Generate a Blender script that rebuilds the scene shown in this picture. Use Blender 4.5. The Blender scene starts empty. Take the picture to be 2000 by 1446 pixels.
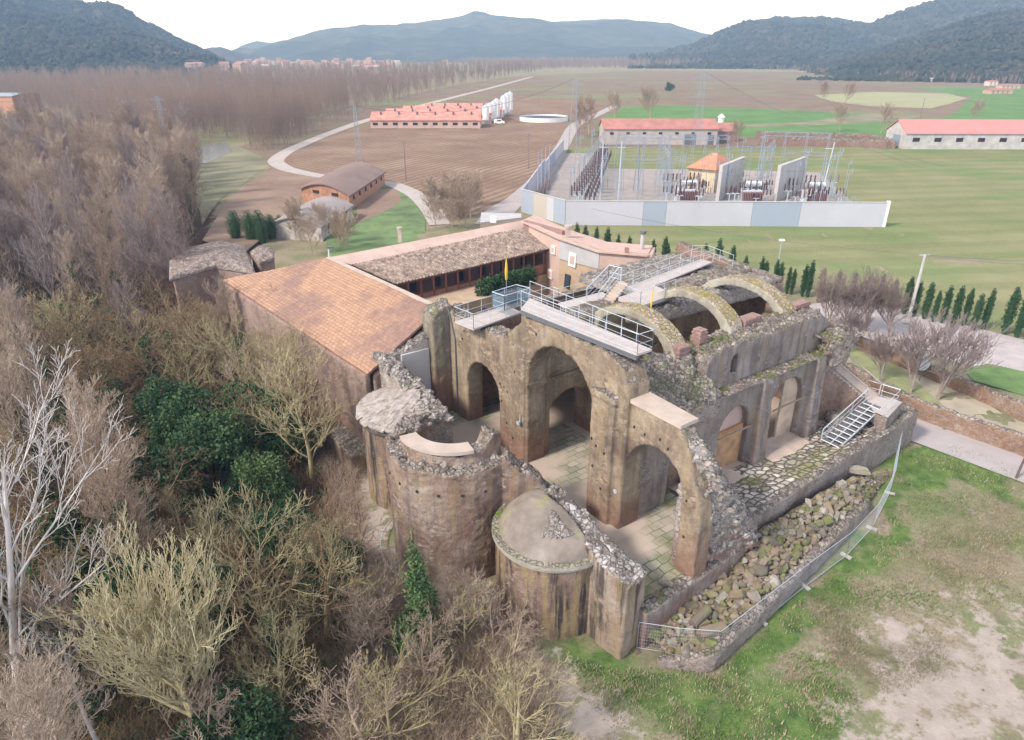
import bpy, bmesh, math, random
import numpy as np
from mathutils import Vector, Matrix, noise
R = math.radians
rng = random.Random(7)
scene = bpy.context.scene
col = scene.collection

# ------------------------------------------------------------------ camera, world, sun
CAM_H = 26.0; PITCH = R(24.8); FPX = 1340.0
cam_d = bpy.data.cameras.new('camera'); cam = bpy.data.objects.new('camera', cam_d); col.objects.link(cam)
cam.location = (0, 0, CAM_H); cam.rotation_euler = (R(90) - PITCH, 0, 0)
cam_d.sensor_width = 36; cam_d.lens = FPX / 2000 * 36; cam_d.clip_end = 30000; cam_d.clip_start = 0.5
scene.camera = cam
scene.render.resolution_x = 1024; scene.render.resolution_y = 740

SUN_EL, SUN_AZ = 42.0, 236.0          # compass style azimuth measured from +Y clockwise
world = bpy.data.worlds.new("World"); scene.world = world; world.use_nodes = True
wn = world.node_tree; bg = wn.nodes['Background']
sky = wn.nodes.new('ShaderNodeTexSky'); sky.sky_type = 'NISHITA'; sky.sun_disc = False
sky.sun_elevation = R(SUN_EL); sky.sun_rotation = R(SUN_AZ); sky.air_density = 1.0; sky.dust_density = 3.0; sky.ozone_density = 1.0
hs = wn.nodes.new('ShaderNodeHueSaturation'); hs.inputs['Saturation'].default_value = 0.30
mixw = wn.nodes.new('ShaderNodeMixRGB'); mixw.inputs[0].default_value = 0.75; mixw.inputs[2].default_value = (10.6, 11.0, 12.6, 1)
tcw = wn.nodes.new('ShaderNodeTexCoord'); spw = wn.nodes.new('ShaderNodeSeparateXYZ'); rpw = wn.nodes.new('ShaderNodeValToRGB')   # hazy sky: white low down, greyer overhead
wn.links.new(tcw.outputs['Generated'], spw.inputs[0]); wn.links.new(spw.outputs[2], rpw.inputs[0])
rpw.color_ramp.elements[0].position = .04; rpw.color_ramp.elements[0].color = (13.0, 15.2, 20.0, 1); rpw.color_ramp.elements[1].position = .5; rpw.color_ramp.elements[1].color = (4.2, 4.5, 5.3, 1)
wn.links.new(rpw.outputs[0], mixw.inputs[2])
wn.links.new(sky.outputs[0], hs.inputs['Color']); wn.links.new(hs.outputs[0], mixw.inputs[1])
wn.links.new(mixw.outputs[0], bg.inputs['Color']); bg.inputs['Strength'].default_value = 0.14
sl = bpy.data.lights.new('sun', 'SUN'); sl.energy = 3.1; sl.angle = R(8); sl.color = (1.0, .95, .90)
sun = bpy.data.objects.new('sun', sl); col.objects.link(sun)
sd = Vector((math.sin(R(SUN_AZ)) * math.cos(R(SUN_EL)), math.cos(R(SUN_AZ)) * math.cos(R(SUN_EL)), math.sin(R(SUN_EL))))
sun.rotation_euler = sd.to_track_quat('Z', 'Y').to_euler(); sun.location = (0, 0, 60)
scene.view_settings.view_transform = 'Standard'; scene.view_settings.look = 'None'
scene.view_settings.exposure = 0.55; scene.view_settings.gamma = 1.0

# ------------------------------------------------------------------ frames
AZ = R(53.8); O0 = (5.927, 34.033)
UX, UY = math.sin(AZ), math.cos(AZ); VX, VY = -UY, UX
def F(a, b, z):                        # church frame: a along the nave, b across it
    return Vector((O0[0] + a*UX + b*VX, O0[1] + a*UY + b*VY, z))
def at(u, v, z):                       # survey point: ray through photo pixel met with height z
    x = (u-1000)/FPX; y = (723-v)/FPX; c, s = math.cos(PITCH), math.sin(PITCH)
    d = (x, c + y*s, y*c - s); t = (z-CAM_H)/d[2]
    return Vector((d[0]*t, d[1]*t, z))
def toab(p): x, y = p[0]-O0[0], p[1]-O0[1]; return x*UX+y*UY, x*VX+y*VY

# ------------------------------------------------------------------ object helpers
def tag(o, label=None, cat=None, group=None, kind=None):
    if label: o['label'] = label
    if cat: o['category'] = cat
    if group: o['group'] = group
    if kind: o['kind'] = kind
    return o
def thing(name, label, cat, loc, group=None, rz=0):
    o = bpy.data.objects.new(name, None); col.objects.link(o); o.location = loc; o.rotation_euler = (0, 0, rz)
    o.empty_display_size = .2
    return tag(o, label, cat, group)
def rootloc(p):
    while p.parent: p = p.parent
    return Vector(p.location)
def link_mesh(name, me, parent=None, loc=None):
    o = bpy.data.objects.new(name, me); col.objects.link(o)
    if parent: o.parent = parent
    return o
def copy_tree(o, loc, rz=0, sc=1.0, label=None, group=None):
    c = o.copy(); col.objects.link(c); c.location = loc; c.rotation_euler = (0, 0, rz)
    c.scale = (sc, sc, sc) if not isinstance(sc, (tuple, list)) else sc
    if label: c['label'] = label
    if group: c['group'] = group
    for ch in KIDS.get(o.name, ()):
        d = ch.copy(); col.objects.link(d); d.parent = c
        for g in KIDS.get(ch.name, ()):
            e = g.copy(); col.objects.link(e); e.parent = d
    return c
KIDS = {}
class MB:
    def __init__(s): s.v = []; s.f = []; s.m = []; s.mi = 0
    def add(s, vs, fs):
        k = len(s.v); s.v.extend([tuple(p) for p in vs]); s.f.extend([tuple(i+k for i in f) for f in fs]); s.m.extend([s.mi]*len(fs))
    def hexa(s, p):                    # 8 corners: bottom 4 then top 4
        s.add(p, [(3,2,1,0),(4,5,6,7),(0,1,5,4),(1,2,6,5),(2,3,7,6),(3,0,4,7)])
    def box(s, x0, x1, y0, y1, z0, z1, T=None):
        T = T or (lambda a, b, c: Vector((a, b, c)))
        s.hexa([T(x0,y0,z0),T(x1,y0,z0),T(x1,y1,z0),T(x0,y1,z0),T(x0,y0,z1),T(x1,y0,z1),T(x1,y1,z1),T(x0,y1,z1)])
    def fbox(s, a0, a1, b0, b1, z0, z1): s.box(a0, a1, b0, b1, z0, z1, F)
    def beam(s, p, q, w, h, up=Vector((0,0,1))):
        p = Vector(p); q = Vector(q); d = (q-p).normalized()
        if abs(d.dot(up)) > .98: up = Vector((1,0,0))
        x = d.cross(up).normalized()*w/2; y = x.cross(d).normalized()*h/2
        s.hexa([p-x-y,p+x-y,p+x+y,p-x+y,q-x-y,q+x-y,q+x+y,q-x+y])
    def tube(s, p, q, r0, r1=None, n=6, caps=True):
        p = Vector(p); q = Vector(q); r1 = r0 if r1 is None else r1
        d = (q-p)
        if d.length < 1e-6: return
        d.normalize(); up = Vector((0,0,1)) if abs(d.z) < .9 else Vector((1,0,0))
        x = d.cross(up).normalized(); y = x.cross(d)
        vs = []
        for c, r in ((p, r0), (q, r1)):
            for i in range(n):
                t = 2*math.pi*i/n; vs.append(c + x*math.cos(t)*r + y*math.sin(t)*r)
        fs = [(i, (i+1)%n, n+(i+1)%n, n+i) for i in range(n)]
        if caps: fs += [tuple(range(n-1,-1,-1)), tuple(range(n, 2*n))]
        s.add(vs, fs)
    def path(s, pts, r, n=5):
        for a, b in zip(pts, pts[1:]): s.tube(a, b, r, r, n)
    def prism(s, poly, z0, z1, T=None):   # poly of (x,y); z0/z1 numbers or lists
        T = T or (lambda a, b, c: Vector((a, b, c))); n = len(poly)
        za = z0 if isinstance(z0, (list, tuple)) else [z0]*n; zb = z1 if isinstance(z1, (list, tuple)) else [z1]*n
        vs = [T(p[0],p[1],za[i]) for i, p in enumerate(poly)] + [T(p[0],p[1],zb[i]) for i, p in enumerate(poly)]
        s.add(vs, [tuple(range(n-1,-1,-1)), tuple(range(n,2*n))] + [(i,(i+1)%n,n+(i+1)%n,n+i) for i in range(n)])
    def grid(s, nu, nv, fn):
        vs = [fn(i/(nu-1), j/(nv-1)) for j in range(nv) for i in range(nu)]
        s.add(vs, [(j*nu+i, j*nu+i+1, (j+1)*nu+i+1, (j+1)*nu+i) for j in range(nv-1) for i in range(nu-1)])
    def mesh(s, name, mats, org=(0,0,0), smooth=False):
        me = bpy.data.meshes.new(name); o = Vector(org)
        me.from_pydata([(p[0]-o.x, p[1]-o.y, p[2]-o.z) for p in s.v], [], s.f)
        mats = mats if isinstance(mats, (list, tuple)) else [mats]
        for m in mats: me.materials.append(m)
        if len(mats) > 1: me.polygons.foreach_set('material_index', s.m)
        if smooth: me.polygons.foreach_set('use_smooth', [True]*len(s.f))
        me.update(); return me
    def build(s, name, mats, parent=None, label=None, cat=None, group=None, kind=None, smooth=False, loc=None, local=False):
        if local: org = (0,0,0)
        elif parent: org = rootloc(parent)
        elif loc is not None: org = Vector(loc)
        elif s.v:
            a = np.array(s.v); org = Vector(((a[:,0].min()+a[:,0].max())/2, (a[:,1].min()+a[:,1].max())/2, a[:,2].min()))
        me = s.mesh(name, mats, org, smooth); o = link_mesh(name, me, parent)
        if not parent and not local: o.location = org
        if parent: KIDS.setdefault(parent.name, []).append(o)
        return tag(o, label, cat, group, kind)
DG = None
def remesh(me, voxel):
    o = bpy.data.objects.new('work', me); col.objects.link(o)
    m = o.modifiers.new('r', 'REMESH'); m.mode = 'VOXEL'; m.voxel_size = voxel; m.use_smooth_shade = True
    dg = bpy.context.evaluated_depsgraph_get(); dg.update()
    n = bpy.data.meshes.new_from_object(o.evaluated_get(dg)); bpy.data.objects.remove(o)
    return n
def nz(p, s, seed=0): return noise.noise(Vector((p[0]*s+seed, p[1]*s+seed*1.7, p[2]*s)))
def roughen(me, amp=.03, top=.16, s1=1.6, s2=4.5, zlo=-99, side=None):
    n = len(me.vertices); co = np.empty(n*3); me.vertices.foreach_get('co', co); co = co.reshape(-1, 3)
    no = np.empty(n*3); me.vertices.foreach_get('normal', no) ; no = no.reshape(-1, 3)
    for i in range(n):
        p = co[i]; up = max(0.0, (no[i][2]-.25)/.75)
        a = noise.noise(Vector(p*s1)); b = noise.noise(Vector(p*s2))
        am = amp + (top-amp)*up if p[2] > zlo else amp
        p += no[i]*am*(a*1.1 + b*.9 - .15*up)
        if up > .1: 
            p += np.array((noise.noise(Vector(p*s2+11)), noise.noise(Vector(p*s2-17)), 0))*am*.8
    me.vertices.foreach_set('co', co.ravel()); me.update()
def ruin(mb, name, mats, parent, voxel=.14, amp=.03, top=.16, s1=1.6, s2=4.5, label=None, zlo=-99):
    me = mb.mesh('w', mats, (0,0,0)); me2 = remesh(me, voxel); roughen(me2, amp, top, s1, s2, zlo)
    o = rootloc(parent) if parent else Vector((0,0,0))
    me2.transform(Matrix.Translation(-o)); me2.name = name
    if not me2.materials: me2.materials.append(mats)
    me2.polygons.foreach_set('use_smooth', [True]*len(me2.polygons)); me2.update()
    ob = link_mesh(name, me2, parent)
    if parent: KIDS.setdefault(parent.name, []).append(ob)
    return tag(ob, label)
def arch_pts(c, hw, z0, zs, rise=None, n=14):
    rise = hw if rise is None else rise
    return [(c-hw, z0)] + [(c - hw*math.cos(math.pi*i/n), zs + rise*math.sin(math.pi*i/n)) for i in range(n+1)] + [(c+hw, z0)]
def wall_profile(outer, holes, T0, T1):
    """outer / holes in (s, z); T0 and T1 map (s,z) to the two faces"""
    cu = bpy.data.curves.new('p', 'CURVE'); cu.dimensions = '2D'; cu.fill_mode = 'BOTH'
    for poly in [outer] + holes:
        sp = cu.splines.new('POLY'); sp.points.add(len(poly)-1); sp.use_cyclic_u = True
        for i, q in enumerate(poly): sp.points[i].co = (q[0], q[1], 0, 1)
    cu.extrude = 0.5
    o = bpy.data.objects.new('p', cu); col.objects.link(o)
    dg = bpy.context.evaluated_depsgraph_get(); dg.update()
    me = bpy.data.meshes.new_from_object(o.evaluated_get(dg)); bpy.data.objects.remove(o)
    bm = bmesh.new(); bm.from_mesh(me); bmesh.ops.remove_doubles(bm, verts=bm.verts, dist=1e-4)
    mb = MB(); vs = [T1(v.co.x, v.co.y) if v.co.z > 0 else T0(v.co.x, v.co.y) for v in bm.verts]
    mb.add(vs, [tuple(v.index for v in f.verts) for f in bm.faces]); bm.free(); bpy.data.meshes.remove(me)
    return mb
def jag(pts, step=.5, amp=.25, r=None):
    """refine a polyline of (s,z) with a broken outline"""
    r = r or rng; out = []
    for (x0, z0), (x1, z1) in zip(pts, pts[1:]):
        n = max(1, int(math.hypot(x1-x0, z1-z0)/step))
        for i in range(n):
            t = i/n; out.append((x0+(x1-x0)*t, z0+(z1-z0)*t + (r.uniform(-amp, amp) if i else 0)))
    out.append(pts[-1]); return out

# ------------------------------------------------------------------ materials
def newmat(name):
    m = bpy.data.materials.new(name); m.use_nodes = True; nt = m.node_tree
    return m, nt, nt.nodes['Principled BSDF']
class NT:
    def __init__(s, nt): s.nt = nt; s.pos = None
    def n(s, t, **k):
        x = s.nt.nodes.new(t)
        for a, b in k.items(): setattr(x, a, b)
        return x
    def l(s, a, b): s.nt.links.new(a, b)
    def P(s, obj=False):
        if s.pos is None:
            s.pos = s.n('ShaderNodeTexCoord').outputs['Object'] if obj else s.n('ShaderNodeNewGeometry').outputs['Position']
        return s.pos
    def noise(s, sc, detail=4, rough=.6, vec=None, stretch=None):
        x = s.n('ShaderNodeTexNoise'); x.inputs['Scale'].default_value = sc; x.inputs['Detail'].default_value = detail; x.inputs['Roughness'].default_value = rough
        v = vec or s.P()
        if stretch:
            mp = s.n('ShaderNodeMapping'); mp.inputs['Scale'].default_value = stretch; s.l(v, mp.inputs[0]); v = mp.outputs[0]
        s.l(v, x.inputs['Vector']); return x.outputs['Fac']
    def vor(s, sc, out='Distance', stretch=None, feature='F1'):
        x = s.n('ShaderNodeTexVoronoi'); x.feature = feature; x.inputs['Scale'].default_value = sc; v = s.P()
        if stretch:
            mp = s.n('ShaderNodeMapping'); mp.inputs['Scale'].default_value = stretch; s.l(v, mp.inputs[0]); v = mp.outputs[0]
        s.l(v, x.inputs['Vector']); return x.outputs[out]
    def ramp(s, fac, stops):
        x = s.n('ShaderNodeValToRGB'); e = x.color_ramp.elements
        while len(e) < len(stops): e.new(.5)
        for i, (p, c) in enumerate(stops):
            e[i].position = p; e[i].color = (*c, 1) if isinstance(c, (tuple, list)) else (c, c, c, 1)
        s.l(fac, x.inputs[0]); return x.outputs[0]
    def mix(s, fac, a, b, mode='MIX'):
        x = s.n('ShaderNodeMixRGB'); x.blend_type = mode
        for i, q in zip((0, 1, 2), (fac, a, b)):
            if isinstance(q, (int, float)): x.inputs[i].default_value = q if i == 0 else (q, q, q, 1)
            elif isinstance(q, (tuple, list)): x.inputs[i].default_value = (*q, 1)
            else: s.l(q, x.inputs[i])
        return x.outputs[0]
    def math(s, op, a, b=None):
        x = s.n('ShaderNodeMath'); x.operation = op
        for i, q in enumerate((a, b)):
            if q is None: continue
            if isinstance(q, (int, float)): x.inputs[i].default_value = q
            else: s.l(q, x.inputs[i])
        return x.outputs[0]
    def sep(s, v):
        x = s.n('ShaderNodeSeparateXYZ'); s.l(v, x.inputs[0]); return x.outputs
    def bump(s, h, strength=.5, dist=.05, to=None):
        x = s.n('ShaderNodeBump'); x.inputs['Strength'].default_value = strength; x.inputs['Distance'].default_value = dist
        s.l(h, x.inputs['Height']); s.l(x.outputs[0], to.inputs['Normal'])
    def normal_z(s): return s.sep(s.n('ShaderNodeNewGeometry').outputs['Normal'])[2]
    def objrand(s): return s.n('ShaderNodeObjectInfo').outputs['Random']

def flat_mat(name, c, rough=.7, var=.15, sc=3, metal=0, obj=False, bump=0, alpha=None):
    m, nt, b = newmat(name); t = NT(nt); t.P(obj)
    f = t.noise(sc, 4); lo = tuple(x*(1-var) for x in c); hi = tuple(min(1, x*(1+var)) for x in c)
    t.l(t.ramp(f, [(.3, lo), (.7, hi)]), b.inputs['Base Color']); b.inputs['Roughness'].default_value = rough; b.inputs['Metallic'].default_value = metal
    if bump: t.bump(t.noise(sc*4, 4), bump, .03, b)
    return m
def ruin_mat(name, tones, damp=(.235,.115,.085), rub=((.45,.385,.335),(.17,.135,.115)), moss=.35, streak=.5, dampz=1.6, block=0, streakcol=(.10,.08,.075), topth=.45, mosscol=(.14,.16,.04)):
    m, nt, b = newmat(name); t = NT(nt)
    f = t.noise(.45, 6, .65); c = t.ramp(f, [(.36, tones[0]), (.5, tones[1]), (.64, tones[2])]); c = t.mix(t.ramp(t.noise(8, 6, .8), [(.3, .5), (.5, 0.0)]), c, tuple(x*.45 for x in tones[0]))
    f2 = t.noise(2.2, 5, .7); c = t.mix(t.ramp(f2, [(.42, 0.0), (.62, .35)]), c, tones[3] if len(tones) > 3 else (.5,.42,.36))
    c = t.mix(t.ramp(t.noise(.23, 5, .7), [(.50, 0.0), (.64, .55)]), c, tuple(x*.8 for x in tones[0]))
    # weather stains: long vertical runs
    if streak:
        st = t.noise(1.4, 5, .65, stretch=(1, 1, .09)); c = t.mix(t.ramp(st, [(.47, 0.0), (.58, streak)]), c, streakcol)
        st2 = t.noise(1.0, 4, .6, stretch=(1.3, 1.3, .12), vec=None); 
        c = t.mix(t.ramp(t.noise(2.1, 4, .6, stretch=(1, 1, .1)), [(.50, 0.0), (.62, streak*.7)]), c, (.36,.27,.12))
    mw = t.vor(2.6, 'Color', stretch=(1,1,2.1)); me_ = t.vor(2.6, 'Distance', feature='DISTANCE_TO_EDGE', stretch=(1,1,2.1)); ms = t.ramp(t.sep(mw)[0], [(.1, tones[0]), (.5, tones[1]), (.9, tones[2])]); ms = t.mix(t.ramp(me_, [(0, .75), (.07, 0.0)]), ms, tuple(x*.4 for x in tones[0]))
    mm = t.ramp(t.noise(.55, 6, .72), [(.53, 0.0), (.62, .8)]); c = t.mix(mm, c, ms)
    z = t.sep(t.P())[2]
    dz = t.math('ADD', z, t.math('MULTIPLY', t.noise(.7, 4), -5.0))
    x = t.n('ShaderNodeMapRange'); x.inputs['From Min'].default_value = dampz-1.6; x.inputs['From Max'].default_value = dampz-3.4; t.l(dz, x.inputs['Value'])
    c = t.mix(t.math('MULTIPLY', x.outputs[0], .62), c, damp)
    if block:
        v = t.vor(2.4, 'Distance', feature='DISTANCE_TO_EDGE', stretch=(1, 1, 2.0)); c = t.mix(t.ramp(v, [(0, block), (.08, 0.0)]), c, (.12,.09,.07))
    # broken tops: loose rubble and moss where the surface looks up
    wv = t.n('ShaderNodeTexNoise'); wv.inputs['Scale'].default_value = 2.5; wv.inputs['Detail'].default_value = 3; t.l(t.P(), wv.inputs['Vector'])
    va = t.n('ShaderNodeVectorMath'); va.operation = 'MULTIPLY_ADD'; t.l(wv.outputs['Color'], va.inputs[0]); va.inputs[1].default_value = (.35,.35,.35); t.l(t.P(), va.inputs[2]); keep = t.pos; t.pos = va.outputs[0]
    vc = t.vor(3.4, 'Color'); g = t.sep(vc)[0]
    rc = t.ramp(g, [(.15, rub[1]), (.45, tuple((rub[0][i]*1.1+rub[1][i])/2 for i in range(3))), (.85, rub[0])])
    e = t.vor(3.4, 'Distance', feature='DISTANCE_TO_EDGE'); t.pos = keep; rc = t.mix(t.ramp(e, [(0, .7), (.10, 0.0)]), rc, (.09,.07,.06))
    rc = t.mix(t.ramp(t.noise(1.3, 7, .8), [(.44, .0), (.66, .75)]), rc, rub[1]); fin = t.noise(9, 8, .8); rc = t.mix(t.ramp(fin, [(.35, .55), (.5, 0.0)]), rc, (.08,.065,.055))
    rc = t.mix(t.ramp(t.noise(7, 3), [(.5, 0.0), (.75, .4)]), rc, (.60,.54,.49))
    mo = t.ramp(t.noise(.55, 5, .7), [(.5, 0.0), (.62, 1.0)]); rc = t.mix(t.math('MULTIPLY', mo, moss), rc, mosscol)
    nzv = t.math('ADD', t.normal_z(), t.math('MULTIPLY', t.math('SUBTRACT', t.noise(2.5, 3), .5), .5))
    up = t.ramp(nzv, [(topth-.1, 0.0), (topth+.12, 1.0)]); c = t.mix(up, c, rc)
    t.l(c, b.inputs['Base Color']); b.inputs['Roughness'].default_value = .92; b.inputs['Specular IOR Level'].default_value = .2
    h = t.math('ADD', t.math('MULTIPLY', t.noise(3.5, 8, .75), 1.0), t.math('MULTIPLY', t.math('MULTIPLY', t.ramp(e, [(0, 0.0), (.15, 1.0)]), up), .6))
    t.bump(h, 1.0, .13, b)
    return m
M = {}
M['arch'] = ruin_mat('weathered plaster', [(.16,.11,.08),(.32,.235,.155),(.43,.34,.235),(.47,.40,.30)], moss=.5, streak=.35)
M['apse'] = ruin_mat('stained apse plaster', [(.17,.115,.09),(.29,.205,.155),(.39,.30,.235),(.28,.17,.13)], streak=.97, moss=.45, dampz=-5, streakcol=(.05,.042,.04))
M['apse_red'] = ruin_mat('reddish apse plaster', [(.19,.125,.095),(.32,.235,.18),(.45,.375,.315),(.34,.18,.13)], streak=.45, moss=.3, dampz=-5)
M['clere'] = ruin_mat('grey clerestory plaster', [(.20,.155,.14),(.30,.25,.225),(.38,.33,.30),(.36,.28,.24)], streak=.5, moss=.85, dampz=-1, topth=.4)
M['rubble'] = ruin_mat('rubble core', [(.22,.17,.14),(.36,.29,.24),(.46,.40,.35)], streak=0, moss=.6, block=.8, topth=.1)
M['pale_rubble'] = ruin_mat('pale broken stone', [(.30,.25,.21),(.44,.38,.34),(.55,.50,.46)], streak=.1, moss=.25, block=.6, topth=.2, rub=((.54,.49,.445),(.22,.18,.16)))
M['brown_wall'] = ruin_mat('brown rubble wall', [(.20,.12,.09),(.30,.19,.14),(.34,.24,.18)], streak=.15, moss=.2, block=.3, dampz=-2)
M['garden_wall'] = ruin_mat('dry stone wall', [(.22,.13,.09),(.30,.18,.12),(.36,.27,.21)], streak=.1, moss=.3, block=.6, dampz=-5)
M['retain'] = ruin_mat('rough retaining wall', [(.22,.17,.145),(.32,.26,.23),(.40,.35,.31)], streak=.2, moss=.35, block=.5, dampz=-4)
M['deck'] = flat_mat('pale deck boards', (.46,.40,.37), .7, .1, 1.5)
M['slab'] = flat_mat('pale concrete cap', (.46,.37,.305), .85, .12, 1.2, bump=.3)
M['steel'] = flat_mat('galvanised steel', (.52,.57,.62), .45, .06, 2, metal=.3)
M['darksteel'] = flat_mat('dark steel beam', (.13,.13,.14), .6, .1, 2)
M['wood'] = flat_mat('red brown timber', (.24,.085,.05), .7, .2, 3)
M['darkvoid'] = flat_mat('dark interior', (.03,.02,.02), .9, .2, 2)
M['plaster_pink'] = flat_mat('pink render', (.52,.37,.31), .9, .13, .6, bump=.2)
M['plaster_grey'] = flat_mat('grey render', (.44,.42,.41), .9, .1, .5, bump=.2)
M['plaster_ochre'] = flat_mat('ochre render', (.43,.31,.21), .9, .2, .7, bump=.3)
M['white'] = flat_mat('white paint', (.78,.77,.75), .6, .05, 2)
M['brick'] = flat_mat('brick', (.29,.18,.15), .9, .35, 5, bump=.6)
M['concrete'] = flat_mat('concrete', (.46,.44,.42), .9, .12, .4, bump=.2)
M['glass_blue'] = flat_mat('blue tinted panel', (.20,.28,.33), .1, .1, 1); M['glass_blue'].node_tree.nodes['Principled BSDF'].inputs['Alpha'].default_value = .38
M['window'] = flat_mat('dark window glass', (.05,.06,.08), .15, .1, 1)
M['yellow'] = flat_mat('yellow cloth', (.75,.50,.05), .7, .15, 3)
M['blue'] = flat_mat('blue cloth', (.06,.09,.25), .8, .2, 3)
# ------------------------------------------------------------------ the ruined church
church = thing('ruined_church', 'large roofless stone monastery church with round apses and open arches', 'ruined church', F(0, 2, -3))
def Wb(outer, holes, a0, a1): return wall_profile(outer, holes, lambda s, z: F(a0, s, z), lambda s, z: F(a1, s, z))   # wall along b
def Wa(outer, holes, b0, b1): return wall_profile(outer, holes, lambda s, z: F(s, b0, z), lambda s, z: F(s, b1, z))   # wall along a
def merge(*mbs):
    r = MB()
    for m in mbs: r.add(m.v, m.f)
    return r
def stones(mb, pts, smin, smax, r, flat=.7):
    """loose angular stones joined to a broken top"""
    for p in pts:
        s = r.uniform(smin, smax); q = Matrix.Rotation(r.uniform(0, 6.3), 3, 'Z') @ Matrix.Rotation(r.uniform(-.5, .5), 3, 'X')
        vs = []
        for k in range(8):
            v = Vector(((k&1)*2-1, ((k>>1)&1)*2-1, (k>>2)*2-1)); v = Vector((v.x*r.uniform(.6,1), v.y*r.uniform(.5,.9), v.z*r.uniform(.5,.8)*flat))*s/2
            vs.append(Vector(p) + q @ v)
        mb.add(vs, [(0,2,3,1),(4,5,7,6),(0,1,5,4),(1,3,7,5),(3,2,6,7),(2,0,4,6)])
r1 = random.Random(3)
# transept arcade: three arches in one wall
top_l = jag([(18.6,8.7),(17.3,8.3),(14.8,8.35),(12.2,8.5),(10.7,8.7),(10.3,9.3),(9.5,9.9),(8.9,10.4),(8.3,10.9)], .5, .16, r1)
w1 = Wb([(18.6,-1.2)] + top_l + [(8.3,-1.2)], [arch_pts(13.7, 2.1, -1, 3.5)], 0, 1.5)
w2 = Wb([(9.1,-1.2),(9.1,10.9),(6,11.0),(1.6,11.0),(1.2,10.9),(-.2,10.5),(-.7,9.4),(-.75,8.7),(-.75,-1.2)], [arch_pts(5.2, 3.15, -1, 6.5, 3.2, 20)], 0, 1.7)
pil2 = MB(); pil2.fbox(8.45, 8.9, 0, 0, 0, 0)
pil = MB(); pil.fbox(-.28, 1.9, .0, 1.9, -.3, 8.6); pil.fbox(-.38, 1.9, -.1, 2.0, 8.2, 8.55)
pil.fbox(-.2, 2.2, 8.5, 10.2, -.3, 8.4)
w3top = jag([(-4.1,8.45),(-4.6,7.9),(-5.0,7.3),(-5.25,6.4),(-5.8,5.0),(-6.1,3.9),(-6.2,3.0)], .35, .14, r1)
w3 = Wb([(0,-1.2),(0,8.5)] + [(-3.2,8.45)] + w3top + [(-6.2,-1.2)], [arch_pts(-2.75, 2.05, -1, 4.4, 2.1, 18)], .35, 1.45)
obw = ruin(merge(w1, w2, w3, pil), 'arcade_wall', M['arch'], church, .13, .018, .17)
# arcade wall details
d = MB()
for (b, z) in [(16.2,6.7),(15.9,7.4),(11.4,4.9),(11.2,3.6),(10.9,4.8),(10.6,2.1),(10.5,4.6),(9.6,1.4),(1.6,5.2),(1.2,4.9),(.5,4.7),(1.4,3.4),(.6,2.2),(-.3,7.3),(-1.1,7.0),(-1.9,6.9),(-.6,6.3),(-3.0,7.1),(-3.6,6.8),(-5.2,4.4),(-5.3,2.1),(3.1,8.9),(7.4,9.9),(9.4,6.6)]:
    a = -.33 if 0 < b < 1.9 else (.31 if b < 0 else -.04)
    if 8.5 < b < 10.2: a = -.24
    d.fbox(a, a+.3, b, b+.1, z, z+.15)
d.build('putlog_holes', M['darkvoid'], church)
mb = MB()
mb.fbox(-.05, 1.8, 8.25, 8.52, 5.85, 6.1); mb.fbox(-.05, 1.8, 1.88, 2.1, 5.85, 6.1)
mb.build('impost_moulding', M['arch'], church)
mb = MB(); P4 = [F(.15,.1,8.74), F(1.75,.1,8.74), F(1.6,-4.3,8.66), F(.25,-4.3,8.66)]
mb.hexa([p-Vector((0,0,.22)) for p in P4] + P4); mb.build('wall_cap', M['slab'], church, label='smooth pale mortar cap on the right arch wall')
# broken return wall falling away from the right hand arch
def ridge(path, zt, th, zb, n=3, amp=.3, r=r1):
    """solid broken wall along (a,b) path with top heights zt, thickness th, built as a jagged prism chain"""
    mb = MB(); pts = []
    for i in range(len(path)-1):
        (a0, b0), (a1, b1) = path[i], path[i+1]; L = max(1, int(math.hypot(a1-a0, b1-b0)/.45))
        for k in range(L):
            t = k/L; pts.append((a0+(a1-a0)*t, b0+(b1-b0)*t, zt[i]+(zt[i+1]-zt[i])*t + (r.uniform(-amp, amp)), th[i]+(th[i+1]-th[i])*t))
    pts.append((*path[-1], zt[-1], th[-1]))
    sec = []
    for i, (a, b, z, w) in enumerate(pts):
        j, k = max(0, i-1), min(len(pts)-1, i+1); dx, dy = pts[k][0]-pts[j][0], pts[k][1]-pts[j][1]; l = math.hypot(dx, dy); nx, ny = -dy/l*w/2, dx/l*w/2
        e = r.uniform(-.12, .12)
        sec.append([F(a-nx, b-ny, zb), F(a+nx, b+ny, zb), F(a+nx, b+ny, z+e), F(a+nx*.3, b+ny*.3, z+.12), F(a-nx*.4, b-ny*.4, z+.1-e), F(a-nx, b-ny, z-.05)])
    n = 6
    for s in range(len(sec)): mb.v.extend(sec[s])
    for s in range(len(sec)-1):
        for i in range(n): mb.f.append((s*n+i, (s+1)*n+i, (s+1)*n+(i+1)%n, s*n+(i+1)%n)); mb.m.append(0)
    mb.f.append(tuple(range(n))); mb.f.append(tuple(range(len(sec)*n-1, len(sec)*n-n-1, -1))); mb.m += [0, 0]
    return mb
spine = ridge([(.6,-4.6),(1.6,-4.95),(2.6,-5.3),(3.6,-5.5),(4.6,-5.6),(5.8,-5.55)], [8.2,7.3,5.6,3.9,2.3,1.2], [.9,1.5,1.6,1.5,1.3,1.2], -1, amp=.3)
slump = MB()
slump.grid(14, 14, lambda u, v: F(.9+u*4.6, -3.9-v*2.6, (6.9-u*6.6) - abs(v-.35)*2.6 + .3*noise.noise(Vector((u*5, v*5, 0)))))
lumps = MB()
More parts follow.
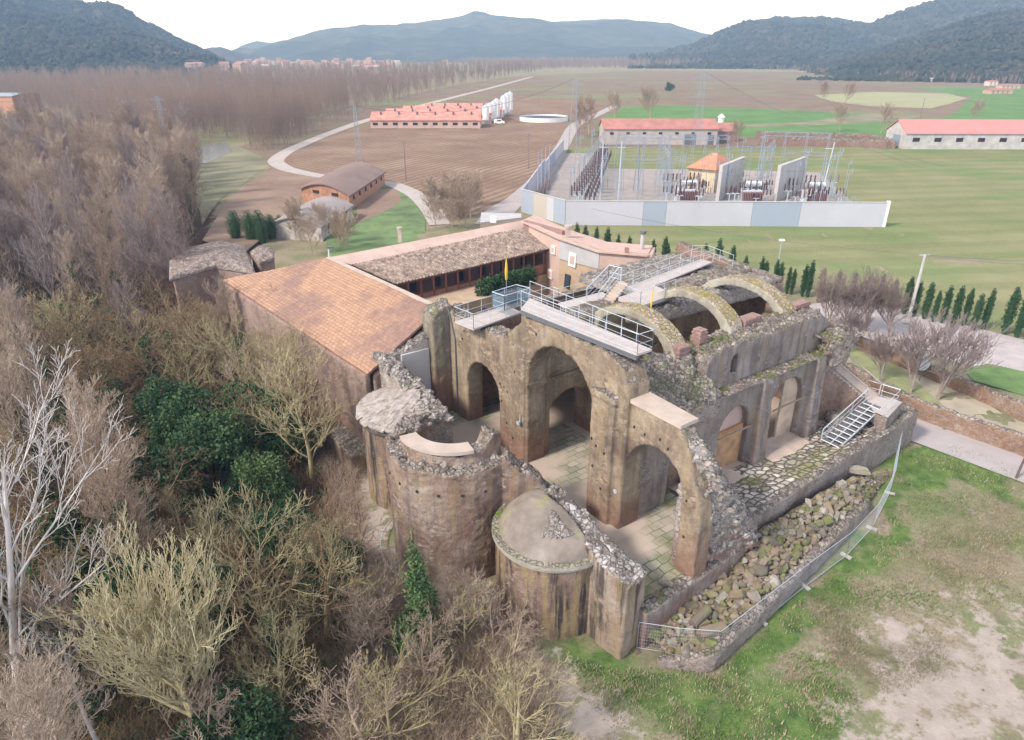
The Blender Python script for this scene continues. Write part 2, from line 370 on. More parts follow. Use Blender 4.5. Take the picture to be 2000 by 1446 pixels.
for i in range(170):
    a = r1.uniform(.9, 5.6); b = -5.1 - .1*a + r1.uniform(-.9, 1.0); z = 8.4-(a-.5)*1.5 - abs(b+5.3)*1.3
    if z < .2: z = r1.uniform(0, .6)
    stones(lumps, [F(a, b, z)], .35, .8, r1)
for i in range(190):
    a = r1.uniform(.9, 5.4); s_ = r1.choice((-1, 1)); b = -5.0-.1*a+s_*.72; z = r1.uniform(0, max(.4, 7.6-(a-.5)*1.45)); stones(lumps, [F(a, b, z)], .3, .7, r1)
ruin(merge(spine, lumps), 'broken_return_wall', M['pale_rubble'], church, .11, .15, .2, 2.2, 5.5, label='crumbling diagonal spine of pale broken masonry')
# low wall and terrace parapet along the right flank
lw = ridge([(-3.4,-5.95),(0,-5.95),(4.8,-5.95)], [-.35,-.2,.1], [.75,.75,.8], -3.4, amp=.08)
ruin(lw, 'low_flank_wall', M['clere'], church, .13, .02, .07, label='low grey wall with pale coping')
tw = MB(); tw.prism([(4.6,-5.5),(28.2,-4.75),(28.2,-4.1),(4.6,-4.8)], -3, [.75,.95,.95,.75], F)
ruin(tw, 'terrace_wall', M['retain'], church, .16, .04, .07)
tw = MB(); tw.prism([(27.6,-4.75),(28.3,-4.75),(29.2,-1.6),(28.4,-1.5)], -3, .95, F)
ruin(tw, 'terrace_end_wall', M['retain'], church, .16, .04, .07)
# aisle floor, paved with cobbles, rising to the parapet
m, nt, b = newmat('cobbled floor'); t = NT(nt)
mp = t.n('ShaderNodeMapping'); mp.inputs['Rotation'].default_value = (0, 0, -R(36.2)); t.l(t.P(), mp.inputs[0])
x = t.n('ShaderNodeTexVoronoi'); x.feature = 'DISTANCE_TO_EDGE'; x.inputs['Scale'].default_value = 1.9; x.inputs['Randomness'].default_value = .6; t.l(mp.outputs[0], x.inputs['Vector'])
x2 = t.n('ShaderNodeTexVoronoi'); x2.inputs['Scale'].default_value = 1.9; x2.inputs['Randomness'].default_value = .6; t.l(mp.outputs[0], x2.inputs['Vector'])
c = t.ramp(t.sep(x2.outputs['Color'])[1], [(.1, (.30,.25,.20)), (.5, (.47,.41,.35)), (.9, (.62,.57,.51))])
c = t.mix(t.ramp(x.outputs['Distance'], [(0.02, 1.0), (.12, 0.0)]), c, (.10,.085,.06))
c = t.mix(t.ramp(t.noise(.5, 4), [(.52, 0.0), (.66, .6)]), c, (.10,.085,.075)); c = t.mix(t.ramp(t.noise(.33, 5), [(.52, 0.0), (.62, .7)]), c, (.20,.20,.06))
t.l(c, b.inputs['Base Color']); b.inputs['Roughness'].default_value = .9; t.bump(t.ramp(x.outputs['Distance'], [(0, 0.0), (.2, 1.0)]), 1, .15, b)
M['cobble'] = m
m, nt, b = newmat('church floor'); t = NT(nt)
br = t.n('ShaderNodeTexBrick'); br.inputs['Scale'].default_value = 1.0; br.inputs['Brick Width'].default_value = .85; br.inputs['Row Height'].default_value = .55; br.inputs['Mortar Size'].default_value = .035
br.inputs['Color1'].default_value = (.40,.36,.29,1); br.inputs['Color2'].default_value = (.26,.25,.19,1); br.inputs['Mortar'].default_value = (.10,.12,.05,1)
mp = t.n('ShaderNodeMapping'); mp.inputs['Rotation'].default_value = (0, 0, -R(36.2)); t.l(t.P(), mp.inputs[0]); wv = t.n('ShaderNodeTexNoise'); wv.inputs['Scale'].default_value = 1.1; wv.inputs['Detail'].default_value = 4; t.l(t.P(), wv.inputs['Vector']); va = t.n('ShaderNodeVectorMath'); va.operation = 'MULTIPLY_ADD'; t.l(wv.outputs['Color'], va.inputs[0]); va.inputs[1].default_value = (.35,.35,.35); t.l(mp.outputs[0], va.inputs[2]); t.l(va.outputs[0], br.inputs['Vector'])
c = t.mix(t.ramp(t.noise(.35, 5, .7), [(.45, 0.0), (.6, .75)]), br.outputs['Color'], (.15,.16,.05))
c = t.mix(t.ramp(t.noise(.16, 3, .5), [(.47, 0.0), (.55, .95)]), c, (.46,.37,.30))
t.l(c, b.inputs['Base Color']); b.inputs['Roughness'].default_value = .9; t.bump(br.outputs['Fac'], .3, .05, b)
M['floor'] = m
M['sand'] = flat_mat('sandy floor', (.47,.37,.30), .95, .12, .8, bump=.3)
mb = MB(); mb.grid(60, 44, lambda u, v: F(-4.6+u*10.4, -5.6+v*24, -.02 - (.5*max(0, min(1, (-3-(-5.6+v*24))/2)))*(1-u)))
mb.build('transept_floor', M['floor'], church)
mb = MB(); mb.grid(4, 4, lambda u, v: F(5.8+u*21, -.7+v*20, -.015)); mb.build('nave_floor', M['sand'], church)
def aisle(u, v):
    a = 5.8+u*17.5; b = -5.0+v*4.4; s = max(0, min(1, (-1.6-b)/2.8))
    return F(a, b, .02 + .72*s + .10*noise.noise(Vector((a*1.7, b*1.7, 0))) + .05*noise.noise(Vector((a*5, b*5, 3))))
mb = MB(); mb.grid(110, 40, aisle); mb.build('cobbled_aisle_floor', M['cobble'], church, smooth=True)
for a_, L_ in ((5.6, 5.2), (13.9, 4.6)):
    mb = MB(); mb.grid(26, 10, lambda u, v: F(a_+u*L_, -2.3+v*2.4, .17+.16*math.sin(math.pi*u)*v-.5*max(0, .35-v)-.5*max(0, .12-min(u, 1-u))+.10*noise.noise(Vector((a_+u*9, v*4, 3)))+.03*noise.noise(Vector((u*5, v*5, 0))))); mb.build('sand_patch', M['sand'], church, smooth=True)
mb = MB(); mb.box(22.2, 28.4, -4.2, -.5, 0, .9, F); ruin(mb, 'stair_terrace', M['retain'], church, .2, .03, .06)
mb = MB(); mb.prism([(22.4,-3.9),(23.6,-4.0),(25.6,-3.5),(26.0,-2.6),(24.2,-2.7),(22.9,-3.2)], .5, 1.03, F); mb.build('dark_pit', M['darkvoid'], church, label='dark opening beside the stair')  # solid dark block; the pit's shade is put into its colour
# nave arcade wall, lower storey with arches, ledge, upper storey
lo_holes = [arch_pts(5.6, 1.2, -1, 2.7), arch_pts(10.7, 1.55, -1, 3.3), arch_pts(16.5, 2.0, -1, 3.3), arch_pts(21.6, 1.3, -1, 3.2)]
lo = Wa([(1.6,-1.2),(1.6,6.35)] + jag([(4,6.3),(12,6.35),(20,6.4),(22.3,6.3)], .6, .07, r1) + [(22.3,5.2)] + jag([(23.4,4.0),(23.8,2.5),(23.9,-1.2)], .5, .15, r1), lo_holes, -.5, .9)
pl_ = MB()
for a0, a1 in ((12.6, 13.9), (18.9, 20.2)):
    pl_.hexa([F(a0,-1.25,-.3),F(a1,-1.25,-.3),F(a1,.2,-.3),F(a0,.2,-.3),F(a0+.1,-.95,6.1),F(a1-.1,-.95,6.1),F(a1-.1,.2,6.1),F(a0+.1,.2,6.1)])
led = MB(); led.prism([(3.2,-.85),(22,-.85),(22,.9),(3.2,.9)], 6.15, [6.42]*4, F)
led.v = led.v
ruin(merge(lo, pl_, led), 'nave_arcade_wall', M['clere'], church, .13, .02, .12, label='grey lower arcade wall with three arches and mossy ledge')
up_out = [(7.6,6.2)] + jag([(7.7,8.2),(8.3,9.0),(9,9.15),(14,9.1),(19,9.15),(20.6,8.9),(21.4,8.2),(22.3,7.6),(22.8,6.6)], .5, .13, r1) + [(22.9,6.2)]
up = Wa(up_out, [[(10.3,7.1),(10.3,8.05),(10.45,8.35),(10.65,8.42),(10.85,8.35),(11.0,8.05),(11.0,7.1)]], .15, 2.5)
for i in range(120):
    a = r1.uniform(7.8, 22.5); stones(up, [F(a, r1.uniform(.3, 2.6), 9.1+r1.uniform(-.05,.2) if a < 20.5 else 9.1-(a-20.5)*.9)], .25, .6, r1)
ruin(up, 'clerestory_wall', M['clere'], church, .13, .02, .16, label='upper nave wall with one small window and rough wide top')
mb = MB(); mb.fbox(10.35, 10.95, .7, .9, 7.1, 8.3); mb.build('window', flat_mat('red shutter', (.30,.08,.07)), church)
# end pillar, ragged and mossy
ep = ridge([(20.4,-.6),(21.6,-.7),(22.6,-.4),(23.2,.2)], [7.5,7.9,7.2,6.2], [1.2,1.6,1.5,1.0], 5.4, amp=.35)
for i in range(60): stones(ep, [F(r1.uniform(19.5, 23.4), r1.uniform(-1.4, .6), r1.uniform(6.2, 7.8))], .3, .7, r1)
ruin(ep, 'ragged_end_pillar', M['rubble'], church, .12, .08, .2)
# haunch of the lost aisle vault, rubble slope
def haunch(u, v):
    a = 1.7+u*6.5; b = -.95+v*3.2
    if a < 3.4: b = -2.2*(1-(a-1.7)/1.7)*(1-v) + b
    z = 6.45 + 2.7*v**.8 + max(0, 1.6-u*4)*(1-v)*.9
    z += .38*noise.noise(Vector((a*.9, b*.9, 2))) + .2*noise.noise(Vector((a*2.6, b*2.6, 5)))
    return F(a, b, z)
hm = MB(); n0 = 40
top = [[haunch(i/(n0-1), j/(n0-1)) for i in range(n0)] for j in range(n0)]
hm.grid(n0, n0, haunch)
bot = len(hm.v)
for j in range(n0):
    for i in range(n0): p = top[j][i]; hm.v.append((p.x, p.y, p.z-1.4 if p.z-1.4 > 5.2 else 5.2))
for j in range(n0-1):
    for i in range(n0-1): k = bot+j*n0+i; hm.f.append((k, k+n0, k+n0+1, k+1)); hm.m.append(0)
rim = [i for i in range(n0)] + [j*n0+n0-1 for j in range(1, n0)] + [(n0-1)*n0+i for i in range(n0-2, -1, -1)] + [j*n0 for j in range(n0-2, 0, -1)]
for q in range(len(rim)): i, j = rim[q], rim[(q+1) % len(rim)]; hm.f.append((i, bot+i, bot+j, j)); hm.m.append(0)
for i in range(230):
    u, v = r1.random(), r1.random(); stones(hm, [haunch(u, v)], .2, .6, r1)
ruin(hm, 'vault_haunch', M['rubble'], church, .12, .08, .14, label='rough rubble slope over the lost aisle vault')
# timber shores across the arches
M['oldtimber'] = flat_mat('old timber', (.30,.23,.15))
for a, z in ((10.7, 3.0), (16.5, 3.3)):
    mb = MB(); mb.beam(F(a-1.7,-.62,z), F(a+1.8,-.62,z), .1, .1); mb.build('timber_shore', M['oldtimber'], church)
mb = MB(); mb.fbox(9.4, 12.3, -.1, .06, 0, 3.0); o = mb.build('blocking_panel', flat_mat('rusty tan board', (.42,.24,.12), .8, .35, 1.2), church, label='tan board closing the nearest arch')
mb = MB(); mb.fbox(9.1, 12.3, .08, .2, 2.9, 5.0); mb.build('lunette', M['plaster_pink'], church)
mb = MB(); mb.fbox(16.6, 18.6, -.05, .1, 0, 5.4); mb.build('blocking_panel', flat_mat('worn plaster jamb', (.50,.38,.28), .9, .25, 1.0), church, label='worn plaster jamb inside the middle arch')
mb = MB(); mb.fbox(4.2, 7.0, .5, .65, 0, 4.2); mb.fbox(20.2, 23.2, .6, .75, 0, 4.6); mb.build('back_wall', M['brown_wall'], church)
# nave left wall with its arch, seen through the great arch
lf_top = [(1.6,9.8),(1.6,9.8)] + jag([(2.5,9.7),(8,9.6),(14,9.6),(24,9.8)], .6, .08, r1)
lf = Wa([(1.6,-1.2)] + lf_top[1:] + [(24,-1.2)], [arch_pts(4.4, 2.1, -1, 2.3, 2.0), arch_pts(11, 2.1, -1, 2.3, 2.0)], 8.9, 10.9)
ruin(lf, 'nave_left_wall', M['arch'], church, .15, .02, .1)
mb = MB(); mb.fbox(1.7, 14, 8.65, 8.88, 5.6, 5.8); mb.build('string_course', M['arch'], church)
mb = MB(); mb.fbox(1.6, 24, 17.6, 18.4, -.2, 7.6); mb.build('aisle_outer_wall', M['brown_wall'], church)
mb = MB(); mb.fbox(1.8, 14, 10.9, 17.6, 5.0, 5.3); mb.build('aisle_vault', M['arch'], church)
# west wall
ww = MB(); ww.fbox(23.6, 24.8, 6.3, 17.8, -.3, 9.1); ww.fbox(22.9, 23.7, -.2, 6.6, -.3, 7.6); ruin(ww, 'west_wall', M['brown_wall'], church, .2, .04, .1)
wp = MB(); wp.prism([(23.9,6.4),(24.7,6.4),(24.7,17.2),(23.9,17.2)], 9.0, [9.5,9.5,10.3,10.3], F); ruin(wp, 'west_parapet', M['brown_wall'], church, .16, .05, .06)
# choir vault top, rubble and slabs
cv = MB()
def cvf(u, v):
    a = 12.2+u*11.6; b = 8.6+v*9.0
    return F(a, b, 9.35 + .25*noise.noise(Vector((a*.6, b*.6, 1))) + .12*noise.noise(Vector((a*2.2, b*2.2, 4))) + .5*math.sin(u*math.pi)*(1-v)*0)
cv.fbox(12.2, 23.8, 8.7, 17.4, 8.6, 9.3); cv.prism([(9.3,7.6),(14,7.0),(18,6.9),(23.8,6.4),(23.8,9),(9.3,9)], 8.2, [9.5,9.3,9.5,9.5,9.5,9.5], F)
for i in range(120): stones(cv, [F(r1.uniform(10, 23.5), r1.uniform(7.2, 12.4), 9.4)], .3, .8, r1)
ruin(cv, 'choir_vault_top', M['pale_rubble'], church, .16, .04, .12)
# transverse arches still spanning the nave
M['rib'] = ruin_mat('lichen arch', [(.34,.30,.24),(.44,.40,.32),(.50,.47,.40),(.42,.40,.30)], streak=.2, moss=.9, dampz=-9, topth=.5, rub=((.60,.46,.36),(.34,.28,.14)), mosscol=(.33,.27,.07))
def rib(a0, w, bc, hw, zs, rise, th, lab):
    mb = MB(); n = 26; sec = []
    for i in range(n+1):
        t = math.pi*i/n; c, s = math.cos(t), math.sin(t); k = th*(1+.35*abs(c))
        pi = (bc+hw*c, zs+rise*s); po = (bc+(hw+k)*c, zs+(rise+th)*s)
        sec.append([F(a0,*pi), F(a0+w,*pi), F(a0+w,*po), F(a0,*po)])
    for s in sec: mb.v.extend(s)
    for s in range(n):
        for i in range(4): mb.f.append((s*4+i, s*4+(i+1)%4, (s+1)*4+(i+1)%4, (s+1)*4+i)); mb.m.append(0)
    mb.f.append((3,2,1,0)); mb.f.append(tuple(n*4+i for i in range(4))); mb.m += [0,0]
    ruin(mb, 'transverse_arch', M['rib'], church, .1, .012, .03, label=lab)
rib(6.3, 1.35, 5.5, 3.1, 8.5, 1.75, .62, 'nearest curved stone arch spanning the nave')
rib(11.8, 1.4, 5.3, 2.9, 8.7, 1.75, .62, 'middle curved stone arch spanning the nave')
rib(17.6, 1.4, 5.3, 3.1, 8.5, 1.7, .62, 'farthest and highest curved stone arch spanning the nave')
def brickpile(a, b, z, w, d_, h, lab):
    mb = MB(); k = 0; zz = z
    while zz < z+h:
        o = .05*((k % 2)) + r1.uniform(0,.05); mb.fbox(a+o, a+w-o, b+o, b+d_-o, zz, zz+.1); mb.fbox(a+.07, a+w-.07, b+.07, b+d_-.07, zz+.1, zz+.135); zz += .135; k += 1
    mb.build('brick_pier', M['brick'], church, label=lab)
brickpile(6.4, 1.3, 8.8, 1.1, 1.0, .6, 'nearest stepped brick pier'); brickpile(8.4, 1.4, 9.0, .8, .8, 1.0, 'free standing square brick pier')
brickpile(13.3, 1.6, 9.0, 1.9, .9, .6, 'long low brick pier'); brickpile(19.0, 1.5, 9.0, 1.9, .9, .5, 'brick pier beside the farthest arch')
# left transept: side wall, tall mossy pillar, descending east wall
lt = ridge([(-5.2,19.3),(-3.4,19.2),(-1.4,19.1)], [5.5,6.0,6.5], [.9,.9,.9], -3, amp=.2)
ruin(lt, 'transept_side_wall', M['pale_rubble'], church, .13, .03, .2)
mb = MB(); mb.prism([(-3.9,18.55),(-1.6,18.55),(-1.6,18.8),(-3.9,18.8)], -.3, 5.6, F); mb.build('render_patch', M['plaster_grey'], church)
pi = ridge([(-1.5,18.9),(-.6,18.9),(.4,18.8)], [8.2,8.8,8.9], [1.7,1.8,1.6], -.3, amp=.15)
M['mossy'] = ruin_mat('mossy pillar', [(.20,.15,.11),(.26,.22,.17),(.33,.30,.24),(.30,.28,.12)], streak=.5, moss=.7, dampz=3.2, damp=(.24,.12,.085))
ruin(pi, 'mossy_pillar', M['mossy'], church, .13, .05, .15, label='tall mossy wall stump beside the red roof')
mb = MB(); mb.tube(F(-.08,18.0,8.6), F(-.08,17.2,6.4), .06, .06); mb.tube(F(-.08,17.2,6.4), F(-.1,17.15,.1), .06, .06); mb.build('drain_pipe', M['darksteel'], church)
le = ridge([(-5.0,19.6),(-5.0,17.2),(-5.1,15.2),(-5.2,12.9),(-5.2,10.6)], [5.6,5.3,5.1,4.7,4.0], [1.3,1.2,1.5,1.6,1.5], -3.2, amp=.3)
for i in range(110):
    b = r1.uniform(10.5, 19.5); stones(le, [F(-5.1+r1.uniform(-.6,.6), b, 4.1+(b-10.5)*.17+r1.uniform(-.1,.2))], .3, .75, r1)
ruin(le, 'transept_east_wall', M['pale_rubble'], church, .12, .06, .22, label='jagged pale wall top sweeping down behind the left apse')
# apses
M['heapdark'] = flat_mat('dark base under slabs', (.12,.095,.08), .95, .3, 2, bump=.6)  # dark base, so the gaps between the roof slabs read dark
def ring(ca, cb, r0, r1_, t0, t1, z0, z1fn, n=48):
    mb = MB(); sec = []
    for i in range(n+1):
        t = t0+(t1-t0)*i/n; c, s = math.cos(t), math.sin(t); z1 = z1fn(t) if callable(z1fn) else z1fn
        sec.append([F(ca+r0*c, cb+r0*s, z0), F(ca+r1_*c, cb+r1_*s, z0), F(ca+r1_*c, cb+r1_*s, z1), F(ca+r0*c, cb+r0*s, z1)])
    for s in sec: mb.v.extend(s)
    for s in range(n):
        for i in range(4): mb.f.append((s*4+i, s*4+(i+1)%4, (s+1)*4+(i+1)%4, (s+1)*4+i)); mb.m.append(0)
    mb.f.append((3,2,1,0)); mb.f.append(tuple(n*4+i for i in range(4))); mb.m += [0,0]
    return mb
def cone(ca, cb, r0, t0, t1, z0, aa, ab, za, bulge=.12, n=40, k=9, jit=0, thick=.5, apw=0):
    """domed half roof from an eave ring up to an apex line"""
    mb = MB()
    def fn(u, v):
        t = t0+(t1-t0)*u; e = (ca+r0*math.cos(t), cb+r0*math.sin(t)); ab_ = ab+apw*(1-2*u); a = e[0]+(aa-e[0])*v; b = e[1]+(ab_-e[1])*v
        z = z0+(za-z0)*((1-(1-v)**2.1) if bulge > .14 else v+bulge*math.sin(math.pi*v)*2)
        return F(a, b, z + (jit*noise.noise(Vector((a*2, b*2, z))) if jit else 0))
    mb.grid(n, k, fn); o = len(mb.v)
    for p in list(mb.v): mb.v.append((p[0], p[1], p[2]-thick))
    for j in range(k-1):
        for i in range(n-1): q = o+j*n+i; mb.f.append((q, q+n, q+n+1, q+1)); mb.m.append(0)
    rim = list(range(n)) + [j*n+n-1 for j in range(1, k)] + [(k-1)*n+i for i in range(n-2, -1, -1)] + [j*n for j in range(k-2, 0, -1)]
    for q in range(len(rim)): i, j = rim[q], rim[(q+1) % len(rim)]; mb.f.append((i, o+i, o+j, j)); mb.m.append(0)
    return mb
H = math.pi
RA = (-4.7, -.4)
body = ring(*RA, 2.3, 3.3, H*.42, H*1.5, -3.4, 2.05); ruin(body, 'right_apse_wall', M['apse'], church, .11, .02, .03, label='right hand round apse wall streaked with black and ochre stains')
mb = ring(*RA, 2.9, 3.5, H*.42, H*1.5, 1.98, 2.2); mb2 = ring(*RA, 2.9, 3.4, H*.42, H*1.5, 1.8, 1.985)
M['cornice'] = ruin_mat('mossy cornice', [(.35,.31,.25),(.42,.38,.30),(.48,.44,.38)], streak=0, moss=.9, dampz=-9, topth=.3, rub=((.42,.38,.30),(.28,.25,.18)), mosscol=(.16,.21,.04))
mb.add(mb2.v, mb2.f); mb.build('apse_cornice', M['cornice'], church, smooth=False)
m, nt, b = newmat('smooth mortar dome'); t = NT(nt)
c = t.ramp(t.noise(.6, 6, .6), [(.35, (.16,.13,.105)), (.55, (.25,.205,.17)), (.7, (.33,.29,.25))]); c = t.mix(t.ramp(t.noise(.8, 5, .7), [(.56, 0.0), (.68, .7)]), c, (.28,.27,.08))
t.l(c, b.inputs['Base Color']); b.inputs['Roughness'].default_value = .9; t.bump(t.noise(3, 6), .35, .06, b); M['dome'] = m
def domept(t, v, lift=0):
    r = 3.1*(1-v); cb_ = RA[1]+.45*v; return F(RA[0]+r*math.cos(t), cb_+r*math.sin(t), 2.25+1.65*(1-(r/3.1)**2.2)**.8+lift)
dm = MB(); dm.grid(50, 16, lambda u, v: domept(H*(.44+1.07*u), v*.985)); o_ = len(dm.v)
for p in list(dm.v): dm.v.append((p[0], p[1], p[2]-.9))
for j in range(15):
    for i in range(49): q = o_+j*50+i; dm.f.append((q, q+50, q+51, q+1)); dm.m.append(0)
rim_ = list(range(50)) + [j*50+49 for j in range(1, 16)] + [15*50+i for i in range(48, -1, -1)] + [j*50 for j in range(14, 0, -1)]
for q in range(len(rim_)): i, j = rim_[q], rim_[(q+1) % len(rim_)]; dm.f.append((i, o_+i, o_+j, j)); dm.m.append(0)
ruin(dm, 'apse_half_dome', M['dome'], church, .1, .015, .02, 1, 3, label='smooth grey brown half dome with a triangular scar')
mb = MB(); tc = [(H*1.20, .25), (H*1.42, .27), (H*1.28, .66)]; tri = [domept(t, v, .04) for t, v in tc]
cen = (tri[0]+tri[1]+tri[2])/3
for i in range(300):
    u, v = rng.random(), rng.random()
    if u+v > 1: u, v = 1-u, 1-v
    tt = tc[0][0]*(1-u-v)+tc[1][0]*u+tc[2][0]*v; vv = tc[0][1]*(1-u-v)+tc[1][1]*u+tc[2][1]*v; stones(mb, [domept(tt, vv, .03)], .12, .30, rng)
mb.build('dome_scar', M['pale_rubble'], church)
ew = ridge([(-3.9,-6.0),(-4.15,-4.7),(-4.2,-3.2),(-4.1,-1.6),(-4.0,-.4)], [2.0,2.4,2.7,3.1,3.6], [1.9,1.7,1.5,1.1,.9], -3.4, amp=.16)
for i in range(60):
    b_ = r1.uniform(-6.1, -1); stones(ew, [F(-4.1+r1.uniform(-.6,.6), b_, 2.1+(b_+6)*.22)], .25, .6, r1)
M['ewall'] = ruin_mat('east wall plaster', [(.24,.17,.13),(.33,.25,.19),(.42,.35,.28),(.34,.24,.17)], streak=.85, moss=.1, dampz=-5, rub=((.62,.58,.54),(.22,.18,.16)), streakcol=(.06,.05,.045))
ruin(ew, 'transept_end_wall', M['ewall'], church, .11, .025, .16, label='stained wall stub with white broken top at the near corner')
# central apse
CA = (-6.4, 7.2)
body = ring(*CA, 2.5, 4.1, H*.50, H*1.66, -3.6, lambda t: 4.85 + .15*math.sin(t*7) + .1*math.sin(t*17), 60); inner = ring(*CA, 2.3, 3.3, H*.92, H*1.64, 3, lambda t: 5.6+.75*math.exp(-((t-H*1.58)/.22)**2) + .08*math.sin(t*13), 60)
side = ridge([(-5.4,3.4),(-4.3,2.6),(-3.4,2.0)], [5.3,4.3,3.0], [1.2,1.2,1.0], -1, amp=.25)
for i in range(150):
    t = r1.uniform(H*.45, H*1.62); q = r1.uniform(3.0, 4.15); stones(body, [F(CA[0]+q*math.cos(t), CA[1]+q*math.sin(t), 4.8+.3*max(0, 3.6-q)*2)], .2, .5, r1)
ruin(merge(body, inner, side), 'central_apse_wall', M['apse_red'], church, .12, .05, .20, label='tall reddish central apse wall with crumbling rim')
mb = ring(*CA, 2.4, 3.4, H*.95, H*1.43, 5.62, 5.84, 24); mb.build('curved_cap', M['slab'], church, label='smooth curved pale cap on the central apse')
mb = MB()
for k in range(9):
    t = H*(.62+.105*k); c_, s_ = math.cos(t), math.sin(t); p = F(CA[0]+4.07*c_, CA[1]+4.07*s_, 3.35); mb.box(p.x-.08, p.x+.08, p.y-.08, p.y+.08, p.z, p.z+.14)
mb.build('putlog_holes', M['darkvoid'], church)
# rubble between the apses
rb = ridge([(-4.4,3.2),(-3.7,2.0),(-3.3,.8)], [2.6,3.0,3.0], [1.1,1.4,1.2], -3, amp=.3)
for i in range(40): stones(rb, [F(r1.uniform(-4.4,-3), r1.uniform(.6,3), 3.0)], .3, .6, r1)
ruin(rb, 'presbytery_stub', M['pale_rubble'], church, .12, .06, .2)
# left apse
LA = (-5.7, 14.3)
body = ring(*LA, 2.3, 3.3, H*.45, H*1.55, -3.6, 3.55); ruin(body, 'left_apse_wall', M['apse'], church, .12, .02, .03, label='left hand round apse wall with dark stains')
lc = cone(*LA, 3.5, H*.45, H*1.55, 3.55, -5.1, 14.0, 4.9, .05, n=50, k=10, jit=.12, thick=.45)
sl_ = MB()
for row in range(11):
    v = .02+row*.088; nrow = max(4, int(26*(1-v)))
    for k in range(nrow):
        t = H*(.46+1.08*(k+.5+r1.uniform(-.3,.3)+.5*(row%2))/(nrow+.5)); e = (LA[0]+3.5*math.cos(t), LA[1]+3.5*math.sin(t)); a = e[0]+(-5.1-e[0])*v; b_ = e[1]+(14-e[1])*v; c0 = F(a, b_, 3.62+1.35*v+.13+.05*math.sin(math.pi*v))
        rad = (F(-5.1,14.0,0)-F(e[0],e[1],0)).normalized(); tan = Vector((-rad.y, rad.x, 0)); w = r1.uniform(.26,.42)*(1.1-.3*v); d_ = r1.uniform(.2,.32); up_ = Vector((0,0,1)); sl0 = rad*d_+up_*(d_*.38)
        pts_ = [c0-tan*w*r1.uniform(.8,1.1)-sl0, c0+tan*w*r1.uniform(.8,1.1)-sl0*r1.uniform(.8,1.2), c0+tan*w*r1.uniform(.7,1)+sl0, c0-tan*w*r1.uniform(.7,1)+sl0*r1.uniform(.8,1.2)]; tl = Vector((0,0,r1.uniform(-.03,.05)))
        sl_.hexa([p-Vector((0,0,.06)) for p in pts_]+[pts_[0]+tl+up_*.03, pts_[1]+tl+up_*.04, pts_[2], pts_[3]])
m, nt, b = newmat('stone slab roof'); t = NT(nt)
v1 = t.vor(1.5, 'Distance', feature='DISTANCE_TO_EDGE', stretch=(1,1,2.5)); c = t.ramp(t.noise(2.2, 5, .7), [(.35, (.22,.18,.155)), (.5, (.36,.305,.27)), (.68, (.48,.43,.39))]); c = t.mix(t.ramp(t.noise(.9, 3), [(.5, 0.0), (.7, .4)]), c, (.36,.31,.22))
t.l(c, b.inputs['Base Color']); b.inputs['Roughness'].default_value = .9; t.bump(t.noise(3.5, 8, .75), .9, .1, b); M['slabroof'] = m
sl_.build('roof_slabs', M['slabroof'], church)
ruin(lc, 'apse_stone_roof', M['heapdark'], church, .1, .03, .06, 2, 6, label='left apse roof of cracked pale stone slabs')
# small wall lamps
for p in (F(-.3, 9.0, 3.6), F(-.15, -.15, 3.3), F(-.15, 1.3, 1.6)):
    pass
for p in (F(-.32, 8.7, 3.2), F(.15, -.3, 2.5)):
    mb = MB(); mb.tube(p, p+Vector((-.15,-.12,.0)), .09, .15, 10); mb.tube(p+Vector((0,0,.0)), p+Vector((0,0,.6)), .04, .04); mb.build('flood_lamp', M['steel'], church)
# ------------------------------------------------------------------ ground
def sdf(px, py, poly):
    """signed distance (negative inside) of arrays to a polygon"""
    poly = np.array(poly); d = np.full(px.shape, 1e9); ins = np.zeros(px.shape, bool); n = len(poly)
    for i in range(n):
        a = poly[i]; b = poly[(i+1) % n]; e = b-a; w0 = px-a[0]; w1 = py-a[1]
        t = np.clip((w0*e[0]+w1*e[1])/(e@e+1e-9), 0, 1); d = np.minimum(d, np.hypot(w0-e[0]*t, w1-e[1]*t))
        c = ((a[1] <= py) & (b[1] > py)) | ((b[1] <= py) & (a[1] > py))
        with np.errstate(divide='ignore', invalid='ignore'): xi = a[0]+(py-a[1])/(b[1]-a[1]+1e-12)*(b[0]-a[0])
        ins ^= c & (px < xi)
    return np.where(ins, -d, d)
def ppoly(pts, z=-2.4): return [tuple(at(u, v, z)[:2]) for u, v in pts]
def soft(px, py, poly, w): return np.clip(.5 - sdf(px, py, poly)/w, 0, 1)
def gz(x, y):
    """ground height"""
    x = np.asarray(x, float); y = np.asarray(y, float)
    a = (x-O0[0])*UX+(y-O0[1])*UY; b = (x-O0[0])*VX+(y-O0[1])*VY
    z = -2.9 + .9*np.clip((a+2)/26, 0, 1)
    left = np.clip((b-19)/14, 0, 1)*np.clip((8-a)/12, 0, 1)
    z = z - 1.6*np.clip((-a-9)/14, 0, 1)*np.clip((b+4)/14, 0, 1) - 1.2*left
    far = np.clip((y-95)/60, 0, 1); z = z*(1-far) + (-2.0)*far
    return z
def gzf(x, y): return float(gz(x, y))
def ground_at(u, v):
    z = -2.5
    for _ in range(4): p = at(u, v, z); z = gzf(p.x, p.y)
    p = at(u, v, z); return p
m, nt, b = newmat('ground earth and grass'); t = NT(nt)
vc = t.n('ShaderNodeVertexColor'); vc.layer_name = 'mask'; ch = t.n('ShaderNodeSeparateColor'); t.l(vc.outputs[0], ch.inputs[0]); mr, mg, mbl = ch.outputs
nf = t.noise(.9, 7, .72); nf2 = t.noise(.22, 4, .6); nf3 = t.noise(5, 5, .8)
grass = t.ramp(nf, [(.3, (.05,.085,.028)), (.5, (.11,.175,.05)), (.7, (.20,.255,.085))])
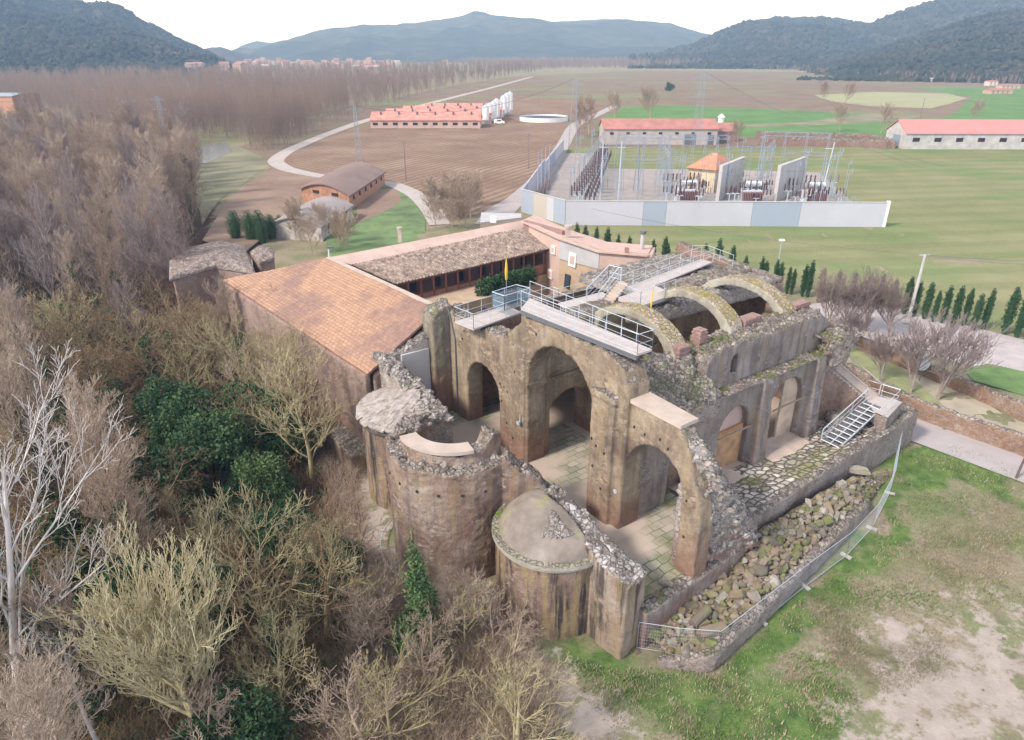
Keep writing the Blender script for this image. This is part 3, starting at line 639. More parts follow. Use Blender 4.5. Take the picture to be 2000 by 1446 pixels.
dry = t.ramp(nf3, [(.3, (.17,.13,.09)), (.5, (.29,.235,.165)), (.72, (.42,.36,.27))])
bare = t.ramp(nf, [(.3, (.34,.28,.24)), (.7, (.47,.40,.35))])
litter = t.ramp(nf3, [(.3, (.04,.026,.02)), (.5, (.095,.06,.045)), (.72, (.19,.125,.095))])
base = t.mix(t.ramp(t.math('ADD', nf2, t.math('MULTIPLY', nf3, .35)), [(.58, 0.0), (.78, .55)]), dry, grass)
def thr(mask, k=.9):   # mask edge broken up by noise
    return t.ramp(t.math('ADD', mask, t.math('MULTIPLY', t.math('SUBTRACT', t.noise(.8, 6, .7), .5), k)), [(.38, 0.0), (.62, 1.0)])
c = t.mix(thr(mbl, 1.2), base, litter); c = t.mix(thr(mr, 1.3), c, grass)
c = t.mix(thr(mg, 2.6), c, bare)
t.l(c, b.inputs['Base Color']); b.inputs['Roughness'].default_value = .95; b.inputs['Specular IOR Level'].default_value = .1
t.bump(t.noise(5, 8, .8), .8, .12, b); M['ground'] = m
g_grass = [ppoly([(1040,1245),(1120,1235),(1250,1290),(1400,1300),(1560,1160),(1700,1050),(1740,900),(1790,860),(2010,930),(2010,1010),(1850,940),(1780,960),(1760,1060),(1640,1150),(1580,1240),(1440,1330),(1300,1400),(1180,1330)]),
           ppoly([(1020,1380),(1120,1390),(1100,1446),(1010,1446)]), ppoly([(1300,1440),(1500,1300),(1660,1330),(1560,1446)])]
g_bare = [ppoly([(1560,1470),(1640,1350),(1650,1310),(1680,1260),(1670,1220),(1730,1180),(1800,1215),(1860,1190),(1930,1170),(2020,1190),(2100,1500)]),
          ppoly([(960,1170),(1030,1240),(1100,1290),(1210,1370),(1240,1470),(1120,1470),(1080,1400),(1000,1330),(930,1230)]),
          ppoly([(700,930),(745,930),(762,1000),(775,1110),(850,1170),(960,1190),(900,1240),(800,1190),(710,1130),(672,1020)])]
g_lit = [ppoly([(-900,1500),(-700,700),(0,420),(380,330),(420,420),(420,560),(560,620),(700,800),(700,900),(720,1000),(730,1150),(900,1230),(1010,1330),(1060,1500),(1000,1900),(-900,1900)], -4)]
def nonuni(lo, hi, fine_lo, fine_hi, s, g):
    xs = list(np.arange(fine_lo, fine_hi, s)); d = s; x = fine_lo
    pre = []
    while x > lo: d *= g; x -= d; pre.append(x)
    d = s; x = xs[-1]; post = []
    while x < hi: d *= g; x += d; post.append(x)
    return np.array(pre[::-1]+xs+post)
gx = nonuni(-4800, 4800, -30, 45, .5, 1.12); gy = nonuni(-60, 5000, 6, 75, .5, 1.12)
GX, GY = np.meshgrid(gx, gy); gx_, gy_ = GX.ravel(), GY.ravel(); gz_ = gz(gx_, gy_)
near = (np.abs(gx_) < 80) & (gy_ < 130)
gz_ = gz_ + np.array([ (.10*noise.noise(Vector((x*.5, y*.5, 0))) + .05*noise.noise(Vector((x*1.7, y*1.7, 0)))) if k else 0 for x, y, k in zip(gx_, gy_, near)])
nx, ny = len(gx), len(gy); idx = np.arange(nx*ny).reshape(ny, nx)
faces = np.stack([idx[:-1,:-1], idx[:-1,1:], idx[1:,1:], idx[1:,:-1]], -1).reshape(-1, 4)
me = bpy.data.meshes.new('ground'); me.from_pydata(np.stack([gx_, gy_, gz_], 1).tolist(), [], faces.tolist())
wv = np.array([noise.noise(Vector((x*.35, y*.35, 5))) if k else 0 for x, y, k in zip(gx_, gy_, near)])
wx, wy = gx_+wv*1.5, gy_-wv*1.5
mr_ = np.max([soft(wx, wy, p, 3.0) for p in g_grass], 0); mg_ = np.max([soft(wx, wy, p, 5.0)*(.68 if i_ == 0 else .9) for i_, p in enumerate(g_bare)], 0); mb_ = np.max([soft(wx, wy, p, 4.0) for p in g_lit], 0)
ca_ = me.color_attributes.new('mask', 'FLOAT_COLOR', 'POINT')
ca_.data.foreach_set('color', np.stack([mr_, mg_, mb_, np.ones_like(mr_)], 1).ravel())
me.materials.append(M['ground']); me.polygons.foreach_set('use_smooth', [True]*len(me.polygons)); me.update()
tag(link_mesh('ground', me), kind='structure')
# ------------------------------------------------------------------ fields, roads, paths
def sheet(name, px, z, mat, lift=.02, cuts=24, kind='structure', label=None, warp=0):
    """flat sheet over survey points; long edges are waved slightly"""
    pts = [at(u, v, z) for u, v in px]; out = []
    for i, p in enumerate(pts):
        q = pts[(i+1) % len(pts)]; n = max(1, int((q-p).length/12)) if warp else 1
        for k in range(n):
            r = p.lerp(q, k/n)
            if k: d = (q-p).normalized(); r += Vector((-d.y, d.x, 0))*warp*noise.noise(r*.03)
            out.append(r)
    mb = MB(); mb.add([(p.x, p.y, z+lift) for p in out] , [tuple(range(len(out)))])
    me = mb.mesh(name, mat); bm = bmesh.new(); bm.from_mesh(me); bmesh.ops.triangulate(bm, faces=bm.faces); 
    for f in bm.faces:
        if f.normal.z < 0: f.normal_flip()
    bm.to_mesh(me); bm.free()
    return tag(link_mesh(name, me), kind=kind)
def field_mat(name, c0, c1, c2, ang, sc=.35, furrow=.5, patch=.012, green=None, distort=2.0, gth=(.5,.62)):
    m, nt, b = newmat(name); t = NT(nt)
    w = t.n('ShaderNodeTexWave'); w.wave_type = 'BANDS'; w.bands_direction = 'X'; w.inputs['Scale'].default_value = sc; w.inputs['Distortion'].default_value = distort; w.inputs['Detail'].default_value = 3; w.inputs['Detail Scale'].default_value = .25
    mp = t.n('ShaderNodeMapping'); mp.inputs['Rotation'].default_value = (0, 0, R(ang)); t.l(t.P(), mp.inputs[0]); t.l(mp.outputs[0], w.inputs['Vector'])
    c = t.ramp(t.noise(.05, 6, .7), [(.35, c0), (.5, c1), (.65, c2)])
    c = t.mix(t.math('MULTIPLY', t.ramp(w.outputs['Fac'], [(.2, 1.0), (.6, 0.0)]), furrow), c, tuple(x*.62 for x in c1))
    c = t.mix(t.ramp(t.noise(1.2, 5, .8), [(.45, 0.0), (.7, .35)]), c, tuple(min(1, x*1.35) for x in c1))
    if green: c = t.mix(t.ramp(t.noise(patch, 5, .6, stretch=(1, 2.5, 1)), [(gth[0], 0.0), (gth[1], .85)]), c, green)
    t.l(c, b.inputs['Base Color']); b.inputs['Roughness'].default_value = .95; b.inputs['Specular IOR Level'].default_value = .1
    t.bump(t.math('ADD', w.outputs['Fac'], t.noise(3, 5)), .5, .15, b); return m
M['plough'] = field_mat('ploughed earth', (.19,.125,.09), (.26,.175,.125), (.33,.24,.175), 27, .13, .75, distort=1.6)
M['stubble'] = field_mat('beige stubble', (.22,.15,.115), (.27,.19,.145), (.33,.24,.18), 60, .25, .15)
M['farbrown'] = field_mat('far brown field', (.17,.13,.095), (.21,.155,.115), (.25,.19,.14), 80, .03, .2, green=(.20,.22,.11), patch=.006)
M['crop'] = field_mat('young green crop', (.175,.19,.085), (.215,.22,.105), (.27,.245,.14), 82, .045, .3, green=(.10,.20,.055), patch=.018, gth=(.5,.66))
M['crop2'] = field_mat('bright green crop', (.09,.185,.055), (.12,.22,.075), (.15,.24,.10), 75, .05, .15)
M['meadow'] = flat_mat('rough meadow', (.20,.185,.11), .95, .35, .08, bump=.4)
M['gravel'] = flat_mat('pale gravel', (.42,.37,.36), .95, .12, .7, bump=.4)
M['track'] = flat_mat('pale dirt track', (.42,.37,.34), .95, .12, .3, bump=.3)
M['road'] = flat_mat('pale road', (.38,.335,.325), .9, .08, .35, bump=.2)
M['yardgravel'] = flat_mat('substation gravel', (.32,.28,.26), .95, .15, .4, bump=.4)
Z = -2.0
sheet('crop_field', [(1120,452),(1060,440),(1060,300),(1110,290),(2100,285),(2300,290),(2500,640),(2010,655),(1700,600),(1540,545),(1300,490)], Z, M['crop'], .04)
sheet('far_field', [(380,330),(520,262),(700,205),(900,165),(1000,150),(1250,138),(1700,143),(2300,165),(2600,300),(1400,295),(1100,300)], Z, M['farbrown'], .02, warp=4)
sheet('green_field', [(1165,262),(1175,232),(1215,210),(1300,206),(1450,212),(1600,218),(1760,228),(1850,243),(1860,262),(1740,272)], Z, M['crop2'], .05, warp=2)
sheet('dry_strip', [(1190,262),(1400,252),(1740,238),(1800,228),(1700,222),(1560,240),(1400,246)], Z, M['meadow'], .06, warp=2)
sheet('bright_field', [(1820,240),(1870,215),(1900,190),(1780,172),(2300,172),(2400,250),(1900,246)], Z, M['crop2'], .05, warp=3)
sheet('pale_field', [(1590,186),(1700,180),(1850,183),(1890,192),(1820,212),(1700,208),(1620,198)], Z, flat_mat('pale green fallow', (.30,.30,.16), .95, .12, .02), .06, warp=3)
sheet('ploughed_field', [(545,318),(600,283),(720,243),(760,250),(960,248),(1105,236),(1112,262),(1095,290),(1052,345),(985,412),(850,432),(800,370),(640,345)], Z, M['plough'], .05, warp=1)
sheet('upper_ploughed_field', [(740,235),(880,200),(985,186),(1110,196),(1200,205),(1105,236),(960,246),(760,248)], Z, M['plough'], .045, warp=3)
sheet('stubble_field', [(395,470),(440,395),(530,326),(560,330),(640,350),(600,375),(555,425),(470,500)], Z, M['stubble'], .05, warp=1)
sheet('meadow', [(370,330),(385,290),(440,275),(520,310),(525,325),(430,390),(395,440)], Z, M['meadow'], .045, warp=1)
sheet('garden_plot', [(640,440),(700,365),(760,360),(810,385),(832,420),(830,470),(770,520),(640,520)], Z, flat_mat('garden grass', (.125,.185,.07), .95, .4, .25, bump=.4), .05, warp=1)
sheet('garden_bed', [(700,400),(730,372),(775,368),(785,395),(740,420),(690,440)], Z, M['stubble'], .07, warp=1)
def strip(name, px, widths, z, mat, lift):
    pts = [at(u, v, z) for u, v in px]; P = []
    for i in range(len(pts)-1):
        for k in range(8): P.append((pts[i].lerp(pts[i+1], k/8), widths[i]+(widths[i+1]-widths[i])*k/8))
    P.append((pts[-1], widths[-1]))
    for _ in range(6): P = [P[0]] + [((P[i-1][0]+P[i][0]*2+P[i+1][0])/4, P[i][1]) for i in range(1, len(P)-1)] + [P[-1]]
    mb = MB()
    for i, (p, w) in enumerate(P):
        q = P[min(i+1, len(P)-1)][0]-P[max(i-1, 0)][0]; q = Vector((-q.y, q.x, 0)).normalized()*w/2
        mb.v += [(p.x+q.x, p.y+q.y, z+lift), (p.x-q.x, p.y-q.y, z+lift)]
        if i: k = 2*i; mb.f.append((k-2, k-1, k+1, k)); mb.m.append(0)
    return mb.build(name, mat, kind='structure')
strip('dirt_track', [(1040,150),(960,172),(880,192),(790,215),(700,240),(625,268),(560,296),(534,316),(560,332),(625,345),(700,352),(770,360),(815,382),(842,410),(860,440)], [5,5,5,5,5,4.5,4.5,4.5,4.5,4,4,4,4,4,4], Z, M['track'], .09)
strip('farm_road', [(1200,208),(1165,225),(1120,245),(1100,285),(1060,345),(1010,390),(975,415),(960,440)], [5,5,5,4.5,4.5,4.5,6,6], Z, M['road'], .10)
# ground right of the church: road, walled gardens, gravel parking strip
sheet('road', [(1600,720),(1700,768),(1790,812),(2080,915),(2080,985),(2000,945),(1795,868),(1700,835),(1600,790)], -2.0, M['road'], .06)
sheet('garden_path', [(1660,650),(1730,690),(1850,740),(1960,810),(2080,860),(2080,925),(1860,850),(1760,790),(1650,730)], -2.0, flat_mat('garden earth', (.36,.31,.23), .95, .2, .4, bump=.3), .03, warp=1)
sheet('lawn', [(1650,665),(1700,690),(1760,720),(1850,800),(1900,850),(1780,790),(1670,735)], -2.0, flat_mat('thin lawn', (.24,.25,.12), .95, .25, .5, bump=.3), .05, warp=1)
sheet('gravel_lane', [(1560,600),(1640,585),(1760,605),(1900,640),(2100,690),(2100,790),(1900,715),(1780,690),(1670,655),(1600,640)], -2.0, M['gravel'], .06, warp=.5)
sheet('grass_verge', [(1880,722),(1930,712),(2080,745),(2080,800),(1985,770),(1900,745)], -2.0, flat_mat('verge grass', (.12,.20,.06), .95, .25, .5, bump=.4), .09, warp=.4)
m, nt, b = newmat('river water'); b.inputs['Base Color'].default_value = (.25,.27,.26,1); b.inputs['Roughness'].default_value = .12; M['river'] = m
sheet('river', [(372,288),(440,278),(455,296),(402,320),(370,316)], Z, M['river'], .08, warp=1)
# ------------------------------------------------------------------ hills
def hill_mat(name, c0, c1, c2, sc, obj=False):
    m, nt, b = newmat(name); t = NT(nt); f = t.noise(sc, 8, .75); v = t.vor(sc*9, 'Distance')
    c = t.ramp(f, [(.38, c0), (.5, c1), (.62, c2)]); c = t.mix(t.ramp(v, [(.2, .0), (.6, .55)]), c, tuple(x*.5 for x in c0))
    t.l(c, b.inputs['Base Color']); b.inputs['Roughness'].default_value = 1; b.inputs['Specular IOR Level'].default_value = 0
    t.bump(t.math('ADD', f, t.math('MULTIPLY', v, -1.0)), 1, 6, b); return m
M['hillgreen'] = hill_mat('scrub hill', (.05,.06,.045), (.085,.085,.06), (.15,.125,.095), .012)
M['hillred'] = hill_mat('brown wooded hill', (.05,.05,.035), (.09,.07,.05), (.16,.11,.08), .010)
M['hillfar'] = hill_mat('far plateau', (.04,.055,.05), (.06,.07,.06), (.11,.11,.09), .0018)
def hill(name, ridge_px, d_ridge, d_base, mat, nu=150, nv=46, amp=10, tree=3, curve=1.0):
    """ridge at distance d_ridge matching the skyline, falling to the plain at d_base"""
    us = np.array([p[0] for p in ridge_px], float); vs = np.array([p[1] for p in ridge_px], float); mb = MB()
    def fn(s, t_):
        u = us[0]+(us[-1]-us[0])*s; v = np.interp(u, us, vs)
        x = (u-1000)/FPX; yy = (723-v)/FPX; c, sn = math.cos(PITCH), math.sin(PITCH)
        d = Vector((x, c+yy*sn, yy*c-sn)); h = math.hypot(d.x, d.y); top = CAM_H + d.z/h*d_ridge
        dx, dy = d.x/h, d.y/h
        if t_ < .72: k = t_/.72; dist = d_base+(d_ridge-d_base)*k; z = -3+(top+3)*(math.sin(k*math.pi/2)**curve)
        else: k = (t_-.72)/.28; dist = d_ridge*(1+k*.12); z = top*(1-k*k)-3*k*k
        p = Vector((dx*dist, dy*dist, z)); e = math.sin(min(1, t_/.72)*math.pi)
        z += amp*e*noise.noise(p*.004) *1.6 + amp*.5*e*noise.noise(p*.013) + tree*(noise.noise(p*.045)+.6*noise.noise(p*.11))*min(1, t_*3)
        return (p.x, p.y, z)
    mb.grid(nu, nv, fn); return mb.build(name, mat, kind='structure', smooth=True)
hill('plateau', [(380,135),(430,115),(480,100),(530,88),(590,72),(650,62),(700,56),(780,52),(860,44),(900,38),(925,29),(980,32),(1040,38),(1100,46),(1180,42),(1260,46),(1310,52),(1360,66),(1400,74),(1440,90),(1520,110),(1700,112)], 4300, 2500, M['hillfar'], 200, 50, amp=26, tree=2, curve=1.4)
hill('distant_hill', [(300,115),(440,112),(470,90),(500,80),(540,86),(600,100),(700,112)], 4900, 4500, M['hillfar'], 60, 20, amp=10, tree=2)
hill('plateau_rear', [(1000,60),(1080,42),(1180,38),(1280,42),(1350,60),(1420,80)], 4800, 4400, M['hillfar'], 60, 20, amp=10, tree=2)
hill('small_hill', [(340,118),(395,96),(430,92),(470,104),(510,112),(560,120)], 3100, 2500, M['hillred'], 70, 24, amp=8, tree=4)
hill('left_hill', [(-420,-150),(-200,-80),(-60,-22),(0,-4),(55,5),(100,14),(150,17),(178,25),(210,20),(235,28),(270,45),(310,60),(345,78),(375,92),(410,106),(440,122),(470,135)], 2100, 900, M['hillgreen'], 200, 60, amp=22, tree=4, curve=1.2)
hill('right_hill', [(1230,118),(1300,108),(1360,92),(1400,74),(1440,58),(1480,47),(1520,38),(1560,40),(1600,38),(1640,42),(1690,50),(1720,55),(1780,80),(1900,120)], 2700, 1500, M['hillgreen'], 160, 50, amp=22, tree=4.5, curve=1.2)
hill('right_back_hill', [(1640,80),(1700,52),(1730,38),(1770,25),(1810,12),(1850,5),(1920,4),(2000,4),(2100,-10),(2400,-60)], 2400, 1700, M['hillgreen'], 120, 40, amp=18, tree=4)
hill('right_front_hill', [(1560,145),(1640,120),(1700,104),(1760,85),(1820,68),(1880,48),(1930,35),(1970,30),(2000,24),(2100,0),(2500,-90)], 1600, 900, M['hillgreen'], 150, 50, amp=16, tree=4.5, curve=1.2)
# ------------------------------------------------------------------ metal walkways over the ruin
def railing(parent, pts, h=1.1, post=1.5, r=.019, mat=None, name='railing'):
    mb = MB(); mat = mat or M['steel']
    for p, q in zip(pts, pts[1:]):
        p = Vector(p); q = Vector(q); n = max(1, round((q-p).length/post)); up = Vector((0,0,h))
        for k in range(n+1): b_ = p.lerp(q, k/n); mb.tube(b_, b_+up, r, r, 5)
        mb.tube(p+up, q+up, r*1.15, r*1.15, 5); mb.tube(p+up*.5, q+up*.5, r*.7, r*.7, 5); mb.tube(p+up*.12, q+up*.12, r*.6, r*.6, 5)
    return mb.build(name, mat, parent)
def deck(parent, poly, th=.12, name='deck', mat=None):
    mb = MB(); n = len(poly); mb.v = [tuple(p-Vector((0,0,th))) for p in poly]+[tuple(p) for p in poly]
    mb.f = [tuple(range(n-1,-1,-1)), tuple(range(n,2*n))]+[(i,(i+1)%n,n+(i+1)%n,n+i) for i in range(n)]; mb.m = [0]*len(mb.f)
    return mb.build(name, mat or M['deck'], parent)
zb = 11.42
wk = thing('footbridge', 'pale metal footbridge along the top of the tallest arch', 'footbridge', F(.5, 4, 11.1))
A_, B_, C_, D_ = F(-.35,8.6,zb), F(.4,-.75,zb-.05), F(1.55,-.75,zb-.05), F(1.35,9.9,zb)
deck(wk, [A_, B_, C_, D_]); mb = MB(); mb.beam(A_-Vector((0,0,.22)), B_-Vector((0,0,.22)), .1, .26); mb.beam(D_-Vector((0,0,.22)), C_-Vector((0,0,.22)), .1, .26)
mb.beam(A_+F(-.06,0,0)-F(0,0,0)-Vector((0,0,.12)), B_+F(-.06,0,0)-F(0,0,0)-Vector((0,0,.12)), .06, .08); mb.build('side_beam', M['darksteel'], wk)
railing(wk, [A_, B_, C_, D_], 1.15, 1.25)
wk2 = thing('walkway', 'pale L-shaped metal walkway behind the left arch', 'walkway', F(2, 13.5, 8.6))
q = [at(888,628,8.75), at(925,643,8.75), at(1018,610,8.75), at(990,596,8.75)]; deck(wk2, q); railing(wk2, [q[3], q[0], q[1]], 1.1, 1.4); railing(wk2, [q[1], q[2]], 1.1, 1.4)
gb = thing('glass_enclosure', 'small blue tinted glass enclosure beside the footbridge', 'glass box', at(985, 600, 9))
mb = MB(); g = [at(962,600,9.2), at(985,608,9.2), at(1035,592,9.2), at(1008,585,9.2)]
for i in range(4): mb.beam(g[i]+Vector((0,0,.5)), g[(i+1)%4]+Vector((0,0,.5)), .03, 1.0)
mb.build('glass_panel', M['glass_blue'], gb); railing(gb, g+[g[0]], 1.15, 1.2, .03, name='frame')
wk3 = thing('walkway', 'long metal walkway across the choir roof to the far parapet', 'walkway', at(1280, 560, 9.4))
z3 = 9.75
q = [at(1105,604,9.1), at(1090,592,9.1), at(1175,570,9.1), at(1195,580,9.1)]; deck(wk3, q); railing(wk3, [at(1032,600,9.1), at(1078,588,9.1), q[1], q[2]], 1.1, 1.6)
q = [at(1208,581,10), at(1250,599,10), at(1318,574,10), at(1276,557,10)]; deck(wk3, q, .25, 'platform'); railing(wk3, [q[0], q[1], q[2]], 1.1, 1.5)
q = [at(1210,566,z3), at(1235,576,z3), at(1392,512,z3), at(1368,506,z3)]; deck(wk3, q, .1); railing(wk3, [q[0], q[3]], 1.1, 1.7); railing(wk3, [q[1], q[2]], 1.1, 1.7)
railing(wk3, [at(1350,503,10.2), at(1380,502,10.2), at(1430,522,10.2)], 1.0, 1.5)
st = thing('roof_stair', 'short stair of worn stone treads with tubular rails between the walkways', 'stairs', at(1180, 585, 9))
p0, p1 = at(1168,596,9.2), at(1207,548,10.6); side = (at(1195,604,9.2)-p0)
n = 9
for k in range(n):
    a = p0.lerp(p1, k/n); b_ = p0.lerp(p1, (k+.85)/n); a.z = b_.z = 9.2+1.4*(k+1)/n
    mb = MB(); dn = Vector((0,0,-.22)); mb.hexa([a+dn, a+side*.8+dn, b_+side*.8+dn, b_+dn, a, a+side*.8, b_+side*.8, b_]); mb.build('tread', M['slab'], st)
railing(st, [p0, p1+Vector((0,0,0))], 1.0, 1.6, .03); railing(st, [p0-side*.9, p1-side*.7, p1+side*.2], 1.0, 1.6, .03)
# thin yellow furled parasols / banners
for (u, v, z0, h, lab) in ((989, 553, 6.0, 2.4, 'furled yellow parasol standing in the cloister court'), (1268, 640, 9.0, 2.9, 'narrow yellow banner pole beside the nearest nave arch')):
    p = at(u, v, z0); o = thing('parasol' if u < 1000 else 'banner_pole', lab, 'parasol' if u < 1000 else 'banner', p-Vector((0,0,1.5 if u < 1000 else 0)))
    mb = MB(); mb.tube(p-Vector((0,0,1.5 if u < 1000 else 0)), p+Vector((0,0,h)), .03, .03, 6); mb.build('pole', M['steel'], o)
    mb = MB(); s = .16 if u < 1000 else .07; mb.tube(p+Vector((0,0,.3 if u < 1000 else 1.2)), p+Vector((0,0,.3+h*.35 if u < 1000 else 1.9)), s*.6, s, 8); mb.tube(p+Vector((0,0,.3+h*.35 if u < 1000 else 1.9)), p+Vector((0,0,h)), s, s*.3, 8); mb.build('canopy' if u < 1000 else 'banner', M['yellow'], o)
# ------------------------------------------------------------------ steel stair and landing at the far right corner
ld = thing('stair_landing', 'raised stone landing with rails at the far right corner', 'landing', at(1720, 790, 0))
L4 = [at(1683,768,1.9), at(1706,806,1.9), at(1733,818,1.9), at(1762,787,1.9)]
mb = MB(); mb.v = [(p.x, p.y, -2.6) for p in L4]+[tuple(p) for p in L4]; mb.f = [(3,2,1,0),(4,5,6,7),(0,1,5,4),(1,2,6,5),(2,3,7,6),(3,0,4,7)]; mb.m = [0]*6
me_ = ruin(mb, 'landing_block', M['retain'], ld, .14, .03, .04)
mb = MB(); mb.add([p+Vector((0,0,.07)) for p in L4], [(0,1,2,3)]); mb.build('paving', M['deck'], ld)
railing(ld, [L4[0]+Vector((.3,.2,0)), L4[3]+Vector((-.3,.1,0)), L4[2].lerp(L4[1], .3)], 1.05, 1.5)
def stair(name, lab, p0, p1, wvec, n, mat, nose, cat='stairs', cross=0):
    o = thing(name, lab, cat, p0-Vector((0,0,.3)))
    for k in range(n):
        a = p0.lerp(p1, k/n); b_ = p0.lerp(p1, (k+1)/n); z = p0.z+(p1.z-p0.z)*(k+1)/n; a.z = b_.z = z; dn = Vector((0,0,-.06 if nose else -.3))
        mb = MB(); mb.hexa([a+dn, a+wvec+dn, b_+wvec+dn, b_+dn, a, a+wvec, b_+wvec, b_]); mb.build('tread', mat, o)
        if nose:
            mb = MB(); mb.beam(a+Vector((0,0,.02)), a+wvec+Vector((0,0,.02)), .05, .04); mb.build('nosing', M['white'], o)
    mb = MB()
    for w in ([0, 1] + ([.5] if cross else [])): mb.beam(p0+wvec*w+Vector((0,0,.05)), p1+wvec*w+Vector((0,0,.05)), .07, .12)
    mb.build('stringer', M['steel'] if nose else M['retain'], o); return o
p0, p1 = at(1603,862,.45), at(1690,783,2.0); w = at(1637,878,.45)-p0
st = stair('steel_stair', 'dark steel stair with pale nosings beside the cobbled floor', p0, p1, w, 11, M['darksteel'], True, cross=1)
railing(st, [p0, p1], 1.0, 1.8, .035)
p0, p1 = at(1716,772,2.05), at(1632,700,5.2); w = at(1684,775,2.05)-p0
st = stair('stone_stair', 'worn stone stair climbing beside the far end of the nave', p1-(p1-p0)*1.0, p1, w*.85, 14, M['slab'], False)
mb = MB(); e = Vector((0,0,1.0)); mb.tube(p0+e, p1+e, .05, .05); mb.tube(p0+w+e, p1+w+e, .05, .05); mb.tube(p0, p0+e, .05, .05); mb.tube(p1, p1+e, .05, .05)
mb.build('handrail', M['slab'], st)
mb = MB(); dn = Vector((0,0,0)); mb.hexa([Vector((p0.x,p0.y,-2)), Vector((p0.x+w.x*.85,p0.y+w.y*.85,-2)), Vector((p1.x+w.x*.85,p1.y+w.y*.85,-2)), Vector((p1.x,p1.y,-2)), p0-Vector((0,0,.2)), p0+w*.85-Vector((0,0,.2)), p1+w*.85-Vector((0,0,.2)), p1-Vector((0,0,.2))])
ruin(mb, 'stair_base', M['brown_wall'], st, .18, .05, .05)
# ------------------------------------------------------------------ west wing with the big orange roof
def uvgrid(name, P00, P10, P11, P01, nu, nv, mat, parent, wave=0, sag=0, rows=0, label=None, thick=.12, amp=.09):
    """sheet between four corners; u along P00->P10, v along P00->P01; real tile corrugation if wave"""
    lu = (P10-P00).length; lv = (P01-P00).length; vs, fs, uv = [], [], []
    nrm = (P10-P00).cross(P01-P00).normalized()
    if nrm.z < 0: nrm = -nrm
    for j in range(nv):
        for i in range(nu):
            u, v = i/(nu-1), j/(nv-1); p = P00.lerp(P10, u).lerp(P01.lerp(P11, u), v)
            h = 0
            if wave: h += amp*.5*(1+math.cos(2*math.pi*u*lu/wave)) + .03*noise.noise(p*2.3)
            if rows: h += rows*(v*lv/.42 % 1.0)
            h += sag*noise.noise(p*.22) + .25*sag*noise.noise(p*.9)
            vs.append(p+nrm*h); uv.append((u*lu, v*lv))
    for j in range(nv-1):
        for i in range(nu-1): k = j*nu+i; fs.append((k, k+1, k+nu+1, k+nu))
    mb = MB(); mb.add(vs, fs); k = len(mb.v)
    rim = [0, nu-1, nv*nu-1, (nv-1)*nu]; c = [vs[i]-Vector((0,0,thick)) for i in rim]
    mb.v += [tuple(p) for p in c]; mb.f.append((k+3,k+2,k+1,k)); mb.m.append(0)
    for seq, (a, b_) in (([i for i in range(nu)], (0, 1)), ([j*nu+nu-1 for j in range(nv)], (1, 2)), ([(nv-1)*nu+i for i in range(nu-1,-1,-1)], (2, 3)), ([j*nu for j in range(nv-1,-1,-1)], (3, 0))):
        mb.f.append(tuple(seq[::-1])+(k+a, k+b_)); mb.m.append(0)
    org = rootloc(parent); me = mb.mesh(name, mat, org); L = me.uv_layers.new(name='UVMap')
    for poly in me.polygons:
        for li in poly.loop_indices:
            vi = me.loops[li].vertex_index; L.data[li].uv = uv[vi] if vi < len(uv) else (0, 0)
    o = link_mesh(name, me, parent); KIDS.setdefault(parent.name, []).append(o); return tag(o, label)
m, nt, b = newmat('orange roof tiles'); t = NT(nt)
uvn = t.n('ShaderNodeUVMap').outputs[0]; br = t.n('ShaderNodeTexBrick'); br.inputs['Scale'].default_value = 1; br.inputs['Brick Width'].default_value = .55; br.inputs['Row Height'].default_value = .42; br.inputs['Mortar Size'].default_value = .03; br.inputs['Mortar Smooth'].default_value = .3
br.inputs['Color1'].default_value = (.42,.25,.155,1); br.inputs['Color2'].default_value = (.34,.195,.12,1); br.inputs['Mortar'].default_value = (.22,.10,.07,1); t.l(uvn, br.inputs['Vector'])
c = t.mix(t.ramp(t.noise(.17, 6, .65, stretch=(1, 1, 1)), [(.48, 0.0), (.60, .85)]), br.outputs['Color'], (.21,.12,.10)); c = t.mix(t.ramp(t.noise(3, 5, .8), [(.45, 0.0), (.7, .3)]), c, (.52,.36,.25))
c = t.mix(t.ramp(t.noise(1.1, 4, .6), [(.5, 0.0), (.7, .25)]), c, (.50,.31,.17))
t.l(c, b.inputs['Base Color']); b.inputs['Roughness'].default_value = .85; t.bump(br.outputs['Fac'], .5, -.06, b); M['orange_tile'] = m
m, nt, b = newmat('old barrel tiles'); t = NT(nt)
c = t.ramp(t.noise(1.6, 6, .8), [(.33, (.07,.055,.05)), (.45, (.19,.14,.115)), (.55, (.33,.25,.20)), (.68, (.47,.40,.33))]); c = t.mix(t.ramp(t.vor(2.6, 'Distance'), [(.1, .45), (.5, 0.0)]), c, (.10,.075,.065))
t.l(c, b.inputs['Base Color']); b.inputs['Roughness'].default_value = .95; t.bump(t.noise(6, 5), .6, .08, b); M['old_tile'] = m
wing = thing('roofed_wing', 'long stone wing under a large orange tiled roof', 'building', at(640, 640, -2))
ER, EL, RL, RR = at(717,731,4.75), at(435,548,5.5), at(637,505,7.9), at(857,606,8.0)
uvgrid('roof', EL, ER, RR, RL, 430, 44, M['orange_tile'], wing, wave=.55, sag=.14, rows=.035, thick=.18, amp=.05)
mb = MB(); e = (RR-RL).normalized(); s = Vector((e.y, -e.x, 0)); s = -s if s.dot(F(1,0,0)-F(0,0,0)) < 0 else s
mb.hexa([RL-Vector((0,0,.25)), RR-Vector((0,0,.25)), RR+s*.45-Vector((0,0,.25)), RL+s*.45-Vector((0,0,.25)), RL+Vector((0,0,.12)), RR+Vector((0,0,.12)), RR+s*.45+Vector((0,0,.12)), RL+s*.45+Vector((0,0,.12))])
mb.build('ridge_flashing', M['slab'], wing)
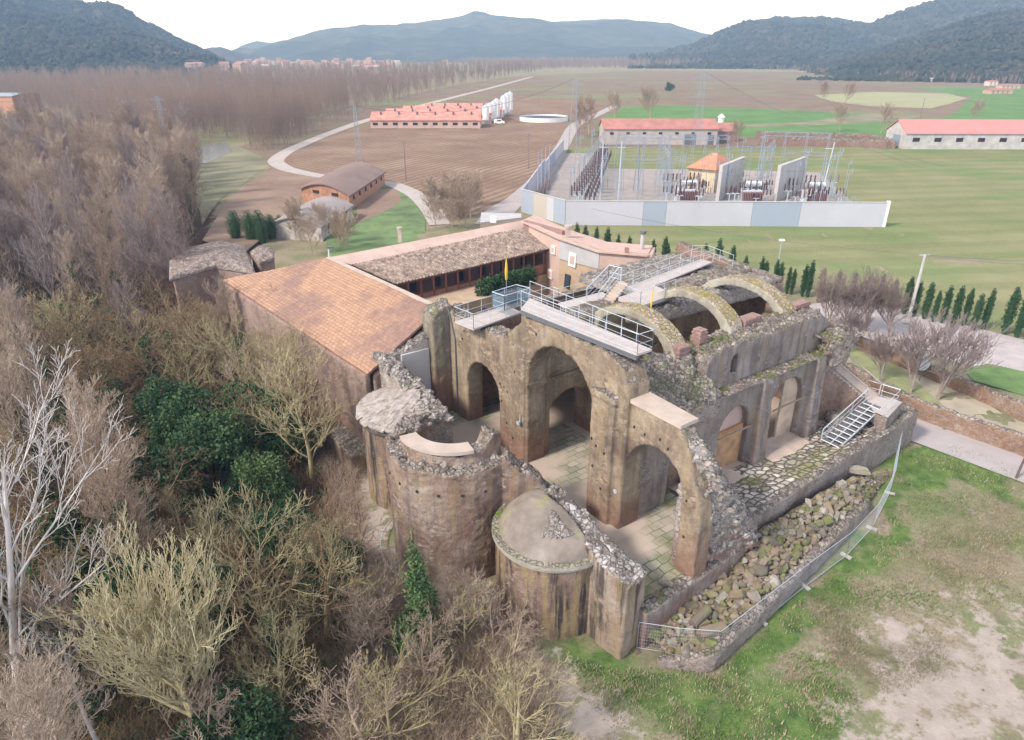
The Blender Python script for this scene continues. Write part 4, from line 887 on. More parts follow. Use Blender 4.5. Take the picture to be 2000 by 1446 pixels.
def wallstrip(p, q, z0, th=.5, zt0=None, zt1=None):
    d = (q-p); d.z = 0; d.normalize(); nrm = Vector((-d.y, d.x, 0))*th; mb = MB(); zt0 = p.z if zt0 is None else zt0; zt1 = q.z if zt1 is None else zt1
    mb.hexa([Vector((p.x,p.y,z0)), Vector((q.x,q.y,z0)), Vector((q.x+nrm.x,q.y+nrm.y,z0)), Vector((p.x+nrm.x,p.y+nrm.y,z0)), Vector((p.x,p.y,zt0)), Vector((q.x,q.y,zt1)), Vector((q.x+nrm.x,q.y+nrm.y,zt1)), Vector((p.x+nrm.x,p.y+nrm.y,zt0))]); return mb
inn = (RR-ER); inn.z = 0; inn.normalize(); al = (ER-EL); al.z = 0; al.normalize()
a0, a1 = EL+inn*.5+al*.5-Vector((0,0,.1)), ER+inn*.5-al*.3-Vector((0,0,.1))
M['wingwall'] = ruin_mat('wing stone wall', [(.23,.15,.125),(.33,.225,.185),(.38,.28,.235),(.40,.30,.26)], streak=.2, moss=.2, block=.35, dampz=-1, topth=.8)
ruin(wallstrip(a0, a1, -5.5, -.6), 'eaves_wall', M['wingwall'], wing, .22, .03, .03)
ruin(wallstrip(RL+al*.5, RR, -1, .3, 7.6, 7.7), 'court_wall', M['wingwall'], wing, .3, .02, .02)
ruin(wallstrip(a0, RL+al*.5, -5.5, .6, 5.2, 7.4), 'end_wall', M['wingwall'], wing, .22, .03, .03)
ruin(wallstrip(a1, RR-al*.3, -3, -.4, 4.5, 7.6), 'end_wall', M['wingwall'], wing, .22, .03, .03)
pw = at(470,590,3.8); pc = a0.lerp(a1, .085); d = (a1-a0).normalized(); out = Vector((d.y, -d.x, 0)); out = out if out.dot(-inn) > 0 else -out
mb = MB(); c0 = pc+out*.52; c0.z = 3.2
mb.beam(c0-d*.5, c0+d*.5, .12, 1.9); mb.build('window', M['window'], wing)
bt = thing('buttress_shed', 'low pinkish rendered lean-to block at the foot of the left apse', 'lean-to', at(690, 870, -3.5))
q = [at(636,838,-1.5), at(682,892,-1.5), at(722,882,-1.5), at(715,800,-1.0)]
mb = MB(); mb.hexa([Vector((p.x,p.y,-4.6)) for p in q]+[q[0], q[1], q[2], q[3]]); ruin(mb, 'wall', M['apse_red'], bt, .16, .03, .04)
# ------------------------------------------------------------------ cloister gallery
gal = thing('cloister_gallery', 'wooden cloister gallery under a mottled grey barrel tile roof', 'gallery', at(900, 560, 0))
T0, T1, T2, T3 = at(687,518,7.45), at(1022,446,7.45), at(1078,487,6.3), at(772,557,6.3)
uvgrid('roof', T0, T1, T2, T3, 420, 26, M['old_tile'], gal, wave=.42, sag=.12, rows=.05, amp=.16)
K0, K1 = at(640,503,8.0), at(1022,430,8.0); ruin(wallstrip(K0, K1, -2, -.3), 'back_wall', M['plaster_pink'], gal, .3, .015, .03)
mb = MB(); mb.add([K0-Vector((0,0,.02)), K1-Vector((0,0,.02)), T1+Vector((0,0,.03)), T0+Vector((0,0,.03))], [(0,1,2,3)]); mb.build('roof_fillet', M['plaster_pink'], gal)
ax = (T2-T3).normalized(); nb = Vector((-ax.y, ax.x, 0)).normalized(); nb = nb if nb.dot(T0-T3) > 0 else -nb
f0 = T3-ax*2+nb*.5; f1 = T2+nb*.5
def gp(t, z, dpt=0): p = f0.lerp(f1, t)+nb*dpt; return Vector((p.x, p.y, z))
mb = MB(); mb.beam(gp(0,6.15), gp(1,6.15), .2, .22); mb.build('eaves_beam', M['wood'], gal)
for k in range(15):
    mb = MB(); p = gp((k+.5)/15, 0); mb.beam(Vector((p.x,p.y,3.5)), Vector((p.x,p.y,6.1)), .2, .2); mb.build('post', M['wood'], gal)
mb = MB(); mb.beam(gp(0,4.1), gp(1,4.1), .1, 1.0); mb.build('parapet', flat_mat('brick red parapet', (.33,.16,.12), .9, .2, 2), gal)
mb = MB(); mb.beam(gp(0,4.66), gp(1,4.66), .18, .1); mb.build('handrail', M['wood'], gal)
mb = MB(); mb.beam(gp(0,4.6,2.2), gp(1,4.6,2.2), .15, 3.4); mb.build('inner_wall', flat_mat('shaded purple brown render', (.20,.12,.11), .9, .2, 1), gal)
for k in range(7):
    mb = MB(); mb.beam(gp((k+.7)/7.5,5.0,2.1), gp((k+1.0)/7.5,5.0,2.1), .08, 1.6); mb.build('window', M['window'], gal)
mb = MB(); mb.beam(gp(0,3.5,1.1), gp(1,3.5,1.1), 2.3, .2); mb.build('floor', M['wood'], gal)
lowp = at(960,608,1.6); mb = MB(); mb.beam(gp(-.1,1.5,-.25), gp(1,1.5,-.25), .3, 4.0); mb.build('lower_wall', M['plaster_ochre'], gal)
for k, u in enumerate((912, 938, 966, 992)):
    p = at(u, 607-k*4, 3.0) ; mb = MB()
    t_ = max(0, min(1, (p-f0).dot(ax)/(f1-f0).length)); c0 = gp(t_, 0, -.44)
    prof = [(-.55,0),(.55,0)]+[(.55*math.cos(math.pi*i/10), 1.9+.55*math.sin(math.pi*i/10)) for i in range(11)]
    mb.v = [tuple(c0+ax*x+Vector((0,0,z+.9))) for x, z in prof]+[tuple(c0+ax*x+nb*.15+Vector((0,0,z+.9))) for x, z in prof]; n_ = len(prof)
    mb.f = [tuple(range(n_)), tuple(range(2*n_-1, n_-1, -1))]+[(i, n_+i, n_+(i+1)%n_, (i+1)%n_) for i in range(n_)]; mb.m = [0]*len(mb.f); mb.build('arched_opening', M['blue'], gal)
# lower court range with ochre front and arched doors, just behind the left arch
cr = thing('court_range', 'low ochre court range with three dark arched doors', 'building', at(930, 620, 0))
c0, c1 = at(812,590,5.0), at(1000,560,3.4)
ca, cb = at(880,625,3.2), at(1010,590,3.2)
mb = wallstrip(ca, cb, -1, .4, 4.4, 4.4); mb.build('wall', M['plaster_ochre'], cr)
d = (cb-ca); d.z = 0; d.normalize(); nn = Vector((d.y, -d.x, 0)); nn = nn if nn.y < 0 else -nn
for k in range(4):
    mb = MB(); c_ = ca+d*(2.0+1.9*k)+nn*.06; prof = [(-.5,0),(.5,0)]+[(.5*math.cos(math.pi*i/10), 1.6+.5*math.sin(math.pi*i/10)) for i in range(11)]
    mb.v = [tuple(Vector((c_.x+d.x*x, c_.y+d.y*x, 1.4+z))) for x, z in prof]+[tuple(Vector((c_.x+d.x*x-nn.x*.2, c_.y+d.y*x-nn.y*.2, 1.4+z))) for x, z in prof]; n_ = len(prof)
    mb.f = [tuple(range(n_)), tuple(range(2*n_-1, n_-1, -1))]+[(i, n_+i, n_+(i+1)%n_, (i+1)%n_) for i in range(n_)]; mb.m = [0]*len(mb.f); mb.build('arched_door', M['blue'], cr)
mb = MB(); r0 = gp(-.02, 4.3, -.4); r1_ = gp(.55, 4.3, -.4); mb.add([ca+Vector((0,0,1.25)), cb+Vector((0,0,1.25)), r1_, r0], [(0,1,2,3)]); mb.build('roof', M['plaster_ochre'], cr)
# ------------------------------------------------------------------ rendered house at the back of the court
hs_ = thing('rendered_house', 'flat pink and grey rendered house behind the cloister', 'house', at(1160, 540, -1))
HP = [at(1022,431,8.3), at(1094,464,8.2), at(1172,490,7.8), at(1268,498,7.8)]
def wallpart(p, q, z0, z1a, z1b, mat, name, th=.4, lift=0):
    mb = wallstrip(p, q, z0, th, z1a, z1b)
    if lift: d = (q-p).normalized(); mb.v = [(x+d.y*lift, y-d.x*lift, z) for x, y, z in mb.v]
    return mb.build(name, mat, hs_)
wallpart(HP[0], HP[1], -1, 8.3, 8.2, M['plaster_pink'], 'wall'); wallpart(HP[1], HP[2], -1, 8.2, 7.8, M['plaster_ochre'], 'wall'); wallpart(HP[2], HP[3], -1, 7.8, 7.8, M['plaster_ochre'], 'wall')
wallpart(HP[1], HP[2], 5.9, 8.21, 7.81, M['plaster_grey'], 'upper_render', .1, .11); wallpart(HP[2], HP[3], 4.9, 7.81, 7.81, M['plaster_pink'], 'upper_render', .1, .11)
bk = Vector((1.5, 6, 0)); mb = MB()
for i in range(3):
    ov = Vector((-.25,-.35,0)); mb.add([HP[i]+ov+Vector((0,0,.03)), HP[i+1]+ov+Vector((0,0,.03)), HP[i+1]+bk+Vector((0,0,-.6)), HP[i]+bk+Vector((0,0,-.6)), HP[i]+ov-Vector((0,0,.12)), HP[i+1]+ov-Vector((0,0,.12)), HP[i+1]+bk-Vector((0,0,.8)), HP[i]+bk-Vector((0,0,.8))], [(0,1,2,3),(7,6,5,4),(0,4,5,1),(1,5,6,2),(2,6,7,3),(3,7,4,0)])
mb.build('roof', flat_mat('pale pink roof tiles', (.53,.36,.30), .9, .15, 1.5, bump=.5), hs_)
wallpart(HP[3], HP[3]+bk, -1, 7.8, 7.0, M['plaster_pink'], 'wall', -.3)
for (u, v, w_, h_, mt, nm) in ((1121,505,1.0,1.5,'white','window'),(1083,483,.8,.9,'white','window'),(1078,536,.9,1.0,'white','window'),(1112,550,.7,1.5,'window','window'),(1224,505,.4,.9,'brick','window')):
    for i in range(3):
        if HP[i].x < 0: pass
    seg = 0 if u < 1093 else (1 if u < 1172 else 2); A, B = HP[seg], HP[seg+1]; 
    lo_, hi_ = 0, 1
    for _ in range(30):
        mid = (lo_+hi_)/2; p = A.lerp(B, mid); dep = p.y*math.cos(PITCH)+(CAM_H-p.z)*math.sin(PITCH); uu = 1000+FPX*p.x/dep
        if uu < u: lo_ = mid
        else: hi_ = mid
    p = A.lerp(B, lo_); zz = 8.0 - (v-(465+ (u-1095)*.33 if u > 1093 else 432+(u-1022)*.45))*.052 - .2; d = (B-A).normalized()
    c_ = Vector((p.x, p.y, zz))+Vector((d.y, -d.x, 0))*.1
    mb = MB(); mb.beam(c_-d*w_/2, c_+d*w_/2, .18, h_); fr = mb.build('window', M[mt], hs_)
    if mt == 'white': mb = MB(); mb.beam(c_-d*w_*.3+Vector((d.y,-d.x,0))*.06, c_+d*w_*.3+Vector((d.y,-d.x,0))*.06, .12, h_*.6); mb.build('pane', M['plaster_pink'], fr)
mb = wallstrip(at(1022,431,8.4), at(1098,452,8.4), 6.5, .5); mb.build('brick_parapet', M['brick'], hs_)
def chimney(u, v, z, h, w, mat, lab, cat='chimney', name='chimney', round_=False):
    p = at(u, v, z); o = thing(name, lab, cat, p); mb = MB()
    if round_: mb.tube(p, p+Vector((0,0,h)), w, w*.8, 10)
    else: mb.box(p.x-w, p.x+w, p.y-w, p.y+w, p.z, p.z+h)
    mb.build('shaft', mat, o); mb = MB(); mb.tube(p+Vector((0,0,h)), p+Vector((0,0,h+.3)), w*1.35, w*1.5, 10); mb.build('cap', M['darksteel'] if round_ else mat, o)
chimney(1253, 492, 7.2, 1.9, .24, M['plaster_grey'], 'round grey chimney with black cap on the pink house', round_=True)
chimney(782, 473, 7.8, 1.3, .2, M['slab'], 'square cream chimney above the gallery wall')
chimney(1109, 462, 8.0, .9, .3, M['slab'], 'stubby cream vent behind the pink house')
sh = thing('beige_shed', 'small beige flat roofed shed behind the gallery ridge', 'shed', at(980,440,0)); s4 = [at(938,438,6.2), at(1018,428,6.2), at(1018,420,6.2), at(940,418,6.2)]
mb = MB(); mb.hexa([Vector((p.x,p.y,-2)) for p in s4]+s4); mb.build('wall', flat_mat('beige render', (.55,.44,.33), .9, .1), sh); mb = MB(); mb.hexa([p+Vector((0,0,.02)) for p in s4]+[p+Vector((0,0,.2)) for p in s4]); mb.build('roof', M['plaster_grey'], sh)
p = at(963, 432, 6.5); mb = MB(); mb.box(p.x-.4, p.x+.4, p.y-.2, p.y+.2, p.z-.2, p.z+.6); mb.build('air_unit', M['white'], sh)
p = at(643,500,6.5); o = thing('lamp_post', 'white lamp post with small box behind the orange roof corner', 'lamp post', p-Vector((0,0,6))); mb = MB(); mb.tube(p-Vector((0,0,6)), p+Vector((0,0,.8)), .08, .08); mb.build('post', M['white'], o); mb = MB(); mb.box(p.x-.1, p.x+.5, p.y-.15, p.y+.15, p.z+.8, p.z+1.0); mb.build('lamp_head', M['darksteel'], o)
# ------------------------------------------------------------------ old outbuilding with stone slab roof, left
M['pinkslab'] = ruin_mat('pinkish stone tile roof', [(.28,.21,.18),(.40,.32,.28),(.48,.40,.35)], streak=0, moss=.05, dampz=-20, topth=-.5, rub=((.50,.41,.36),(.27,.20,.17)))
ob = thing('stone_outbuilding', 'old brown outbuilding with a mottled pinkish stone tile roof at the wing corner', 'outbuilding', at(430, 560, -2))
def polyhouse(parent, px, z, apex, zap, mat_roof, mat_wall, zb=-5, jit=.1):
    E_ = [at(u, v, z) for u, v in px]; ap = at(*apex, zap); mb = MB()
    for i in range(len(E_)):
        a, b_ = E_[i], E_[(i+1) % len(E_)]
        n = 8
        for k in range(n):
            for l in range(n-k):
                f = lambda x, y: (a+(b_-a)*(x/n)+(ap-a)*(y/n))
                mb.add([f(k,l), f(k+1,l), f(k,l+1)], [(0,1,2)])
                if l < n-k-1: mb.add([f(k+1,l), f(k+1,l+1), f(k,l+1)], [(0,1,2)])
    n0_ = len(mb.v)
    mb.add([p-Vector((0,0,.35)) for p in E_], [tuple(range(len(E_)-1,-1,-1))]); 
    for i in range(len(E_)): a, b_ = E_[i], E_[(i+1)%len(E_)]; mb.add([a, a-Vector((0,0,.35)), b_-Vector((0,0,.35)), b_], [(0,1,2,3)])
    cx = sum(E_, Vector())/len(E_)
    for i in range(260):
        w_ = [rng.random()**2 for _ in E_]; s_ = sum(w_)+.6*rng.random(); q = (sum((e*w for e, w in zip(E_, w_)), Vector()) + ap*(s_-sum(w_)))/s_
        stones(mb, [q+Vector((0,0,.1))], .4, .9, rng, .3)
    bm_ = ruin(mb, 'roof', mat_roof, parent, .16, .03, .1)
    w = MB(); k = len(E_); I = [cx+(p-cx)*.93 for p in E_]; w.v = [(p.x, p.y, zb) for p in I]+[(p.x, p.y, z-.1) for p in I]; w.f = [tuple(range(k-1,-1,-1)), tuple(range(k, 2*k))]+[(i,(i+1)%k,k+(i+1)%k,k+i) for i in range(k)]; w.m = [0]*len(w.f)
    ruin(w, 'wall', mat_wall, parent, .25, .04, .04)
polyhouse(ob, [(330,545),(420,520),(500,533),(478,480),(430,469),(375,482),(330,510)], 4.4, (430,492), 5.3, M['pinkslab'], M['wingwall'])
polyhouse(ob, [(488,492),(505,512),(536,504),(534,488),(505,478)], 4.6, (515,493), 5.0, M['pinkslab'], M['wingwall'])
# ------------------------------------------------------------------ stone heap beside the terrace and its retaining wall
rw = thing('heap_retaining_wall', 'low rough wall holding back the heap of fallen stones', 'retaining wall', F(8, -8.3, -2.9))
RP = [(-1.6,-9.2),(4,-8.75),(10,-8.1),(16.6,-7.3)]
mbw = ridge(RP, [-1.7,-1.45,-1.25,-1.15], [.6,.6,.6,.6], -3.6, amp=.06); mb2 = ridge([(16.6,-7.3),(17.3,-6.6)], [-1.15,-1.2], [.6,.6], -3.4, amp=.05); mb3 = ridge([(-1.6,-9.2),(-3.4,-7.4)], [-1.8,-2.5], [.5,.5], -3.6, amp=.1)
ruin(merge(mbw, mb2, mb3), 'wall', M['retain'], rw, .12, .04, .08)
def heapz(a, b):
    bo = np.interp(a, [-3,-1.6,4,10,16.6,24], [-8.6,-9.2,-8.75,-8.1,-7.3,-6.0]); bi = -5.9; t_ = min(1, max(0, (b-bo)/(bi-bo)))
    zi = np.interp(a, [-4,-1,3,6.5,16,20,24], [-2.6,-1.9,-1.2,-.15,-.2,-1.1,-2.2]); zo = np.interp(a, [-4,-1.6,10,16,18,24], [-2.9,-1.9,-1.5,-1.5,-2.2,-2.6])
    return float(zo+(zi-zo)*t_**.9 + .18*noise.noise(Vector((a*.7, b*.7, 0))) + .5*math.exp(-((a-5.6)**2+(b+7.1)**2)/2.2)), bo, bi
hm = MB()
def hfn(u, v):
    a = -2.9+u*26.6; _, bo, bi = heapz(a, -7); b = bo+.2+(bi-bo+.1)*v; z = heapz(a, b)[0]; return F(a, b, z-.12+.07*noise.noise(Vector((a*3, b*3, 2))))
hm.grid(150, 26, hfn)
M['heapsoil'] = ruin_mat('mossy heap soil', [(.12,.10,.07),(.17,.145,.10),(.24,.20,.15)], streak=0, moss=.95, dampz=-20, topth=-.5, rub=((.30,.25,.20),(.10,.08,.06)), mosscol=(.17,.175,.06))
hm.build('rubble_soil', M['heapsoil'], None, 'mossy earth and small rubble filling the heap of stones', 'rubble', kind='stuff', smooth=True)
m, nt, b = newmat('fallen stone'); t = NT(nt); t.P(True); r_ = t.objrand()
c = t.ramp(r_, [(.0, (.19,.13,.09)), (.25, (.28,.21,.155)), (.45, (.12,.10,.085)), (.62, (.37,.33,.29)), (.74, (.19,.13,.10)), (.86, (.13,.145,.05))]); c = t.mix(t.ramp(t.noise(3.2, 6, .75), [(.4, 0.0), (.7, .55)]), c, (.15,.12,.09))
c = t.mix(t.ramp(t.math('ADD', t.noise(1.6, 5, .7), t.math('MULTIPLY', t.normal_z(), .12)), [(.58, 0.0), (.70, .75)]), c, (.17,.19,.05))
t.l(c, b.inputs['Base Color']); b.inputs['Roughness'].default_value = .92; t.bump(t.noise(7, 6, .75), .7, .04, b); M['stone'] = m
def stone_mesh(kind, seed):
    r = random.Random(seed); bm = bmesh.new()
    if kind == 'block': bmesh.ops.create_cube(bm, size=1); sc = (1, r.uniform(.55,.8), r.uniform(.45,.7))
    elif kind == 'drum': bmesh.ops.create_cone(bm, cap_ends=True, segments=12, radius1=.3, radius2=.3, depth=1.5); sc = (1, 1, 1)
    else: bmesh.ops.create_icosphere(bm, subdivisions=2, radius=.5); sc = (1, r.uniform(.7,.95), r.uniform(.6,.85))
    if kind == 'block': bmesh.ops.bevel(bm, geom=bm.edges[:], offset=.09, segments=2, affect='EDGES'); bmesh.ops.subdivide_edges(bm, edges=bm.edges[:], cuts=1)
    for v in bm.verts:
        n_ = noise.noise(v.co*1.9+Vector((seed*3.1, 0, 0)))*.26+noise.noise(v.co*4.5+Vector((0, seed*2.3, 0)))*.06
        if kind == 'drum': n_ *= .3
        v.co += v.co.normalized()*n_; v.co = Vector((v.co.x*sc[0], v.co.y*sc[1], v.co.z*sc[2]))
    if kind == 'drum': bmesh.ops.rotate(bm, verts=bm.verts, matrix=Matrix.Rotation(math.pi/2, 3, 'Y'))
    me = bpy.data.meshes.new('stone'); bm.to_mesh(me); bm.free(); me.materials.append(M['stone']); return me
SM = [('round', stone_mesh('r', k)) for k in range(5)] + [('block', stone_mesh('block', 20+k)) for k in range(5)]
rs = random.Random(21); placed = []
G_H = 'stones of the heap beside the terrace wall'
LB = {'round': 'rounded weathered boulder lying in the heap beside the terrace wall', 'block': 'squared fallen building stone lying in the heap beside the terrace wall'}
tries = 0
while len(placed) < 295 and tries < 12000:
    tries += 1; a = rs.uniform(-2.6, 22.5); _, bo, bi = heapz(a, -7); b_ = rs.uniform(bo+.35, bi-.05); s = rs.choice((.3,.36,.42,.48,.56,.68)) if a < 17 else rs.choice((.26,.32,.4))
    if 3.0 < a < 7.0 and b_ > -8.2 and rs.random() < .85: continue
    if 14 < a < 17 and b_ < -6.6 and b_ > -7.4 and rs.random() < .6: continue
    if any((a-x)**2+(b_-y)**2 < ((s+s2)*.38)**2 for x, y, s2 in placed): continue
    placed.append((a, b_, s)); kd, me = rs.choice(SM); o = link_mesh('fallen_stone', me); z = heapz(a, b_)[0]
    o.location = F(a, b_, z+s*.12); o.rotation_euler = (rs.uniform(-.8,.8), rs.uniform(-.8,.8), rs.uniform(0, 6.3)); k = s*1.15; o.scale = (k*rs.uniform(.9,1.25), k*rs.uniform(.8,1.05), k)
    zn = ('at the near end of the heap' if a < 3 else 'beside the mossy mound of the heap' if a < 8 else 'in the middle of the heap' if a < 13.5 else 'at the far end of the heap'); big = 'large ' if s > .6 else 'small ' if s < .4 else ''; st_ = big+('rounded weathered boulder ' if kd == 'round' else 'squared fallen building stone ')+zn; tag(o, st_, 'stone', 'stones of the heap: '+st_)
sr_ = MB()
for k in range(1900):
    a = rs.uniform(-2.8, 23); _, bo, bi = heapz(a, -7); b_ = rs.uniform(bo+.2, bi-.02); stones(sr_, [F(a, b_, heapz(a, b_)[0]+.02)], .12, .30, rs)
sr_.build('small_rubble', M['stone'], None, 'small broken stones packed between the larger stones of the heap', 'rubble', kind='stuff')
for lab, me, a, b_, sc_, rz in (('fallen column drum lying across the near end of the stone heap', stone_mesh('drum', 3), -.2, -7.4, .95, .75), ('long pale stone slab propped at the near end of the heap', stone_mesh('block', 44), -.4, -8.5, 1.5, .3), ('long squared lintel lying at the far end of the stone heap', stone_mesh('block', 45), 18.6, -5.5, 1.3, -.4)):
    o = link_mesh('fallen_stone', me); o.location = F(a, b_, heapz(a, b_)[0]+.3); o.rotation_euler = (.08, -.1, rz); o.scale = (sc_, sc_*.6, sc_*.5) if 'drum' not in lab else (sc_,)*3; tag(o, lab, 'stone')
# a few loose stones elsewhere
for lab, u, v, z, s in (('pale block standing at the foot of the near corner', 1240, 1275, -3, .55), ('two-toned white stone on the inner side of the low wall', 1300, 1143, -.35, .75), ('small grey lichen stone inside the low wall', 1283, 1165, -.35, .5), ('flat tan boulder on the garden path', 1970, 797, -1.9, 1.6), ('small boulder at the foot of the round right apse', 1008, 1245, -3, .5)):
    o = link_mesh('loose_stone', stone_mesh('block', int(u))); p = at(u, v, z); o.location = p+Vector((0,0,.15)); o.scale = (s, s*.8, s*.6); o.rotation_euler = (0,.1,u); tag(o, lab, 'stone')
for k in range(30):
    u, v = rs.uniform(1250, 2000), rs.uniform(1130, 1440); p = ground_at(u, v)
    if p.x < at(1440, 1240, -2.8).x and v < 1290: continue
    o = link_mesh('small_stone', rs.choice(SM)[1]); o.location = p+Vector((0,0,.03)); s_ = rs.uniform(.10,.24); o.scale = (s_, s_, s_*.7); o.rotation_euler = (0,0,u); tag(o, 'small stone lying loose in the grass right of the heap', 'stone', 'small loose stones in the grass')
# ------------------------------------------------------------------ temporary mesh fence round the heap
def fence_panel(p, q, lab, group):
    o = thing('mesh_barrier', lab, 'fence panel', p, group); d = q-p; up = Vector((0,0,1.9)); mb = MB(); m2 = MB()
    for a, b_ in ((p, p+up), (q, q+up), (p+up, q+up), (p+up*.06, q+up*.06)): mb.tube(a, b_, .015, .015, 5)
    mb.build('frame', M['steel'], o)
    n_ = int(d.length/.12)
    for k in range(1, n_): a = p+d*k/n_; m2.tube(a+up*.06, a+up, .0028, .0028, 3, False)
    for k in range(1, 8): m2.tube(p+up*k/8, q+up*k/8, .0028, .0028, 3, False)
    m2.build('wire_mesh', M['steel'], o)
def foot(p, d, lab):
    o = thing('concrete_block', lab, 'concrete block', p, 'concrete blocks of the mesh fence'); d = d.normalized(); mb = MB(); mb.beam(p-d*.33+Vector((0,0,.08)), p+d*.33+Vector((0,0,.08)), .2, .14); mb.build('block', flat_mat('concrete foot', (.62,.58,.54), .9, .1) if 'cf' not in M else M['cf'], o)
M['cf'] = flat_mat('pale concrete foot', (.42,.40,.375), .9, .12, 3)
FP = [(1243,1268),(1322,1280),(1400,1286),(1488,1216),(1572,1148),(1652,1088),(1702,1034),(1737,965),(1752,878)]
FW = [ground_at(u, v) for u, v in FP]
for i in range(len(FW)-1): fence_panel(FW[i], FW[i+1]-Vector((0,0,0)), 'thin galvanised mesh panel of the fence round the stone heap', 'mesh panels round the stone heap')
for i in range(2, len(FW)-1): d = FW[i+1]-FW[i]; foot(FW[i], Vector((-d.y, d.x, 0))+Vector((.9,-.4,0)), 'pale concrete block holding up the mesh fence round the stone heap')
# pale curved handrail round the foot of the central apse
mb = MB(); pts = []
for k in range(16): t_ = H*(.62+.04*k); pts.append(F(CA[0]+5.0*math.cos(t_), CA[1]+5.0*math.sin(t_), -2.6))
mb.path(pts, .045, 6)
for k in range(0, 16, 3): mb.tube(pts[k]-Vector((0,0,1.2)), pts[k], .04, .04)
mb.build('curved_handrail', M['steel'], None, 'pale curved handrail following the foot of the central apse', 'handrail')
# ------------------------------------------------------------------ garden walls right of the church
def gwall(name, lab, px, z, h, th=.55, mat=None):
    pts = [at(u, v, z) for u, v in px]; path = [toab(p) for p in pts]; o = thing(name, lab, 'stone wall', pts[0])
    ruin(ridge(path, [z+h]*len(path), [th]*len(path), z-.6, amp=.07), 'masonry', mat or M['garden_wall'], o, .17, .05, .07)
gwall('garden_wall', 'long brown stone wall bordering the road', [(1640,735),(1700,772),(1790,818),(1900,858),(2000,893),(2090,925)], -2.1, 1.7)
gwall('garden_wall', 'farther brown stone wall between the lawn and the gravel lane', [(1600,648),(1690,690),(1790,730),(1900,778),(2000,822),(2090,862)], -2.1, 1.4)
for lab, u0, v0, u1, v1, r_ in (('leaning wooden post at the right edge beside the road', 1984, 935, 1998, 868, .09),):
    mb = MB(); p = ground_at(u0, v0); mb.tube(p, p+Vector((.15,0,2.3)), r_, r_*.8, 7); mb.tube(p+Vector((.15,0,2.3)), p+Vector((.16,0,2.38)), r_*.9, r_*.3, 7); mb.build('wooden_post', flat_mat('dark timber post', (.13,.09,.08)), None, lab, 'post')
o = thing('notice_board', 'pale rounded notice board between the bare garden trees', 'notice board', ground_at(1795, 745)); p = ground_at(1795, 745)
mb = MB(); mb.tube(p, p+Vector((0,0,1.2)), .04, .04); mb.build('post', M['darksteel'], o); mb = MB()
prof = [(math.cos(t_)*.62, 1.85+math.sin(t_)*.78) for t_ in np.linspace(0, 2*math.pi, 15)[:-1]]; mb.prism(prof, 0, .08, lambda x, y, z: Vector((p.x+x, p.y+z, p.z+y))); mb.build('board', flat_mat('pale grey board', (.50,.55,.53)), o)
M['gsteel'] = flat_mat('dull blue grey steel', (.27,.31,.36), .6, .1, 1)
# ------------------------------------------------------------------ poles, wires, pylons
def wire(p, q, sag, lab='thin overhead wire', n=14, r=.02):
    mb = MB(); pts = [p.lerp(q, k/n)-Vector((0,0,4*sag*(k/n)*(1-k/n))) for k in range(n+1)]; mb.path(pts, r, 3); o = mb.build('overhead_wire', M['darksteel'], None, lab, 'wire', 'conductors in the substation' if 'slack' in lab else None)
pp = ground_at(1775, 622); o = thing('utility_pole', 'pale concrete utility pole among the cypresses', 'utility pole', pp); mb = MB(); mb.tube(pp, pp+Vector((0,0,7.6)), .2, .13, 8); mb.build('shaft', M['concrete'], o); mb = MB(); mb.beam(pp+Vector((-.6,0,7.5)), pp+Vector((.6,.1,7.5)), .1, .1); mb.build('crossarm', M['steel'], o)
wire(pp+Vector((0,0,7.55)), pp+Vector((-34, 30, 6.5)), .8, 'wire running left from the concrete pole over the field', r=.025); wire(pp+Vector((0,0,7.55)), pp+Vector((26,-3, 7.8)), .5, 'wire running right from the concrete pole', r=.035); wire(pp+Vector((.3,0,7.4)), pp+Vector((26,-2.4, 7.4)), .7, 'lower wire running right from the concrete pole', r=.025)
lp = ground_at(1512, 560); o = thing('street_lamp', 'slim street lamp with a flat round head among the cypresses', 'street lamp', lp); mb = MB(); mb.tube(lp, lp+Vector((0,0,6.2)), .07, .05, 8); mb.build('post', M['steel'], o); mb = MB(); mb.tube(lp+Vector((0,0,6.15)), lp+Vector((0,0,6.3)), .42, .34, 14); mb.build('lamp_head', M['white'], o)
def lattice(u, v, h, w0, w1, lab, z=-2, arms=((.95,.0),), name='pylon', r=.045, base_kind=False):
    p = at(u, v, z); o = thing(name, lab, 'pylon', p); mb = MB(); n = max(5, int(h/3))
    def cr(k, s): w = w0+(w1-w0)*k/n; return p+Vector(((s&1)*w-w/2, ((s>>1)&1)*w-w/2, h*k/n))
    for k in range(n):
        for s in (0, 1, 3, 2): mb.tube(cr(k,s), cr(k+1,s), r, r, 4, False)
        for s, s2 in ((0,1),(1,3),(3,2),(2,0)): mb.tube(cr(k,s), cr(k+1,s2), r*.6, r*.6, 3, False); mb.tube(cr(k+1,s), cr(k+1,s2), r*.6, r*.6, 3, False)
    mb.build('lattice_mast', M['gsteel'], o); mb = MB()
    for f_, L in arms:
        if L: c_ = p+Vector((0,0,h*f_)); mb.tube(c_+Vector((-L,0,0)), c_+Vector((L,0,0)), r, r, 4); mb.tube(c_+Vector((-L,0,0)), c_+Vector((0,0,h*.05)), r*.6, r*.6, 3); mb.tube(c_+Vector((L,0,0)), c_+Vector((0,0,h*.05)), r*.6, r*.6, 3)
    if mb.v: mb.build('crossarm', M['gsteel'], o)
    return p+Vector((0,0,h))
t1 = lattice(1118, 292, 21, 2.6, .9, 'tall lattice pylon at the left end of the substation', arms=((.92,3.2),(.8,3.2)))
